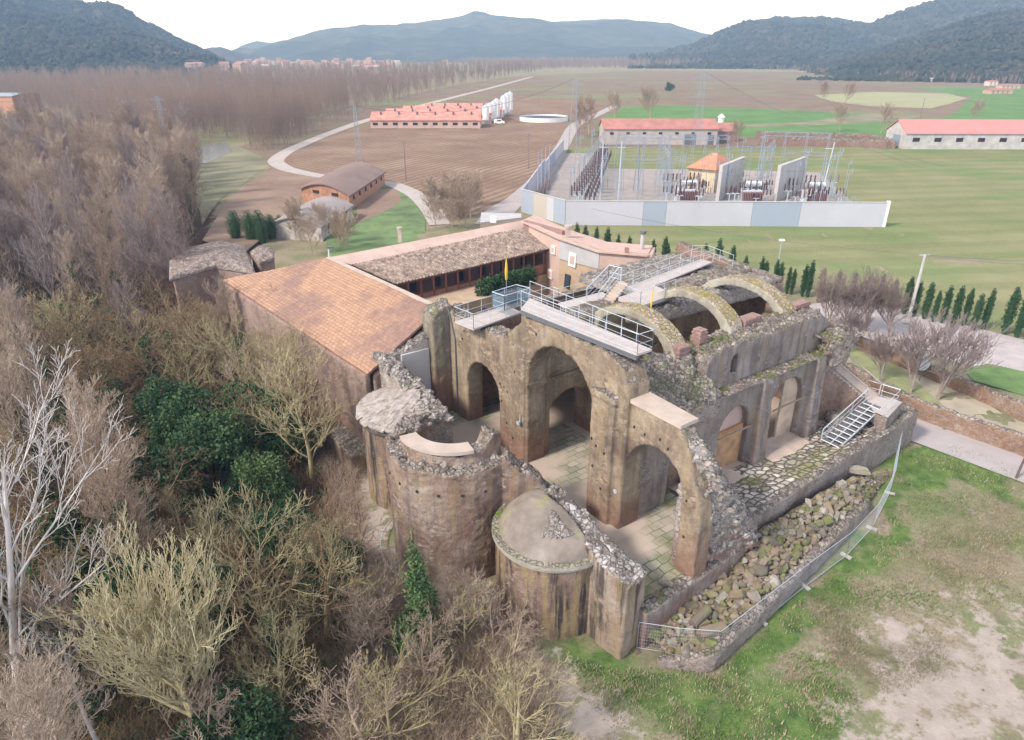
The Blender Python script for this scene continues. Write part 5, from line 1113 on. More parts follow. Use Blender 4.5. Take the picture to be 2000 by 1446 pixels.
t2 = lattice(1358, 292, 23, 2.8, 1.0, 'tallest lattice pylon behind the substation', arms=((.9,3.6),(.78,3.6),(.66,3.6)))
t3 = lattice(702, 318, 15, 1.6, .5, 'slim lattice pylon in the ploughed field', arms=((.93,2.5),))
t4 = lattice(335, 330, 18, 1.5, .5, 'slim lattice mast rising among the bare poplars', arms=((.95,1.8),(.82,1.8)))
for p, q, s_, l_ in ((t1, t3, 5, 'long wire from the left pylon to the field pylon'), (t3, t4, 4, 'long wire from the field pylon into the bare poplars'), (t2, t2+Vector((40,-60,-20)), 2, 'wire falling from the tallest pylon to the right gantry'), (t2, t2+Vector((46,-60,-20)), 2.5, 'second wire falling from the tallest pylon to the right gantry'), (t4, t4+Vector((-90,20,2)), 3, 'wire leaving the poplar mast to the left')): wire(p, q, s_, l_, r=.05)
for (u, v, h, lab) in ((793,352,9,'thin dark pole in the ploughed field'),(1032,330,9,'thin pole beside the substation corner'),(338,410,12,'leaning dark pole among the poplars'),(1797,232,9,'distant thin pole in the green field')):
    p = at(u, v, -2); mb = MB(); mb.tube(p, p+Vector((-.5 if v == 410 else 0,0,h)), .17, .1, 6); mb.beam(p+Vector((-.7,0,h-.3)), p+Vector((.7,0,h-.3)), .1, .1); mb.build('power_pole', flat_mat('weathered pole', (.22,.17,.16)), None, lab, 'power pole')
# ------------------------------------------------------------------ substation
Zs = -2.0
wp = [(1100,294),(1063,345),(1019,414),(1104,440),(1722,444),(1640,318)]
PAL = {'w': flat_mat('white precast wall', (.50,.49,.53), .85, .05, .2), 'b': flat_mat('blue grey precast wall', (.34,.385,.45), .85, .05, .2), 'y': flat_mat('cream precast wall', (.47,.42,.36), .85, .05, .2)}
ss = thing('substation_wall', 'pale precast perimeter wall of the electrical substation with blue bays', 'wall', at(1400,442,Zs))
W_ = [at(u, v, Zs) for u, v in wp]
def bays(p, q, spec, h=4.3):
    x = 0
    for cde, f in spec:
        a = p.lerp(q, x); x2 = x+f; b_ = p.lerp(q, min(1, x2)-.0008); x = x2; mb = MB(); mb.beam(a+Vector((0,0,h/2-.2)), b_+Vector((0,0,h/2-.2)), .25, h+.4); mb.build('wall_bay', PAL[cde], ss)
bays(W_[3], W_[4], [('w',.245),('b',.072),('w',.27),('b',.15),('w',.263)]); bays(W_[2], W_[3], [('b',.3),('y',.3),('w',.15),('b',.25)]); bays(W_[0], W_[1], [('w',.5),('b',.3),('w',.2)], 3.4); bays(W_[1], W_[2], [('b',.2),('w',.3),('w',.3),('b',.2)], 4.2)
mb = MB(); mb.beam(W_[4]+Vector((0,0,2.2)), W_[4]+Vector((.5,0,2.2)), .5, 4.8); mb.build('end_pier', M['white'], ss)
mb = MB(); mb.beam(W_[2]+Vector((0,0,4.35)), W_[3]+Vector((0,0,4.35)), .4, .12); mb.beam(W_[3]+Vector((0,0,4.35)), W_[4]+Vector((0,0,4.35)), .4, .12); mb.build('coping', M['concrete'], ss)
sheet('substation_yard', [(1100,300),(1062,350),(1030,410),(1104,438),(1715,440),(1600,338),(1400,332),(1180,330),(1185,300)], Zs, M['yardgravel'], .09)
pv = Vector((W_[4].x, W_[4].y, Zs)); qv = at(1600, 372, Zs); rf = thing('mesh_fence', 'green wire fence closing the right side of the substation', 'fence', pv); mb = MB()
for k in range(26): a = pv.lerp(qv, k/25); mb.tube(a, a+Vector((0,0,2.4)), .05, .05, 4)
for z in (.2, .9, 1.6, 2.35): mb.tube(pv+Vector((0,0,z)), qv+Vector((0,0,z)), .035, .035, 3)
mb.build('posts_and_wires', flat_mat('green wire', (.20,.34,.28)), rf)
cb = thing('control_building', 'small cream control building with an orange hipped roof', 'building', at(1375, 365, Zs))
q = [at(1340,372,Zs), at(1392,378,Zs), at(1425,360,Zs), at(1375,355,Zs)]; mb = MB(); mb.hexa(q+[p+Vector((0,0,5.0)) for p in q]); mb.build('wall', flat_mat('cream render', (.66,.53,.36)), cb)
c_ = sum(q, Vector())/4; Q = [c_+(p-c_)*1.12+Vector((0,0,5.02)) for p in q]; ap = c_+Vector((0,0,7.6)); mb = MB(); mb.add(Q+[ap, ap+(q[1]-q[0])*.2], [(0,1,5,4),(1,2,5),(2,3,4,5),(3,0,4),(3,2,1,0)]); mb.build('roof', flat_mat('orange tiles', (.62,.26,.15), .9, .15, 1), cb)
mb = MB(); a = q[0].lerp(q[1], .55)+Vector((0,-.08,1.3)); mb.beam(a, a+(q[1]-q[0])*.16, .1, 2.6); mb.build('door', M['darksteel'], cb)
for (u, lab) in ((1400, 'left concrete fire wall between the transformers'), (1512, 'right concrete fire wall between the transformers')):
    p = at(u, 395, Zs); p2 = at(u+(14 if u < 1500 else 20), 372, Zs)+Vector((3.5, 0, 0)); o = thing('fire_wall', lab, 'fire wall', p); mb = MB(); mb.beam(p+Vector((0,0,3.6)), p2+Vector((0,0,3.6)), .7, 7.2); mb.build('wall', M['concrete'], o); mb = MB(); mb.beam(p+Vector((0,0,7.26)), p2+Vector((0,0,7.26)), .85, .12); mb.build('coping', M['concrete'], o)
M['insul'] = flat_mat('brown insulator', (.07,.03,.035), .3); M['redp'] = flat_mat('red grey paint', (.25,.15,.15), .6); M['tank'] = flat_mat('pale transformer tank', (.55,.58,.60), .5)
def transformer(p, lab):
    o = thing('transformer', lab, 'transformer', p); mb = MB(); mb.box(p.x-2, p.x+2, p.y-1.3, p.y+1.3, p.z+.3, p.z+3); mb.box(p.x-2.3, p.x+2.3, p.y-1.5, p.y+1.5, p.z, p.z+.35); mb.build('tank', M['tank'], o)
    mb = MB()
    for k in range(12): mb.box(p.x-2+k*.34, p.x-1.85+k*.34, p.y-2.1, p.y-1.35, p.z+.7, p.z+2.8)
    mb.build('radiator', M['redp'], o)
    mb = MB(); c_ = p+Vector((.6,.7,4.0)); mb.tube(c_-Vector((1.6,0,0)), c_+Vector((1.6,0,0)), .55, .55, 14); mb.build('conservator', M['tank'], o)
    for k in range(3):
        mb = MB(); b_ = p+Vector((-1.4+k*1.2,-.2,3)); 
        for j in range(6): mb.tube(b_+Vector((0,0,j*.3)), b_+Vector((0,0,j*.3+.2)), .24-.02*j, .12, 8)
        mb.tube(b_, b_+Vector((0,0,1.9)), .1, .1, 6); mb.build('bushing', M['insul'], o)
for u, v, lab in ((1338,398,'transformer nearest the cream control building'),(1462,400,'transformer between the two fire walls'),(1585,402,'transformer right of the right fire wall')): transformer(at(u, v, Zs), lab)
o0 = thing('disconnector', 'grey post with dark insulators in the switch yard', 'disconnector', (0,0,0), 'switch gear posts in the substation yard')
mb = MB(); mb.box(-.25,.25,-.25,.25,0,.3); mb.tube((0,0,0), (0,0,2.4), .14, .12, 6); mb.tube((-.9,0,2.4), (.9,0,2.4), .12, .12, 6); mb.build('stand', M['steel'], o0, local=True)
for s in (-1, 0, 1):
    mb = MB(); 
    for j in range(5): mb.tube((s*.8,0,2.5+j*.26), (s*.8,0,2.7+j*.26), .2, .1, 7)
    mb.tube((s*.8,0,2.4), (s*.8,0,3.9), .08, .08, 5); mb.build('insulator', M['insul'], o0, local=True)
def put(proto, pts, group=None):
    for i, (p, rz, sc) in enumerate(pts):
        if i == 0: proto.location = p; proto.rotation_euler = (0,0,rz); proto.scale = (sc,)*3
        else: copy_tree(proto, p, rz, sc)
rs = random.Random(5); pts = []
for k in range(16): pts.append((at(1125,414,Zs).lerp(at(1178,318,Zs), k/15), .25, 1.3))
for k in range(16): pts.append((at(1150,420,Zs).lerp(at(1186,325,Zs), k/15), .25, 1.1))
for u0, u1, v0, v1, n_ in ((1300,1385,370,408,14),(1418,1500,352,405,14),(1535,1640,378,412,16)):
    for k in range(n_): pts.append((at(rs.uniform(u0,u1), rs.uniform(v0,v1), Zs), rs.uniform(-.3,.3), rs.uniform(.7,1.15)))
put(o0, pts)
def gantry(u0, v0, u1, v1, h, lab, bays_=3):
    p, q = at(u0, v0, Zs), at(u1, v1, Zs); o = thing('gantry', lab, 'gantry', p)
    for k in range(bays_+1):
        a = p.lerp(q, k/bays_); mb = MB(); mb.tube(a+Vector((-.5,0,0)), a+Vector((-.12,0,h)), .055, .055, 4); mb.tube(a+Vector((.5,0,0)), a+Vector((.12,0,h)), .055, .055, 4)
        for j in range(8): mb.tube(a+Vector((-.5+.38*j/8,0,h*j/8)), a+Vector((.5-.38*(j+1)/8,0,h*(j+1)/8)), .03,.03, 3)
        mb.build('column', M['gsteel'], o)
    mb = MB(); e = Vector((0,0,h)); mb.tube(p+e, q+e, .055, .055, 4); mb.tube(p+e-Vector((0,0,.8)), q+e-Vector((0,0,.8)), .055, .055, 4); n_ = bays_*6
    for k in range(n_): mb.tube(p.lerp(q, k/n_)+e-Vector((0,0,.8*(k%2))), p.lerp(q, (k+1)/n_)+e-Vector((0,0,.8*((k+1)%2))), .03, .03, 3)
    mb.build('beam', M['gsteel'], o)
gantry(1200, 372, 1410, 376, 12, 'long steel gantry across the middle of the substation', 5); gantry(1208, 392, 1330, 394, 9, 'lower steel gantry in front of the empty yard', 3)
gantry(1478, 372, 1600, 378, 12.5, 'steel gantry at the right end of the substation', 3); gantry(1128, 398, 1176, 316, 8, 'gantry running back along the left switch gear', 6); gantry(1282, 360, 1300, 402, 10, 'short gantry beside the left transformer', 2)
p = at(1182,388,Zs)
for i, (u, v) in enumerate(((1050,395),(1057,388),(1064,380),(1072,372))):
    p = at(u, v, Zs); o = thing('lightning_mast', 'slim mast in the group of four at the substation corner', 'mast', p, 'four slim masts at the substation corner'); mb = MB(); mb.tube(p, p+Vector((0,0,10)), .14, .08, 6); mb.build('shaft', flat_mat('mast steel', (.30,.30,.36)) if 'mast' not in M else M['mast'], o); mb = MB(); mb.tube(p, p+Vector((0,0,2.4)), .24, .2, 6); mb.build('base', M['redp'], o)
for u, v, lab in ((1172,394,'slender steel mast alone in the gravel yard'),(1207,395,'lattice mast standing in the gravel yard'),(1600,398,'leaning timber pole at the right end of the substation')):
    p = at(u, v, Zs); mb = MB(); mb.tube(p, p+Vector((.8 if u == 1600 else 0,0,12)), .18, .1, 6); mb.beam(p+Vector((-.8,0,10.8)), p+Vector((.9,0,10.8)), .12, .12); mb.build('yard_mast', M['steel'], None, lab, 'mast')
for i, (a_, lab) in enumerate((((1300,362,1392,366,11,''),'tall gantry left of the cream control building'),((1415,366,1500,368,9,''),'gantry between the two fire walls'),((1530,366,1602,370,8,''),'low gantry right of the right fire wall'),((1212,380,1290,382,12,''),'high gantry over the empty gravel yard'),((1478,392,1500,360,10,''),'short gantry running back between the fire walls'),((1182,372,1300,374,10,''),'gantry behind the left switch gear'))): gantry(*a_[:5], lab, 2)
for k in range(46):
    u, v = rs.choice(((rs.uniform(1290,1392), rs.uniform(355,405)), (rs.uniform(1412,1505), rs.uniform(350,405)), (rs.uniform(1530,1650), rs.uniform(375,410)), (rs.uniform(1105,1180), rs.uniform(330,420)))); p = at(u, v, Zs); h = rs.uniform(4, 11); mb = MB(); mb.tube(p, p+Vector((0,0,h)), .09, .05, 5); mb.beam(p+Vector((-.6,0,h*.9)), p+Vector((.6,0,h*.9)), .07, .07); mb.tube(p+Vector((.55,0,h*.9)), p+Vector((.55,0,h*.9+.9)), .13, .08, 6); mb.build('switch_pole', M['gsteel'], None, 'thin grey switch pole crowded in the substation yard', 'pole', 'thin poles in the substation yard')
for k in range(26):
    a = at(rs.uniform(1290,1640), rs.uniform(356,400), Zs)+Vector((0,0,rs.uniform(5,9))); b_ = a+Vector((rs.uniform(-9,9), rs.uniform(-8,12), rs.uniform(-1,1))); wire(a, b_, .4, 'slack conductor slung between substation gantries', 6, .03)
# ------------------------------------------------------------------ farm buildings
M['barnroof'] = flat_mat('salmon barn tiles', (.56,.25,.20), .9, .28, .5); M['redroof'] = flat_mat('dull red roof', (.40,.18,.15), .9, .2, .3); M['brightroof'] = flat_mat('coral sheet roof', (.62,.22,.20), .8, .08, .2)
def gable(name, lab, cat, p, L, D, h, rise, rz, mw, mr_, wins=0, group=None, win_h=.6, win_w=1.0, vents=0, wz=.62, ov=.4, doors=()):
    """long house: local x along the front, y backward"""
    T = lambda x, y, z: Vector(p)+Matrix.Rotation(rz, 3, 'Z') @ Vector((x, y, z)); o = thing(name, lab, cat, p, group); mb = MB()
    vs = [T(0,0,-.5),T(L,0,-.5),T(L,D,-.5),T(0,D,-.5),T(0,0,h),T(L,0,h),T(L,D,h),T(0,D,h),T(0,D/2,h+rise),T(L,D/2,h+rise)]
    mb.add(vs, [(3,2,1,0),(0,1,5,4),(2,3,7,6),(1,2,6,9,5),(3,0,4,8,7),(4,5,9,8),(6,7,8,9)]); mb.build('wall', mw, o); mb = MB()
    e = ov*rise/(D/2)
    for s in (0, 1):
        y0, y1 = (-ov, D/2) if s == 0 else (D+ov, D/2); a = [T(-ov,y0,h-e+.05),T(L+ov,y0,h-e+.05),T(L+ov,y1,h+rise+.05),T(-ov,y1,h+rise+.05)]; b_ = [q+Vector((0,0,.16)) for q in a]
        mb.hexa(a+b_ if s == 0 else [a[1],a[0],a[3],a[2],b_[1],b_[0],b_[3],b_[2]])
    rf = mb.build('roof', mr_, o)
    for k in range(wins):
        x = L*(k+.5)/wins; mb = MB(); mb.box(x-win_w/2, x+win_w/2, -.06, .1, h*wz-win_h/2, h*wz+win_h/2, T); mb.build('window', M['darkvoid'], o)
    for x, w_, hh in doors: mb = MB(); mb.box(x, x+w_, -.07, .1, 0, hh, T); mb.build('door', M['darksteel'], o)
    for k in range(vents):
        x = L*(k+.5)/vents; mb = MB(); mb.tube(T(x, D*.32, h+rise*.55), T(x, D*.32, h+rise*.64+1.0), .4, .4, 8); mb.tube(T(x, D*.32, h+rise*.64+1.0), T(x, D*.32, h+rise*.64+1.3), .55, .3, 8); mb.build('roof_vent', M['darksteel'], rf)
    return o
pb = at(724,251,-2); pb2 = at(938,251,-2); L_ = (pb2-pb).length
for k, (dx, dl, lab) in enumerate(((0,0,'nearest long salmon roofed farm shed with a row of dark windows'),(3,1,'second salmon roofed farm shed behind the nearest'),(8,2,'third salmon roofed farm shed from the front'),(16,0,'rearmost salmon roofed farm shed'))):
    p = pb+Vector((dx, k*17.5, 0)); gable('farm_shed', lab, 'farm shed', p, L_-dx+dl+(k*3), 15, 3.1, 2.6, .0, M['plaster_pink'], M['barnroof'], 11 if k == 0 else 0, 'salmon roofed farm sheds', 1.0, 2.0, 6, .55)
rs = random.Random(9)
for k, (u, v, h) in enumerate(((949,243,7),(957,241,7.5),(964,239,8),(970,236,8.5),(976,233,7.5),(984,229,9),(990,226,9.5),(996,222,9.5))):
    p = at(u, v, -2); o = thing('feed_silo', 'white cylindrical feed silo with conical top at the end of the farm sheds', 'silo', p, 'white feed silos at the farm sheds'); mb = MB(); mb.tube(p+Vector((0,0,1.8)), p+Vector((0,0,h)), 1.5, 1.5, 14); mb.tube(p+Vector((0,0,.4)), p+Vector((0,0,1.8)), .4, 1.5, 14); mb.build('drum', M['white'], o)
    mb = MB(); mb.tube(p+Vector((0,0,h)), p+Vector((0,0,h+1)), 1.55, .3, 14); mb.build('lid', M['steel'], o); mb = MB()
    for j in range(4): a = math.pi/4+j*math.pi/2; mb.tube(p+Vector((math.cos(a)*1.3, math.sin(a)*1.3, 0)), p+Vector((math.cos(a)*1.3, math.sin(a)*1.3, 2.2)), .08, .08, 4)
    mb.build('legs', M['steel'], o)
vp = at(975, 243, -2); o = thing('white_van', 'small white van parked beside the feed silos', 'van', vp); mb = MB(); pr = [(-2.3,.4),(2.3,.4),(2.3,1.1),(1.5,1.3),(.9,2.0),(-2.3,2.05)]; mb.prism(pr, -.9, .9, lambda x, y, z: Vector((vp.x+x, vp.y+z, vp.z+y))); mb.build('body', M['white'], o)
for sx in (-1.4, 1.4):
    for sy in (-.9, .9): mb = MB(); mb.tube(vp+Vector((sx, sy-.1, .35)), vp+Vector((sx, sy+.1, .35)), .35, .35, 12); mb.build('wheel', M['darksteel'], o)
mb = MB(); mb.box(vp.x-.9, vp.x+.8, vp.y-.93, vp.y-.89, vp.z+1.3, vp.z+1.85); mb.build('side_window', M['window'], o)
tk = at(1062,236,-2); o = thing('slurry_tank', 'wide round dark slurry tank with a pale rim behind the pylon', 'tank', tk); mb = MB(); mb.tube(tk, tk+Vector((0,0,2.0)), 11, 11, 40, False); mb.tube(tk, tk+Vector((0,0,1.9)), 10.6, 10.6, 40, False); mb.build('wall', M['white'], o); mb = MB(); mb.tube(tk+Vector((0,0,1.2)), tk+Vector((0,0,1.25)), 10.6, 10.6, 40); mb.build('liner', flat_mat('dark liner', (.06,.07,.10)), o); mb = MB(); mb.tube(tk+Vector((0,0,2.0)), tk+Vector((0,0,2.2)), 11.1, 11.1, 40, False); mb.build('rim', M['darksteel'], o)
p = at(1178,283,-2); gable('long_barn', 'long grey barn with dull red roof behind the substation', 'barn', p, 38, 12, 5.0, 2.6, .0, flat_mat('grey beige block wall', (.43,.38,.34), .9, .15, .6), M['redroof'], 7, None, .8, 1.2, 0, .72, doors=((27,4,3.4),(35,2,3)))
p = at(1352,281,-2); gable('barn_annexe', 'lower red walled annexe at the right end of the long barn', 'barn annexe', p+Vector((6,4,0)), 10, 9, 3.6, 2.2, .05, M['redp'], M['redroof'], 2, doors=((3,2.5,2.6),))
p = at(1405,262,-2); o = thing('water_tower', 'small white domed tank behind the long barn', 'tank', p); mb = MB(); mb.tube(p, p+Vector((0,0,6)), 1.1, 1.1, 12); mb.build('drum', M['white'], o); mb = MB(); mb.tube(p+Vector((0,0,6)), p+Vector((0,0,7.2)), 1.5, .3, 12); mb.build('dome', M['white'], o)
p = at(1764,292,-2); rb_ = gable('stone_barn', 'grey stone barn with bright coral roof at the right of the field', 'barn', p, 41, 13, 4.9, 3.4, -.02, flat_mat('pale stone wall', (.47,.44,.42), .9, .2, .5), M['brightroof'], 6, None, 1.2, 2.2, 0, .6)
gz0 = at(1737,288,-2); mb = MB(); e1 = Vector(p)+Vector((0,.0,0)); mb = MB(); mb.beam(p+Vector((-.12,3.5,2)), p+Vector((-.12,7.5,2)), .1, 4); mb.build('door', flat_mat('blue grey door', (.22,.28,.36)), rb_)
def ruinwall(px, lab, h=1.6):
    pts = [at(u, v, -2) for u, v in px]; o = thing('ruined_wall', lab, 'ruined wall', pts[0]); ruin(ridge([toab(q) for q in pts], [-2+h]*len(pts), [.9]*len(pts), -2.5, amp=.5), 'masonry', M['rubble'], o, .35, .12, .2)
ruinwall([(1476,270),(1560,272),(1660,274),(1700,276)], 'far one of two ruined shed walls in the field', 2.2); ruinwall([(1480,283),(1560,285),(1650,287),(1730,291)], 'near one of two ruined shed walls in the field', 2.6)
ruinwall([(1700,276),(1745,291)], 'short pale end wall joining the ruined shed walls', 2.4)
# curved roof brick barn and its lower grey neighbour
def vault_barn(name, lab, p, q, depth, h, rise, mw, mr_, wins, win_side):
    """p->q gable front line, depth vector away"""
    o = thing(name, lab, 'barn', p); n_ = 14; e = q-p; pr = [(k/n_, h+rise*math.sin(math.pi*k/n_)) for k in range(n_+1)]
    def pt(t_, z, d_): return p+e*t_+depth*d_+Vector((0,0,z))
    mb = MB(); N = n_+3; f0_ = [pt(0,-.5,0)]+[pt(t_,z-.1,0) for t_, z in pr]+[pt(1,-.5,0)]; f1_ = [v_+depth for v_ in f0_]; N = len(f0_)
    mb.v = [tuple(v_) for v_ in f0_+f1_]; mb.f = [tuple(range(N)), tuple(range(2*N-1, N-1, -1))]+[(i, N+i, N+(i+1)%N, (i+1)%N) for i in range(N)]; mb.m = [0]*len(mb.f); mb.build('wall', mw, o)
    mb = MB(); mb.grid(n_+1, 2, lambda u, v: pt(-.03+1.06*u, h+rise*math.sin(math.pi*u)+.08, -.02+1.04*v)); k = len(mb.v)
    mb.grid(n_+1, 2, lambda u, v: pt(-.03+1.06*u, h+rise*math.sin(math.pi*u)-.12, -.02+1.04*v)); 
    for i in range(n_): mb.f.append((i, i+1, k+i+1, k+i)); mb.f.append((n_+1+i, n_+2+i, k+n_+2+i, k+n_+1+i)); mb.m += [0,0]
    mb.build('roof', mr_, o); nrm = Vector((e.y, -e.x, 0)).normalized(); nrm = nrm if nrm.y < 0 else -nrm
    for t_ in wins: mb = MB(); c_ = pt(t_, h*.8+rise*.25, 0)+nrm*.06; mb.beam(c_-e.normalized()*.9, c_+e.normalized()*.9, .15, .55); mb.build('window', M['darkvoid'], o)
    for k in range(win_side): c_ = pt(1, h*.7, (k+.7)/(win_side+.4))+e.normalized()*.06; mb = MB(); mb.beam(c_-depth.normalized()*.4, c_+depth.normalized()*.4, .15, .8); mb.build('window', M['darkvoid'], o)
p = at(592,396,-2); q = at(684,412,-2); dv = at(752,362,-2)-q
vault_barn('brick_barn', 'old brick barn with a curved brown roof and two slit windows', p, q, dv, 2.9, 1.6, flat_mat('orange brick wall', (.38,.20,.13), .9, .3, 1.5, bump=.4), flat_mat('brown curved sheet roof', (.22,.15,.13), .9, .15, .2), (.32,.72), 6)
p = at(535,462,-2); q = at(630,470,-2); dv = at(690,425,-2)-q
vault_barn('grey_barn', 'lower grey curved roof shed in front of the brick barn', p, q, dv, 2.2, 1.3, flat_mat('pale block wall', (.42,.38,.35), .9, .25, 1), flat_mat('grey curved cement roof', (.30,.26,.25), .95, .18, .3), (), 3)
# orange block building at the left edge, and the far town
gable('brick_block', 'orange brick building with grey flat roof at the left edge', 'building', at(-60,222,-2)+Vector((0,0,0)), 23, 26, 8, 1.0, .06, flat_mat('orange brick', (.52,.27,.17), .9, .12), flat_mat('blue grey sheet roof', (.30,.36,.42)), 0)
rs = random.Random(31); HM = [flat_mat('house wall %d' % k, c) for k, c in enumerate(((.62,.56,.50),(.55,.40,.33),(.66,.62,.60),(.50,.34,.27)))]; HR = [flat_mat('house roof %d' % k, c) for k, c in enumerate(((.38,.17,.13),(.32,.20,.17),(.45,.42,.42)))]
def mini_house(k):
    w, d_, h = rs.uniform(9, 22), rs.uniform(9, 14), rs.uniform(6, 15); mb = MB(); mb.mi = 0
    vs = [(-w/2,-d_/2,0),(w/2,-d_/2,0),(w/2,d_/2,0),(-w/2,d_/2,0),(-w/2,-d_/2,h),(w/2,-d_/2,h),(w/2,d_/2,h),(-w/2,d_/2,h)]; mb.hexa([Vector(q) for q in vs]); mb.mi = 1
    mb.add([(-w/2-.4,-d_/2-.4,h),(w/2+.4,-d_/2-.4,h),(w/2+.4,d_/2+.4,h),(-w/2-.4,d_/2+.4,h),(-w/2,0,h+2.4),(w/2,0,h+2.4)], [(0,1,5,4),(2,3,4,5),(1,2,5),(3,0,4)])
    mb.mi = 2
    for f_ in range(int(h/3)):
        for c_ in range(int(w/4)): x = -w/2+2+c_*4; mb.box(x-.6, x+.6, -d_/2-.1, -d_/2+.05, 1+f_*3, 2.4+f_*3)
    return mb.mesh('town_house', [HM[k % 4], HR[k % 3], M['window']])
HMs = [mini_house(k) for k in range(8)]
for k in range(120):
    u = rs.choice((rs.gauss(720, 110), rs.gauss(600, 60), rs.gauss(500, 28))); u = max(448, u); y = rs.uniform(1300, 2300) if u > 560 else rs.uniform(950, 1700)
    x = (u-1000)/FPX*y*1.08; o = link_mesh('town_house', rs.choice(HMs)); o.location = (x, y, -2); o.rotation_euler = (0,0,rs.uniform(-.6,.6)); tag(o, 'small distant house of the town beyond the river trees', 'house', 'houses of the distant town')
for k, (u, y) in enumerate(((1800,700),(1830,640),(1700,800),(1815,560),(1905,620),(280,560),(250,700),(660,900))):
    o = link_mesh('farmhouse', HMs[k]); x = (u-1000)/FPX*y*1.08; o.location = (x, y, -2); o.scale = (.9,.8,.4); tag(o, 'low distant farmhouse at the foot of the hills', 'house', 'farmhouses at the foot of the hills')
# ------------------------------------------------------------------ vegetation
def bark(name, c0, c1, c2, sc=2.0):
    m, nt, b = newmat(name); t = NT(nt); t.P(True); r_ = t.objrand()
    c = t.ramp(t.noise(sc, 4, .7), [(.3, c0), (.5, c1), (.7, c2)]); c = t.mix(.45, c, t.ramp(r_, [(0, c0), (1, c2)]))
    t.l(c, b.inputs['Base Color']); b.inputs['Roughness'].default_value = .9; b.inputs['Specular IOR Level'].default_value = .15; return m
M['b_pink'] = bark('pinkish bare twigs', (.26,.18,.13), (.42,.315,.235), (.56,.455,.36))
M['b_yel'] = bark('lichen yellow twigs', (.26,.21,.10), (.42,.355,.20), (.56,.49,.31))
M['b_brown'] = bark('brown twigs', (.11,.07,.045), (.22,.145,.09), (.35,.25,.14))
M['b_white'] = bark('pale birch bark', (.36,.31,.28), (.49,.44,.40), (.62,.57,.53))
M['b_grey'] = bark('grey garden tree twigs', (.20,.15,.13), (.30,.23,.21), (.40,.33,.31))
def leafmat(name, c0, c1, c2):
    m, nt, b = newmat(name); t = NT(nt); t.P(True); c = t.ramp(t.noise(1.6, 4, .7), [(.3, c0), (.5, c1), (.72, c2)]); c = t.mix(t.math('MULTIPLY', t.objrand(), .35), c, c2)
    t.l(c, b.inputs['Base Color']); b.inputs['Roughness'].default_value = .7; b.inputs['Specular IOR Level'].default_value = .25; return m
M['l_dark'] = leafmat('dark evergreen leaves', (.014,.038,.018), (.030,.072,.028), (.085,.15,.05))  # lightest stop paints lit leaf tips into the green
M['l_mid'] = leafmat('mid green leaves', (.04,.08,.03), (.075,.13,.045), (.14,.20,.08))
M['l_cyp'] = leafmat('cypress foliage', (.018,.05,.022), (.03,.075,.03), (.055,.11,.042))
M['l_dull'] = leafmat('dull mauve cypress foliage', (.10,.085,.075), (.16,.13,.115), (.22,.18,.16))
def segs_mesh(name, S, mat, n=3):
    """S: array rows p(3) q(3) r0 r1 -> prisms"""
    S = np.array(S, float); p, q, r0, r1 = S[:,:3], S[:,3:6], S[:,6:7], S[:,7:8]; d = q-p; L = np.linalg.norm(d, axis=1, keepdims=True)+1e-9; d = d/L
    up = np.where(np.abs(d[:,2:3]) < .9, np.array([[0,0,1.]]), np.array([[1.,0,0]])); x = np.cross(d, up); x /= np.linalg.norm(x, axis=1, keepdims=True)+1e-9; y = np.cross(x, d)
    V = []
    for c, r in ((p, r0), (q, r1)):
        for i in range(n): a = 2*math.pi*i/n; V.append(c+(x*math.cos(a)+y*math.sin(a))*r)
    V = np.stack(V, 1).reshape(-1, 3); k = np.arange(len(S))[:,None]*2*n
    Fc = np.concatenate([k+np.array([[i, (i+1)%n, n+(i+1)%n, n+i]]) for i in range(n)], 0)
    me = bpy.data.meshes.new(name); nv, nf = len(V), len(Fc); me.vertices.add(nv); me.vertices.foreach_set('co', V.ravel()); me.loops.add(nf*4); me.loops.foreach_set('vertex_index', Fc.ravel()); me.polygons.add(nf); me.polygons.foreach_set('loop_start', np.arange(nf)*4)
    me.update(calc_edges=True); me.materials.append(mat); return me
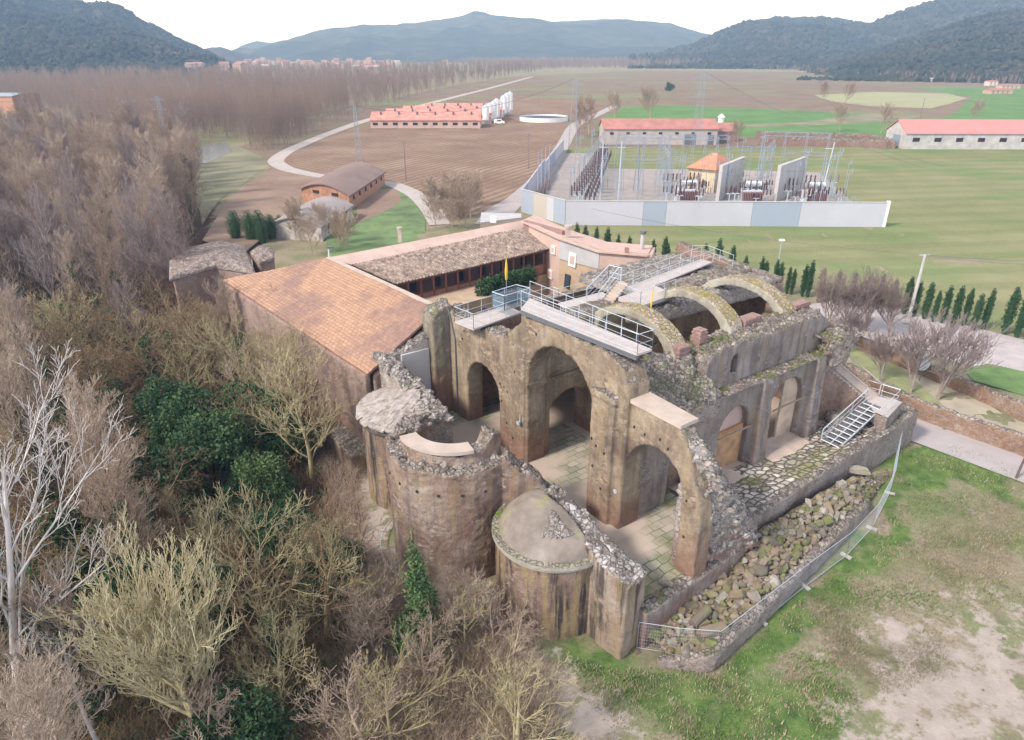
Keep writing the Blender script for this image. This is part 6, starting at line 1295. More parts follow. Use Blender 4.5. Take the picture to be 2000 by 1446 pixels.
def grow(seed, h, r, first=.25, nb=(14,6,5,4), spread=(.9,.75,.7,.7), lens=(.5,.5,.5,.45), upb=.25, wob=.12, rmin=.012, fork=0, trunk_lean=.05):
    rg = np.random.RandomState(seed); T, B = [], []
    def branch(p, d, L, r0, lvl):
        ns = (7 if lvl == 0 else 4 if lvl < 3 else 2); pts = [p]; rs_ = [r0]; q = p.copy(); dd = d.copy(); r1 = max(rmin, r0*(.25 if lvl == 0 else .35))
        for i in range(ns):
            dd = dd + rg.normal(0, wob*(.5 if lvl == 0 else 1), 3) + np.array([0,0,upb*(.12 if lvl else .3)]); dd /= np.linalg.norm(dd); q = q+dd*L/ns; pts.append(q.copy()); rs_.append(r0+(r1-r0)*(i+1)/ns)
        tgt = T if lvl == 0 else B
        for i in range(ns): tgt.append((*pts[i], *pts[i+1], rs_[i], rs_[i+1]))
        if lvl >= len(nb): return
        k = nb[lvl]
        for j in range(k):
            f = (first if lvl == 0 else .18) + (1-(first if lvl == 0 else .18))*((j+rg.rand())/k); f = min(.98, f); i = min(ns-1, int(f*ns)); u = f*ns-i; s = pts[i]*(1-u)+pts[i+1]*u; base = pts[i+1]-pts[i]; base /= np.linalg.norm(base)
            az = j*2.4+rg.rand()*1.2; a = np.cross(base, [0,0,1.]) if abs(base[2]) < .95 else np.array([1.,0,0]); a /= np.linalg.norm(a); b = np.cross(base, a); side = a*math.cos(az)+b*math.sin(az); sp = spread[lvl]*(.7+.6*rg.rand())
            nd = base*math.cos(sp)+side*math.sin(sp); nd[2] += upb; nd /= np.linalg.norm(nd)
            LL = L*lens[lvl]*(1-.55*f if lvl == 0 else 1-.3*f)*(.75+.5*rg.rand()); branch(s, nd, LL, max(rmin, rs_[i]*(.5 if lvl == 0 else .6)), lvl+1)
    d0 = np.array([rg.normal(0, trunk_lean), rg.normal(0, trunk_lean), 1.]); branch(np.zeros(3), d0/np.linalg.norm(d0), h, r, 0)
    for k in range(fork):
        a = rg.rand()*6.28; d0 = np.array([math.cos(a)*.35, math.sin(a)*.35, 1.]); branch(np.array([0,0,h*.12]), d0/np.linalg.norm(d0), h*.8, r*.7, 0)
    return T, B
def leaves_mesh(name, lumps, n, size, mat, seed, shell=.55, flat=0):
    """many small leaf quads spread through ellipsoid lumps (cx,cy,cz,rx,ry,rz)"""
    rg = np.random.RandomState(seed); lumps = np.array(lumps, float); w = lumps[:,3]*lumps[:,4]*lumps[:,5]; w = w/w.sum(); idx = rg.choice(len(lumps), n, p=w); L = lumps[idx]
    v = rg.normal(size=(n,3)); v /= np.linalg.norm(v, axis=1, keepdims=True); r = shell+(1-shell)*rg.rand(n,1)**.6; r *= 1+.18*rg.normal(size=(n,1))*.6; c = L[:,:3]+v*r*L[:,3:6]
    nrm = v*.6+rg.normal(size=(n,3))*.6; nrm /= np.linalg.norm(nrm, axis=1, keepdims=True); a = np.cross(nrm, rg.normal(size=(n,3))); a /= np.linalg.norm(a, axis=1, keepdims=True); b = np.cross(nrm, a)
    s = size*(.6+.8*rg.rand(n,1)); V = np.stack([c-a*s-b*s*.55, c+a*s-b*s*.55, c+a*s*.7+b*s*.55, c-a*s*.7+b*s*.55], 1).reshape(-1, 3); k = np.arange(n)[:,None]*4; Fc = k+np.array([[0,1,2,3]])
    me = bpy.data.meshes.new(name); me.vertices.add(len(V)); me.vertices.foreach_set('co', V.ravel()); me.loops.add(n*4); me.loops.foreach_set('vertex_index', Fc.ravel()); me.polygons.add(n); me.polygons.foreach_set('loop_start', np.arange(n)*4); me.update(calc_edges=True); me.materials.append(mat); return me
def proto(parts): return parts
def plant(kind, parts, loc, rz=0, sc=1.0, label='', cat='tree', group=None):
    o = thing(kind, label, cat, loc, group, rz); o.scale = (sc,)*3 if not isinstance(sc, tuple) else sc
    for nm, me in parts: c = bpy.data.objects.new(nm, me); col.objects.link(c); c.parent = o
    return o
def bare(seed, mat, ivy=0, **k):
    T, B = grow(seed, **k); P_ = [('trunk', segs_mesh('trunk', T, mat, 6)), ('branches', segs_mesh('branches', B, mat, 3))]
    if ivy:
        rg = random.Random(seed); h = k['h']; P_.append(('ivy', leaves_mesh('ivy', [(rg.uniform(-.3,.3), rg.uniform(-.3,.3), h*ivy*f, .55, .55, h*.08) for f in (.08,.2,.32,.45,.58,.7,.82,.92)], 1900, .07, M['l_dark'], seed)))
    return P_
K_tall = dict(h=12, r=.16, first=.12, nb=(30,9,6,3), spread=(.6,.55,.6,.6), lens=(.40,.5,.5,.5), upb=.32, wob=.11, rmin=.010)
K_round = dict(h=7.0, r=.17, first=.12, nb=(13,6,5,3), spread=(1.0,.75,.65,.65), lens=(.72,.55,.5,.5), upb=.30, wob=.15, rmin=.013)
K_tang = dict(h=8.5, r=.17, first=.15, nb=(12,6,4,3), spread=(1.15,.95,.9,.8), lens=(.6,.55,.5,.5), upb=.10, wob=.22, rmin=.013)
tall = [bare(s, M['b_pink'] if s != 104 else M['b_grey'], ivy={102:.6, 103:.8}.get(s, 0), **K_tall) for s in (101,102,103,104)]
rnd = [bare(s, M['b_yel'], **K_round) for s in (111,112,113)]
tang = [bare(s, M['b_brown'], ivy={122:.7, 123:.85}.get(s, 0), **K_tang) for s in (121,122,123)]
pinkr = [bare(s, M['b_pink'], **dict(K_round, h=5.5)) for s in (131,132)]
def bush(seed, mat, R_=1.8, h=3.0, n=9500, size=.052):
    rg = random.Random(seed); l = [(rg.uniform(-R_,R_)*.6, rg.uniform(-R_,R_)*.6, h*rg.uniform(.25,.85), R_*rg.uniform(.3,.55), R_*rg.uniform(.3,.55), R_*rg.uniform(.25,.45)) for _ in range(11)]
    T = [(0,0,0, a[0],a[1],a[2], .05, .02) for a in l]; return [('stems', segs_mesh('stems', T, M['b_brown'], 4)), ('foliage', leaves_mesh('foliage', l, n, size, mat, seed, .35))]
ever = [bush(s, M['l_dark']) for s in (201,202,203)]; midb = [bush(s, M['l_mid'], n=6500) for s in (211,212)]
rf = random.Random(77)
def inpoly(u, v, poly):
    c = False; n = len(poly)
    for i in range(n):
        (x0, y0), (x1, y1) = poly[i], poly[(i+1) % n]
        if (y0 > v) != (y1 > v) and u < (x1-x0)*(v-y0)/(y1-y0)+x0: c = not c
    return c
def pix(p):
    dep = p[1]*math.cos(PITCH)+(CAM_H-p[2])*math.sin(PITCH); up = p[1]*math.sin(PITCH)-(CAM_H-p[2])*math.cos(PITCH)
    return (1000+FPX*p[0]/dep, 723-FPX*up/dep) if dep > 1 else (-1e5, 1e5)
FOREST = [tuple(ground_at(u, v)[:2]) for u, v in ((-350,215),(0,232),(360,318),(395,400),(380,470),(330,560))] + [tuple(F(-9.5,43,0)[:2]), tuple(F(-11.5,30,0)[:2]), tuple(F(-14,23,0)[:2])] + [tuple(ground_at(u, v)[:2]) for u, v in ((650,1060),(650,1190),(760,1290),(900,1380),(1010,1500),(1000,1900),(-400,1900),(-700,1100))]
pts = []; xs = [p[0] for p in FOREST]; ys = [p[1] for p in FOREST]; tries = 0
while tries < 90000 and len(pts) < 420:
    tries += 1; y = 4+(rf.random()**1.5)*190; x = rf.uniform(min(xs), max(xs))
    if not inpoly(x, y, FOREST): continue
    u, v = pix((x, y, gzf(x, y)+5)); 
    if u < -120 or v < -50: continue
    s = 4.4-.04*y if y < 50 else 1.4+.020*y
    if any((x-a)**2+(y-b_)**2 < s*s for a, b_ in pts): continue
    pts.append((x, y))
TREELAB = {
 'tall': ('bare_poplar', 'tall upright bare tree with fine pinkish twigs in the riverside wood', 'tall bare trees of the riverside wood'),
 'round': ('bare_tree', 'rounded bare tree with pale yellow green twigs below the church', 'rounded yellowish bare trees below the church'),
 'tang': ('tangled_tree', 'tangled brown bare tree with spreading limbs in the thicket', 'tangled brown trees of the thicket'),
 'pinkr': ('bare_shrub', 'low bare shrub with pinkish grey twigs at the wood edge', 'pinkish bare shrubs at the wood edge'),
 'ever': ('evergreen_shrub', 'dense dark evergreen shrub among the bare trees', 'dark evergreen shrubs among the bare trees'),
 'mid': ('evergreen_shrub', 'loose mid green shrub among the bare trees', 'mid green shrubs among the bare trees')}
EVZ = [(290,1000),(300,780),(520,720),(650,740),(660,960),(600,1010)]
for x, y in pts:
    z = gzf(x, y); u, v = pix((x, y, z)); r_ = rf.random(); um, vm = pix((x, y, z+5))
    if v < 640: k = 'tall' if r_ < .8 else 'tang'
    elif inpoly(*pix((x, y, z+2.5)), EVZ): k = 'ever' if r_ < .75 else 'tang'
    elif um > 640: k = 'pinkr' if r_ < .6 else 'round'
    elif um > 300: k = 'round' if r_ < .5 else ('tang' if r_ < .75 else ('ever' if r_ < .87 else 'pinkr'))
    else: k = 'tang' if r_ < .42 else ('tall' if r_ < .66 else ('round' if r_ < .85 else 'ever'))
    if k in ('tall','tang') and v >= 640: sc = rf.uniform(.7, 1.0)
    elif k == 'tall': sc = rf.uniform(.85, 1.25)
    elif k == 'ever': sc = rf.uniform(1.3, 2.0)
    else: sc = rf.uniform(.7, 1.05)
    if y < 26: sc = min(sc, .75)
    # keep the view of the eaves and of the lane open
    a, b_ = toab((x, y)); 
    if -24 < a < -6 and 10 < b_ < 48: sc = min(sc, .95 if a < -9 else .8)
    if inpoly(*pix((x, y, z+3)), [(300,1140),(280,990),(600,1000),(640,1120)]) and k != 'ever': sc = min(sc, .6)
    if 690 < u < 1000 and v > 950 and inpoly(*pix((x, y, z+4)), [(690,900),(980,900),(980,1230),(700,1230)]): sc = min(sc, .55)
    L_ = {'tall': tall, 'round': rnd, 'tang': tang, 'pinkr': pinkr, 'ever': ever, 'mid': midb}[k]; nm, lab, grp = TREELAB[k]
    zn = 'far back near the river bend' if v < 345 else 'left of the stone outbuilding' if v < 560 and u > 150 else 'at the left picture edge' if u < 150 and v < 1000 else 'below the orange roofed wing' if um > 250 and v < 1000 else 'in the bottom left corner' if u < 420 else 'below the round apses'
    lab = lab.split(' in the ')[0].split(' below the ')[0].split(' at the ')[0].split(' among the ')[0]+' '+zn; grp = grp.split(' of the ')[0].split(' below')[0].split(' at the')[0].split(' among')[0]+' '+zn
    plant(nm, rf.choice(L_), (x, y, z-.1), rf.uniform(0, 6.28), sc, lab, 'shrub' if k in ('ever','mid','pinkr') else 'tree', grp)
# trees leaning over the eaves of the wing
for i, b_ in enumerate((20.5, 24, 27.5, 31, 35, 39, 43, 46)):
    p = F(-11.2-.9*math.sin(i*2.1), b_, 0); p.z = gzf(p.x, p.y)-.1; kd = ('round','tang','round','pinkr','round','tang','tall','tang')[i]
    plant(TREELAB[kd][0], {'tall': tall, 'round': rnd, 'tang': tang, 'pinkr': pinkr}[kd][i % 2], p, i*1.9, (1.15,1.1,1.2,1.3,1.15,1.1,.8,1.1)[i], 'bare tree growing against the long wall of the orange roofed wing', 'tree', 'bare trees against the wing wall')
for i, (u, v) in enumerate(((870,1245),(925,1240),(965,1265),(845,1290),(735,1240),(905,1205),(1000,1300),(760,1195))):
    p = ground_at(u, v); plant('bare_shrub', pinkr[i % 2], p, i*1.3, (.55,.6,.5,.6,.6,.45,.45,.5)[i], 'wispy pinkish shrub growing at the foot of the round apses', 'shrub', 'wispy shrubs at the foot of the apses')
# landmark plants
birch = bare(301, M['b_white'], h=15, r=.24, first=.30, nb=(12,6,5,4), spread=(.7,.6,.6,.6), lens=(.55,.5,.5,.5), upb=.3, wob=.10, rmin=.012, fork=1)
p = at(10, 1420, -4.2); plant('pale_birch', birch, p, 3.0, 1.0, 'pale barked multi branched tree cut by the left picture edge', 'tree')
p = at(80, 1500, -4.2); plant('pale_birch', birch, p, 1.2, 1.02, 'tall pale barked forked tree rising through the left edge', 'tree')
p = at(215, 1500, -4.2); plant('pale_birch', bare(305, M['b_white'], h=8, r=.13, first=.45, nb=(8,5,4,3), spread=(.8,.7,.6,.6), lens=(.5,.5,.5,.5), upb=.3, wob=.1, rmin=.012), p, 0, 1, 'slender young pale barked tree near the lower left corner', 'tree')
p = at(425, 1480, -4.4); plant('bare_tree', bare(311, M['b_yel'], h=10.5, r=.34, first=.28, nb=(26,9,6,5), spread=(.75,.6,.55,.55), lens=(.62,.55,.5,.45), upb=.42, wob=.10, rmin=.011), p, .4, .92, 'large bushy fan shaped bare tree with yellowish twigs and thick trunk at the bottom', 'tree')
for u, v, s, lab, sd_ in ((770,1480,.65,'spreading yellowish bare tree at the bottom centre with branches crossing the conifer',312),(640,1240,.8,'bare yellowish tree left of the pale lane',313),(905,1290,.45,'thin greyish bare tree in front of the central apse',314)):
    p = at(u, v, -3.6); plant('bare_tree', bare(sd_, M['b_yel'] if u != 880 else M['b_pink'], **dict(K_round, h=7.5)), p, .5, s, lab, 'tree')
con = []; rg = random.Random(5)
for k in range(26):
    z = .5+6.3*k/26; w = 1.25*(1-k/27)**.8*(.8+.4*rg.random()); a = rg.random()*6.28; con.append((math.cos(a)*w*.35, math.sin(a)*w*.35, z, w*.75, w*.75, .45))
p = at(822, 1285, -3.4); plant('young_conifer', [('trunk', segs_mesh('trunk', [(0,0,0,0,0,7.0,.12,.02)], M['b_brown'], 6)), ('foliage', leaves_mesh('foliage', con, 13000, .055, M['l_mid'], 9, .2))], p, 0, 1.22, 'narrow green conifer standing in front of the central apse', 'conifer')
for u, v, s, sz, lab in ((628,800,1.0,'ever','glossy green shrub at the corner of the orange roof'),(520,985,1.1,'mid','rounded pale green shrub above the fan shaped tree'),(565,1090,1.1,'ever','dark ivy clump right of the fan shaped tree'),(470,1500,1.2,'ever','dark shrub at the bottom left of centre'),(60,1240,1.3,'ever','green shrub behind the forked pale tree'),(390,900,1.6,'ever','large dark evergreen mass in the shade of the thicket'),(470,870,1.5,'ever','bright topped evergreen mass in the thicket'),(560,900,1.5,'ever','evergreen mass nearest the church wing'),(420,960,1.7,'ever','lowest of the dark evergreen masses in the thicket'),(340,860,1.4,'ever','leftmost dark evergreen mass in the thicket')):
    p = at(u, v, -3.6); plant('evergreen_shrub', (ever if sz == 'ever' else midb)[int(u) % 2], p, u, s*1.25, lab, 'shrub')
# cypresses
def cyp(seed, mat, h=4.2, r=.42, n=2600):
    rg = random.Random(seed); l = []
    for k in range(16): z = .35+(h-.5)*k/15; w = r*(.62+.38*min(1, k/4))*(1 if k < 11 else 1-((k-10)/6)**2*.85)*(1+.12*math.sin(k*2.3+seed)); l.append((rg.uniform(-.05,.05), rg.uniform(-.05,.05), z, w, w, h/22))
    core = MB(); core.tube((0,0,.1), (0,0,h*.5), r*.45, r*.6, 8); core.tube((0,0,h*.5), (0,0,h*.93), r*.6, .1, 8)
    lm = leaves_mesh('crown', l, n, .05, mat, seed, .5); bm = bmesh.new(); bm.from_mesh(lm); bm.from_mesh(core.mesh('c', mat)); bm.to_mesh(lm); bm.free()
    return [('trunk', segs_mesh('trunk', [(0,0,0,0,0,.7,.06,.06)], M['b_brown'], 6)), ('crown', lm)]
CY = [cyp(k, M['l_cyp']) for k in (401,402,403)]; CB = [cyp(k, M['l_dull'], 5.0, .5, 1800) for k in (411,412)]
rows = [(1125,464,446),(1141,470,450),(1163,472,453),(1184,479,455),(1205,484,466),(1226,489,470),(1250,500,474),(1272,522,476),(1295,528,472),(1301,534,485),(1322,530,483),(1345,520,490),(1372,512,486),(1397,520,478),(1424,528,490),(1450,535,508),(1482,545,510),(1490,550,517),(1510,557,515),(1519,560,520),(1536,572,528),(1545,578,532),(1566,582,525),(1576,584,518),(1765,614,550),(1783,620,558),(1804,624,560),(1821,630,575),(1839,632,567),(1859,640,568),(1880,638,572),(1899,647,582),(1919,645,573),(1960,654,572),(1984,660,582),(2003,664,600),(2030,672,600)]
for i, (u, v, vt) in enumerate(rows):
    if u < 1600: v = 534+(u-1301)*.172
    p = at(u, v, -2); dep = p.y*math.cos(PITCH)+28*math.sin(PITCH); h = (v-vt)*dep/FPX/math.cos(PITCH*1.0); plant('cypress', CY[i % 3], p, i, (h/4.2*(1.0+.12*math.sin(i*2.7)), h/4.2*(1.0+.12*math.sin(i*2.7)), h/4.2*1.08), 'narrow dark green cypress in the row along the green field', 'cypress', 'cypresses along the green field')
for i, (u, v, vt) in enumerate([(1598,592,524),(1630,590,530),(1660,590,532),(1685,598,545),(1712,604,535),(1738,606,545)]):
    p = at(u, v, -2); dep = p.y*math.cos(PITCH)+28*math.sin(PITCH); h = (v-vt)*dep/FPX/math.cos(PITCH); plant('dull_cypress', CB[i % 2], p, i, h/5.0, 'dull mauve brown cypress behind the cluster of bare trees', 'cypress', 'dull cypresses behind the bare trees')
DK = cyp(420, M['l_dark'], 5.2, 1.3, 7000)
for u, v, s in ((463,472,1.0),(492,474,1.0),(512,476,1.05),(532,470,.85),(549,455,.6)): plant('bushy_conifer', DK, at(u, v, -2.6), u, s, 'dense bushy dark green conifer in the clump behind the stone outbuilding', 'conifer', 'clump of bushy conifers')
# bare garden trees to the right
gt = [bare(s, M['b_grey'], h=4.8, r=.12, first=.25, nb=(10,6,5,4), spread=(.75,.6,.5,.5), lens=(.85,.6,.5,.5), upb=.3, wob=.1, rmin=.011, fork=2) for s in (501,502)]
for k, (u, v, s, lab) in enumerate(((1717,748,.75,'small bare garden tree nearest the church stair'),(1778,768,1.0,'bare garden tree beside the pale notice board'),(1832,782,1.15,'largest spreading bare garden tree on the path'),(1655,690,.8,'bare tree behind the far end of the church'),(1612,655,1.0,'leftmost mauve bare tree by the gravel lane'),(1648,655,.95,'second mauve bare tree by the gravel lane'),(1690,648,1.0,'third mauve bare tree by the gravel lane'),(1735,660,.9,'rightmost mauve bare tree of the lane group'))):
    plant('garden_tree', gt[k % 2], at(u, v, -2), k*1.3, s, lab, 'tree')
# bare shrubs beyond the wing and by the track
shr = [bare(s, M['b_pink'], h=3.6, r=.07, first=.08, nb=(14,7,5,3), spread=(.7,.6,.6,.6), lens=(.8,.55,.5,.5), upb=.35, wob=.12, rmin=.012) for s in (521,522)]
for k in range(26):
    u, v = (rf.uniform(840, 935), rf.uniform(400, 452)) if k < 16 else (rf.uniform(560, 700), rf.uniform(450, 500)); plant('bare_shrub', shr[k % 2], at(u, v, -2), k, rf.uniform(1.0, 1.9) if k < 16 else rf.uniform(.9, 1.3), 'bare brown shrub beside the curving track' if k < 16 else 'bare yellowish shrub behind the orange roof', 'shrub', 'shrubs by the track' if k < 16 else 'shrubs behind the orange roof')
for u, v, s, k_, lab in ((1308,178,2.3,'ever','isolated dark evergreen tree in the brown plain'),(1607,200,2.4,'b','leftmost bare tree in the pale fallow field'),(1650,204,2.6,'b','right bare tree in the pale fallow field'),(1640,258,2.2,'b','bare shrub behind the ruined walls'),(1720,262,2.2,'b','bare shrub left of the coral roofed barn'),(1440,290,1.8,'b','bare tree between the long barn and the ruined walls'),(1200,240,2.6,'b','wide bare bush in the green field'),(1270,238,3.0,'b','second wide bare bush in the green field'),(1150,262,2.8,'b','bare brush beside the left pylon'),(1135,270,2.4,'b','lower bare brush beside the left pylon'),(1900,240,2.0,'b','small bare tree on the field boundary')):
    plant('evergreen_tree' if k_ == 'ever' else 'bare_tree', ever[0] if k_ == 'ever' else shr[int(u) % 2], at(u, v, -2), u, s, lab, 'tree')
# ivy on the court wall
mb = None; iv = at(990, 562, 2.5); l = [tuple(at(942+8.6*k, 566-2.4*k, 5.0+.15*math.sin(k*1.7))-iv)+(.75,.5,1.15) for k in range(12)]
o = plant('climbing_ivy', [('leaves', leaves_mesh('leaves', l, 9000, .08, M['l_dark'], 77, .5))], iv, 0, 1, 'dark green ivy hedge growing on the wall below the gallery', 'ivy')
# ------------------------------------------------------------------ far woods, one mass
def wood(name, lab, area, n, hmin, hmax, mat, seed, per=46, z=-2, width=.09, keep=None):
    rg = np.random.RandomState(seed); poly = [tuple(at(u, v, z)[:2]) for u, v in area]; A = np.array(poly); S = []; m_ = 0; P_ = []
    us = [q[0] for q in area]; vs = [q[1] for q in area]
    while m_ < n:
        u = rg.uniform(min(us), max(us)); v = rg.uniform(min(vs), max(vs))
        if not inpoly(u, v, area): continue
        p = at(u, v, z); m_ += 1; h = rg.uniform(hmin, hmax); w = p.y/FPX*width*10
        for j in range(per):
            a = rg.rand()*6.28; f = rg.rand()**.7; r0 = .02+h*.05*f; z0 = h*(.1+.6*rg.rand()); e = h*(.10+.15*rg.rand()); sp = .5*rg.rand()
            x0, y0 = p.x+math.cos(a)*r0*1.6, p.y+math.sin(a)*r0*1.6; r_ = w*.16*(.5+rg.rand()); S.append((x0, y0, z+z0, x0+math.cos(a)*e*sp*1.6, y0+math.sin(a)*e*sp*1.6, z+min(h, z0+e*1.6), r_, r_*.3))
        S.append((p.x, p.y, z, p.x, p.y, z+h*.7, w*.35, w*.12))
    me = segs_mesh(name, S, mat, 3); return tag(link_mesh(name, me), lab, 'woodland', kind='stuff')
M['b_far'] = bark('far wood twigs', (.13,.095,.08), (.23,.165,.135), (.33,.25,.20), .02)
wood('riverside_wood', 'mass of bare riverside trees stretching away beside the track', [(300,300),(120,240),(0,215),(-120,200),(-120,150),(300,138),(620,130),(900,125),(1000,132),(1060,140),(1000,150),(905,168),(800,192),(705,222),(630,250),(560,290),(520,300),(440,270)], 4200, 11, 20, M['b_far'], 1, 30)
wood('river_plain_wood', 'thin distant line of bare trees across the plain', [(900,126),(1100,124),(1300,122),(1420,126),(1420,132),(1100,134),(1000,140)], 1500, 12, 22, M['b_far'], 2, 16, width=.11)
wood('foothill_scrub', 'scrub and trees along the foot of the right hills', [(1380,128),(1640,128),(1750,136),(1900,146),(2100,160),(2100,172),(1760,158),(1560,142)], 600, 5, 11, M['b_far'], 3, 24, width=.12)
wood('foothill_scrub', 'scrub and trees along the foot of the left hill', [(-150,165),(60,150),(300,146),(430,140),(420,180),(300,200),(100,200),(-150,215)], 500, 6, 12, M['b_far'], 4, 30)
S_ = []
def canopy(name, lab, rng_px, n, seed, dist, mat, size):
    """evergreen crowns joined over a hillside: small lumpy crowns standing on the slope"""
    rg = random.Random(seed); o = bpy.data.objects[name_h[rng_px]]; me = o.data; nv = len(me.vertices); V = []; Fc = []
    ico = bmesh.new(); bmesh.ops.create_icosphere(ico, subdivisions=1, radius=1); iv_ = [v.co.copy() for v in ico.verts]; if_ = [tuple(v.index for v in f.verts) for f in ico.faces]; ico.free()
    pol = me.polygons; npol = len(pol)
    for _ in range(n):
        f = pol[rg.randrange(npol)]; vs = [me.vertices[i].co for i in f.vertices]; a, b_ = rg.random(), rg.random(); p = vs[0].lerp(vs[1], a).lerp(vs[3].lerp(vs[2], a), b_)+o.location; s = size*rg.uniform(.6, 1.5); k = len(V)
        for v in iv_: V.append((p.x+v.x*s*rg.uniform(.8,1.2), p.y+v.y*s*rg.uniform(.8,1.2), p.z+s*.5+v.z*s*rg.uniform(.8,1.3)))
        Fc += [(x+k, y+k, z+k) for x, y, z in if_]
    m_ = bpy.data.meshes.new(name); m_.from_pydata(V, [], Fc); m_.materials.append(mat); tag(link_mesh(name, m_), lab, 'woodland', kind='stuff')
name_h = {'L': 'left_hill', 'R': 'right_hill', 'B': 'right_back_hill', 'F': 'right_front_hill'}
M['oak'] = hill_mat('hill evergreen oak', (.045,.055,.04), (.065,.075,.05), (.115,.105,.075), .012)
canopy('hill_trees', 'evergreen trees covering the left hill', 'L', 11000, 1, 0, M['oak'], 3.4); canopy('hill_trees', 'evergreen trees covering the nearest right hill', 'F', 9000, 2, 0, M['oak'], 3.0)
canopy('hill_trees', 'evergreen trees covering the middle right hill', 'R', 7000, 3, 0, M['oak'], 4.4); canopy('hill_trees', 'evergreen trees on the right skyline hill', 'B', 5000, 4, 0, M['oak'], 4.4)
# ------------------------------------------------------------------ brush and grass near the camera
def scatter_twigs(name, lab, poly_px, n, hmin, hmax, mat, seed, zfn=ground_at, lean=.5, r=.011, kind='stuff', cat='undergrowth'):
    rg = np.random.RandomState(seed); S = []; us = [q[0] for q in poly_px]; vs = [q[1] for q in poly_px]; m_ = 0
    while m_ < n:
        u = rg.uniform(min(us), max(us)); v = rg.uniform(min(vs), max(vs))
        if not inpoly(u, v, poly_px): continue
        m_ += 1; p = at(u, v, -3.5); z = gzf(p.x, p.y); 
        for j in range(7):
            a = rg.rand()*6.28; h = rg.uniform(hmin, hmax); q = np.array([p.x+rg.normal()*.25, p.y+rg.normal()*.25, z]); d = np.array([math.cos(a)*lean*rg.rand(), math.sin(a)*lean*rg.rand(), 1.])
            for s in range(3):
                e = q+d*h/3; S.append((*q, *e, r*(1-.25*s), r*(.75-.25*s))); q = e; d = d+np.array([rg.normal()*.25, rg.normal()*.25, -.15])
    return tag(link_mesh(name, segs_mesh(name, S, mat, 3)), lab, cat, kind=kind)
scatter_twigs('thicket_undergrowth', 'brown brambles and saplings filling the floor of the thicket', [(-50,1500),(-50,700),(300,620),(640,900),(700,1150),(1000,1330),(1060,1500)], 5200, .5, 1.8, M['b_brown'], 11, lean=.9)
scatter_twigs('thicket_undergrowth', 'pinkish grey brush at the edge of the pale lane', [(640,1500),(700,1180),(620,900),(700,930),(720,1080),(860,1180),(1010,1260),(1090,1380),(1060,1500)], 2600, .5, 1.6, M['b_pink'], 12, lean=.7)
rg = np.random.RandomState(4); l = []; 
while len(l) < 420:
    u, v = rg.uniform(-50, 760), rg.uniform(560, 1480)
    if inpoly(u, v, [(-50,1500),(-50,600),(300,560),(600,850),(680,1100),(760,1300),(860,1500)]): p = at(u, v, -3.8); l.append((p.x, p.y, gzf(p.x, p.y)+.25, rg.uniform(.3,1.2), rg.uniform(.3,1.2), rg.uniform(.2,.6)))
tag(link_mesh('ground_ivy', leaves_mesh('ground_ivy', l, 60000, .06, M['l_dark'], 6, .3)), 'dark ivy and low green plants on the floor of the thicket', 'ground cover', kind='stuff')
M['weed'] = bark('dry weeds', (.18,.16,.09), (.30,.26,.16), (.42,.37,.25))
scatter_twigs('dry_weeds', 'patches of dry brown weeds on the worn ground at the lower right', [(1560,1180),(1640,1190),(1680,1290),(1830,1280),(1850,1340),(1700,1380),(1620,1300)], 600, .08, .3, M['weed'], 21, lean=1.0, r=.008, cat='weeds')
scatter_twigs('dry_weeds', 'dry weeds on the slope right of the long stone heap', [(1800,1060),(1900,990),(1990,1010),(1960,1150),(1850,1180),(1780,1120)], 700, .06, .24, M['weed'], 22, lean=1.0, r=.008, cat='weeds')
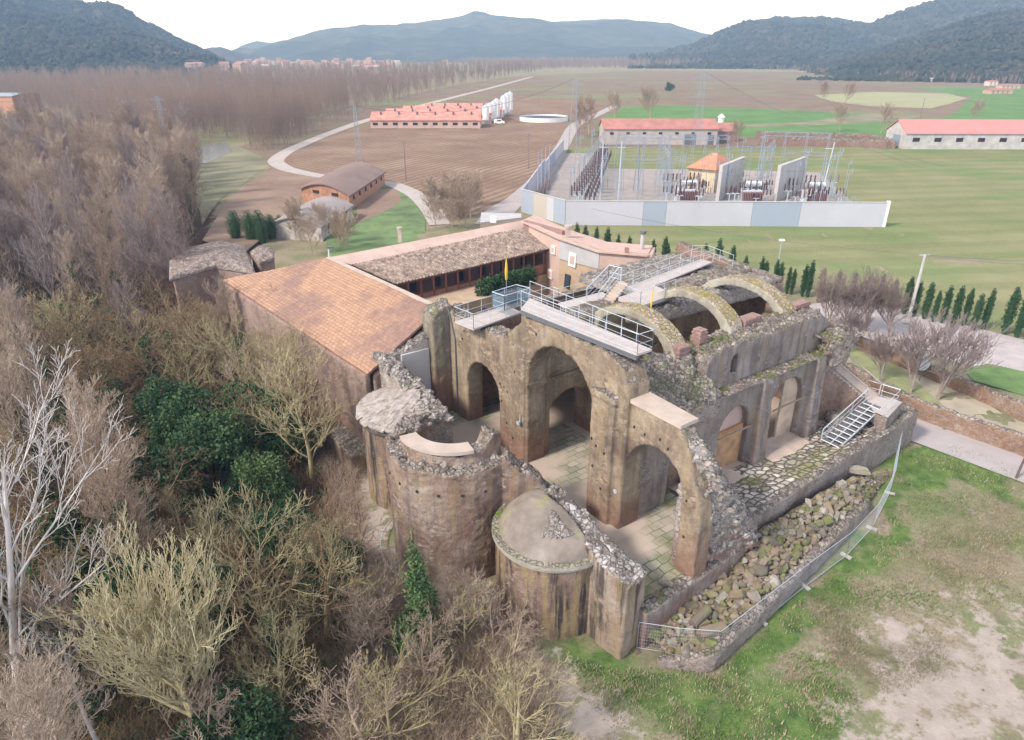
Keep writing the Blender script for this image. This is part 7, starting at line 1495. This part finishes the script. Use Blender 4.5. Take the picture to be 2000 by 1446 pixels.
def grass(name, lab, poly_px, n, h, c, seed):
    rg = np.random.RandomState(seed); us = [q[0] for q in poly_px]; vs = [q[1] for q in poly_px]; V = []; P_ = []
    u = rg.uniform(min(us), max(us), n*3); v = rg.uniform(min(vs), max(vs), n*3)
    P_ = [at(u[i], v[i], -2.6) for i in range(n*3) if inpoly(u[i], v[i], poly_px)]; X = np.array([p.x for p in P_]); Y = np.array([p.y for p in P_]); Zg = gz(X, Y); Mk = np.max([soft(X, Y, q_, 2.5) for q_ in g_bare[:2]], 0)
    for x, y, z, mk in zip(X, Y, Zg, Mk):
        if len(V) >= 3*n: break
        if noise.noise(Vector((x*.35, y*.35, seed)))*.6+.15 < rg.rand()*.5 or rg.rand() < mk*1.05: continue
        a = rg.rand()*6.28; w = .02+.02*rg.rand(); hh = h*(.5+rg.rand()); dx, dy = math.cos(a)*w, math.sin(a)*w; lx, ly = rg.normal()*hh*.4, rg.normal()*hh*.4
        V += [(x-dx, y-dy, z-.02), (x+dx, y+dy, z-.02), (x+lx, y+ly, z+hh)]
    me = bpy.data.meshes.new(name); me.from_pydata(V, [], [(3*i, 3*i+1, 3*i+2) for i in range(len(V)//3)]); me.materials.append(leafmat(name, *c)); tag(link_mesh(name, me), lab, 'grass', kind='stuff')
GP = [(1030,1250),(1200,1300),(1420,1290),(1720,1040),(1760,880),(1800,860),(2010,935),(2010,1446),(1020,1446)]
grass('short_grass', 'short green grass on the ground right of the church', GP, 42000, .13, ((.06,.12,.025),(.12,.20,.05),(.21,.28,.09)), 1)
grass('dry_grass', 'dry straw coloured grass on the ground right of the church', GP, 26000, .15, ((.20,.15,.09),(.33,.26,.17),(.46,.38,.27)), 2)
# ------------------------------------------------------------------ haze
hz = MB(); hz.box(-5600, 5600, -90, 5700, -9, 560); m = bpy.data.materials.new('haze'); m.use_nodes = True; nt = m.node_tree; nt.nodes.clear(); out_ = nt.nodes.new('ShaderNodeOutputMaterial'); vol = nt.nodes.new('ShaderNodeVolumePrincipled')
vol.inputs['Density'].default_value = .00030; vol.inputs['Color'].default_value = (.40,.64,1.0,1); vol.inputs['Absorption Color'].default_value = (1,1,1,1); vol.inputs['Anisotropy'].default_value = .0; nt.links.new(vol.outputs[0], out_.inputs['Volume'])
hz.build('haze', m, kind='stuff')
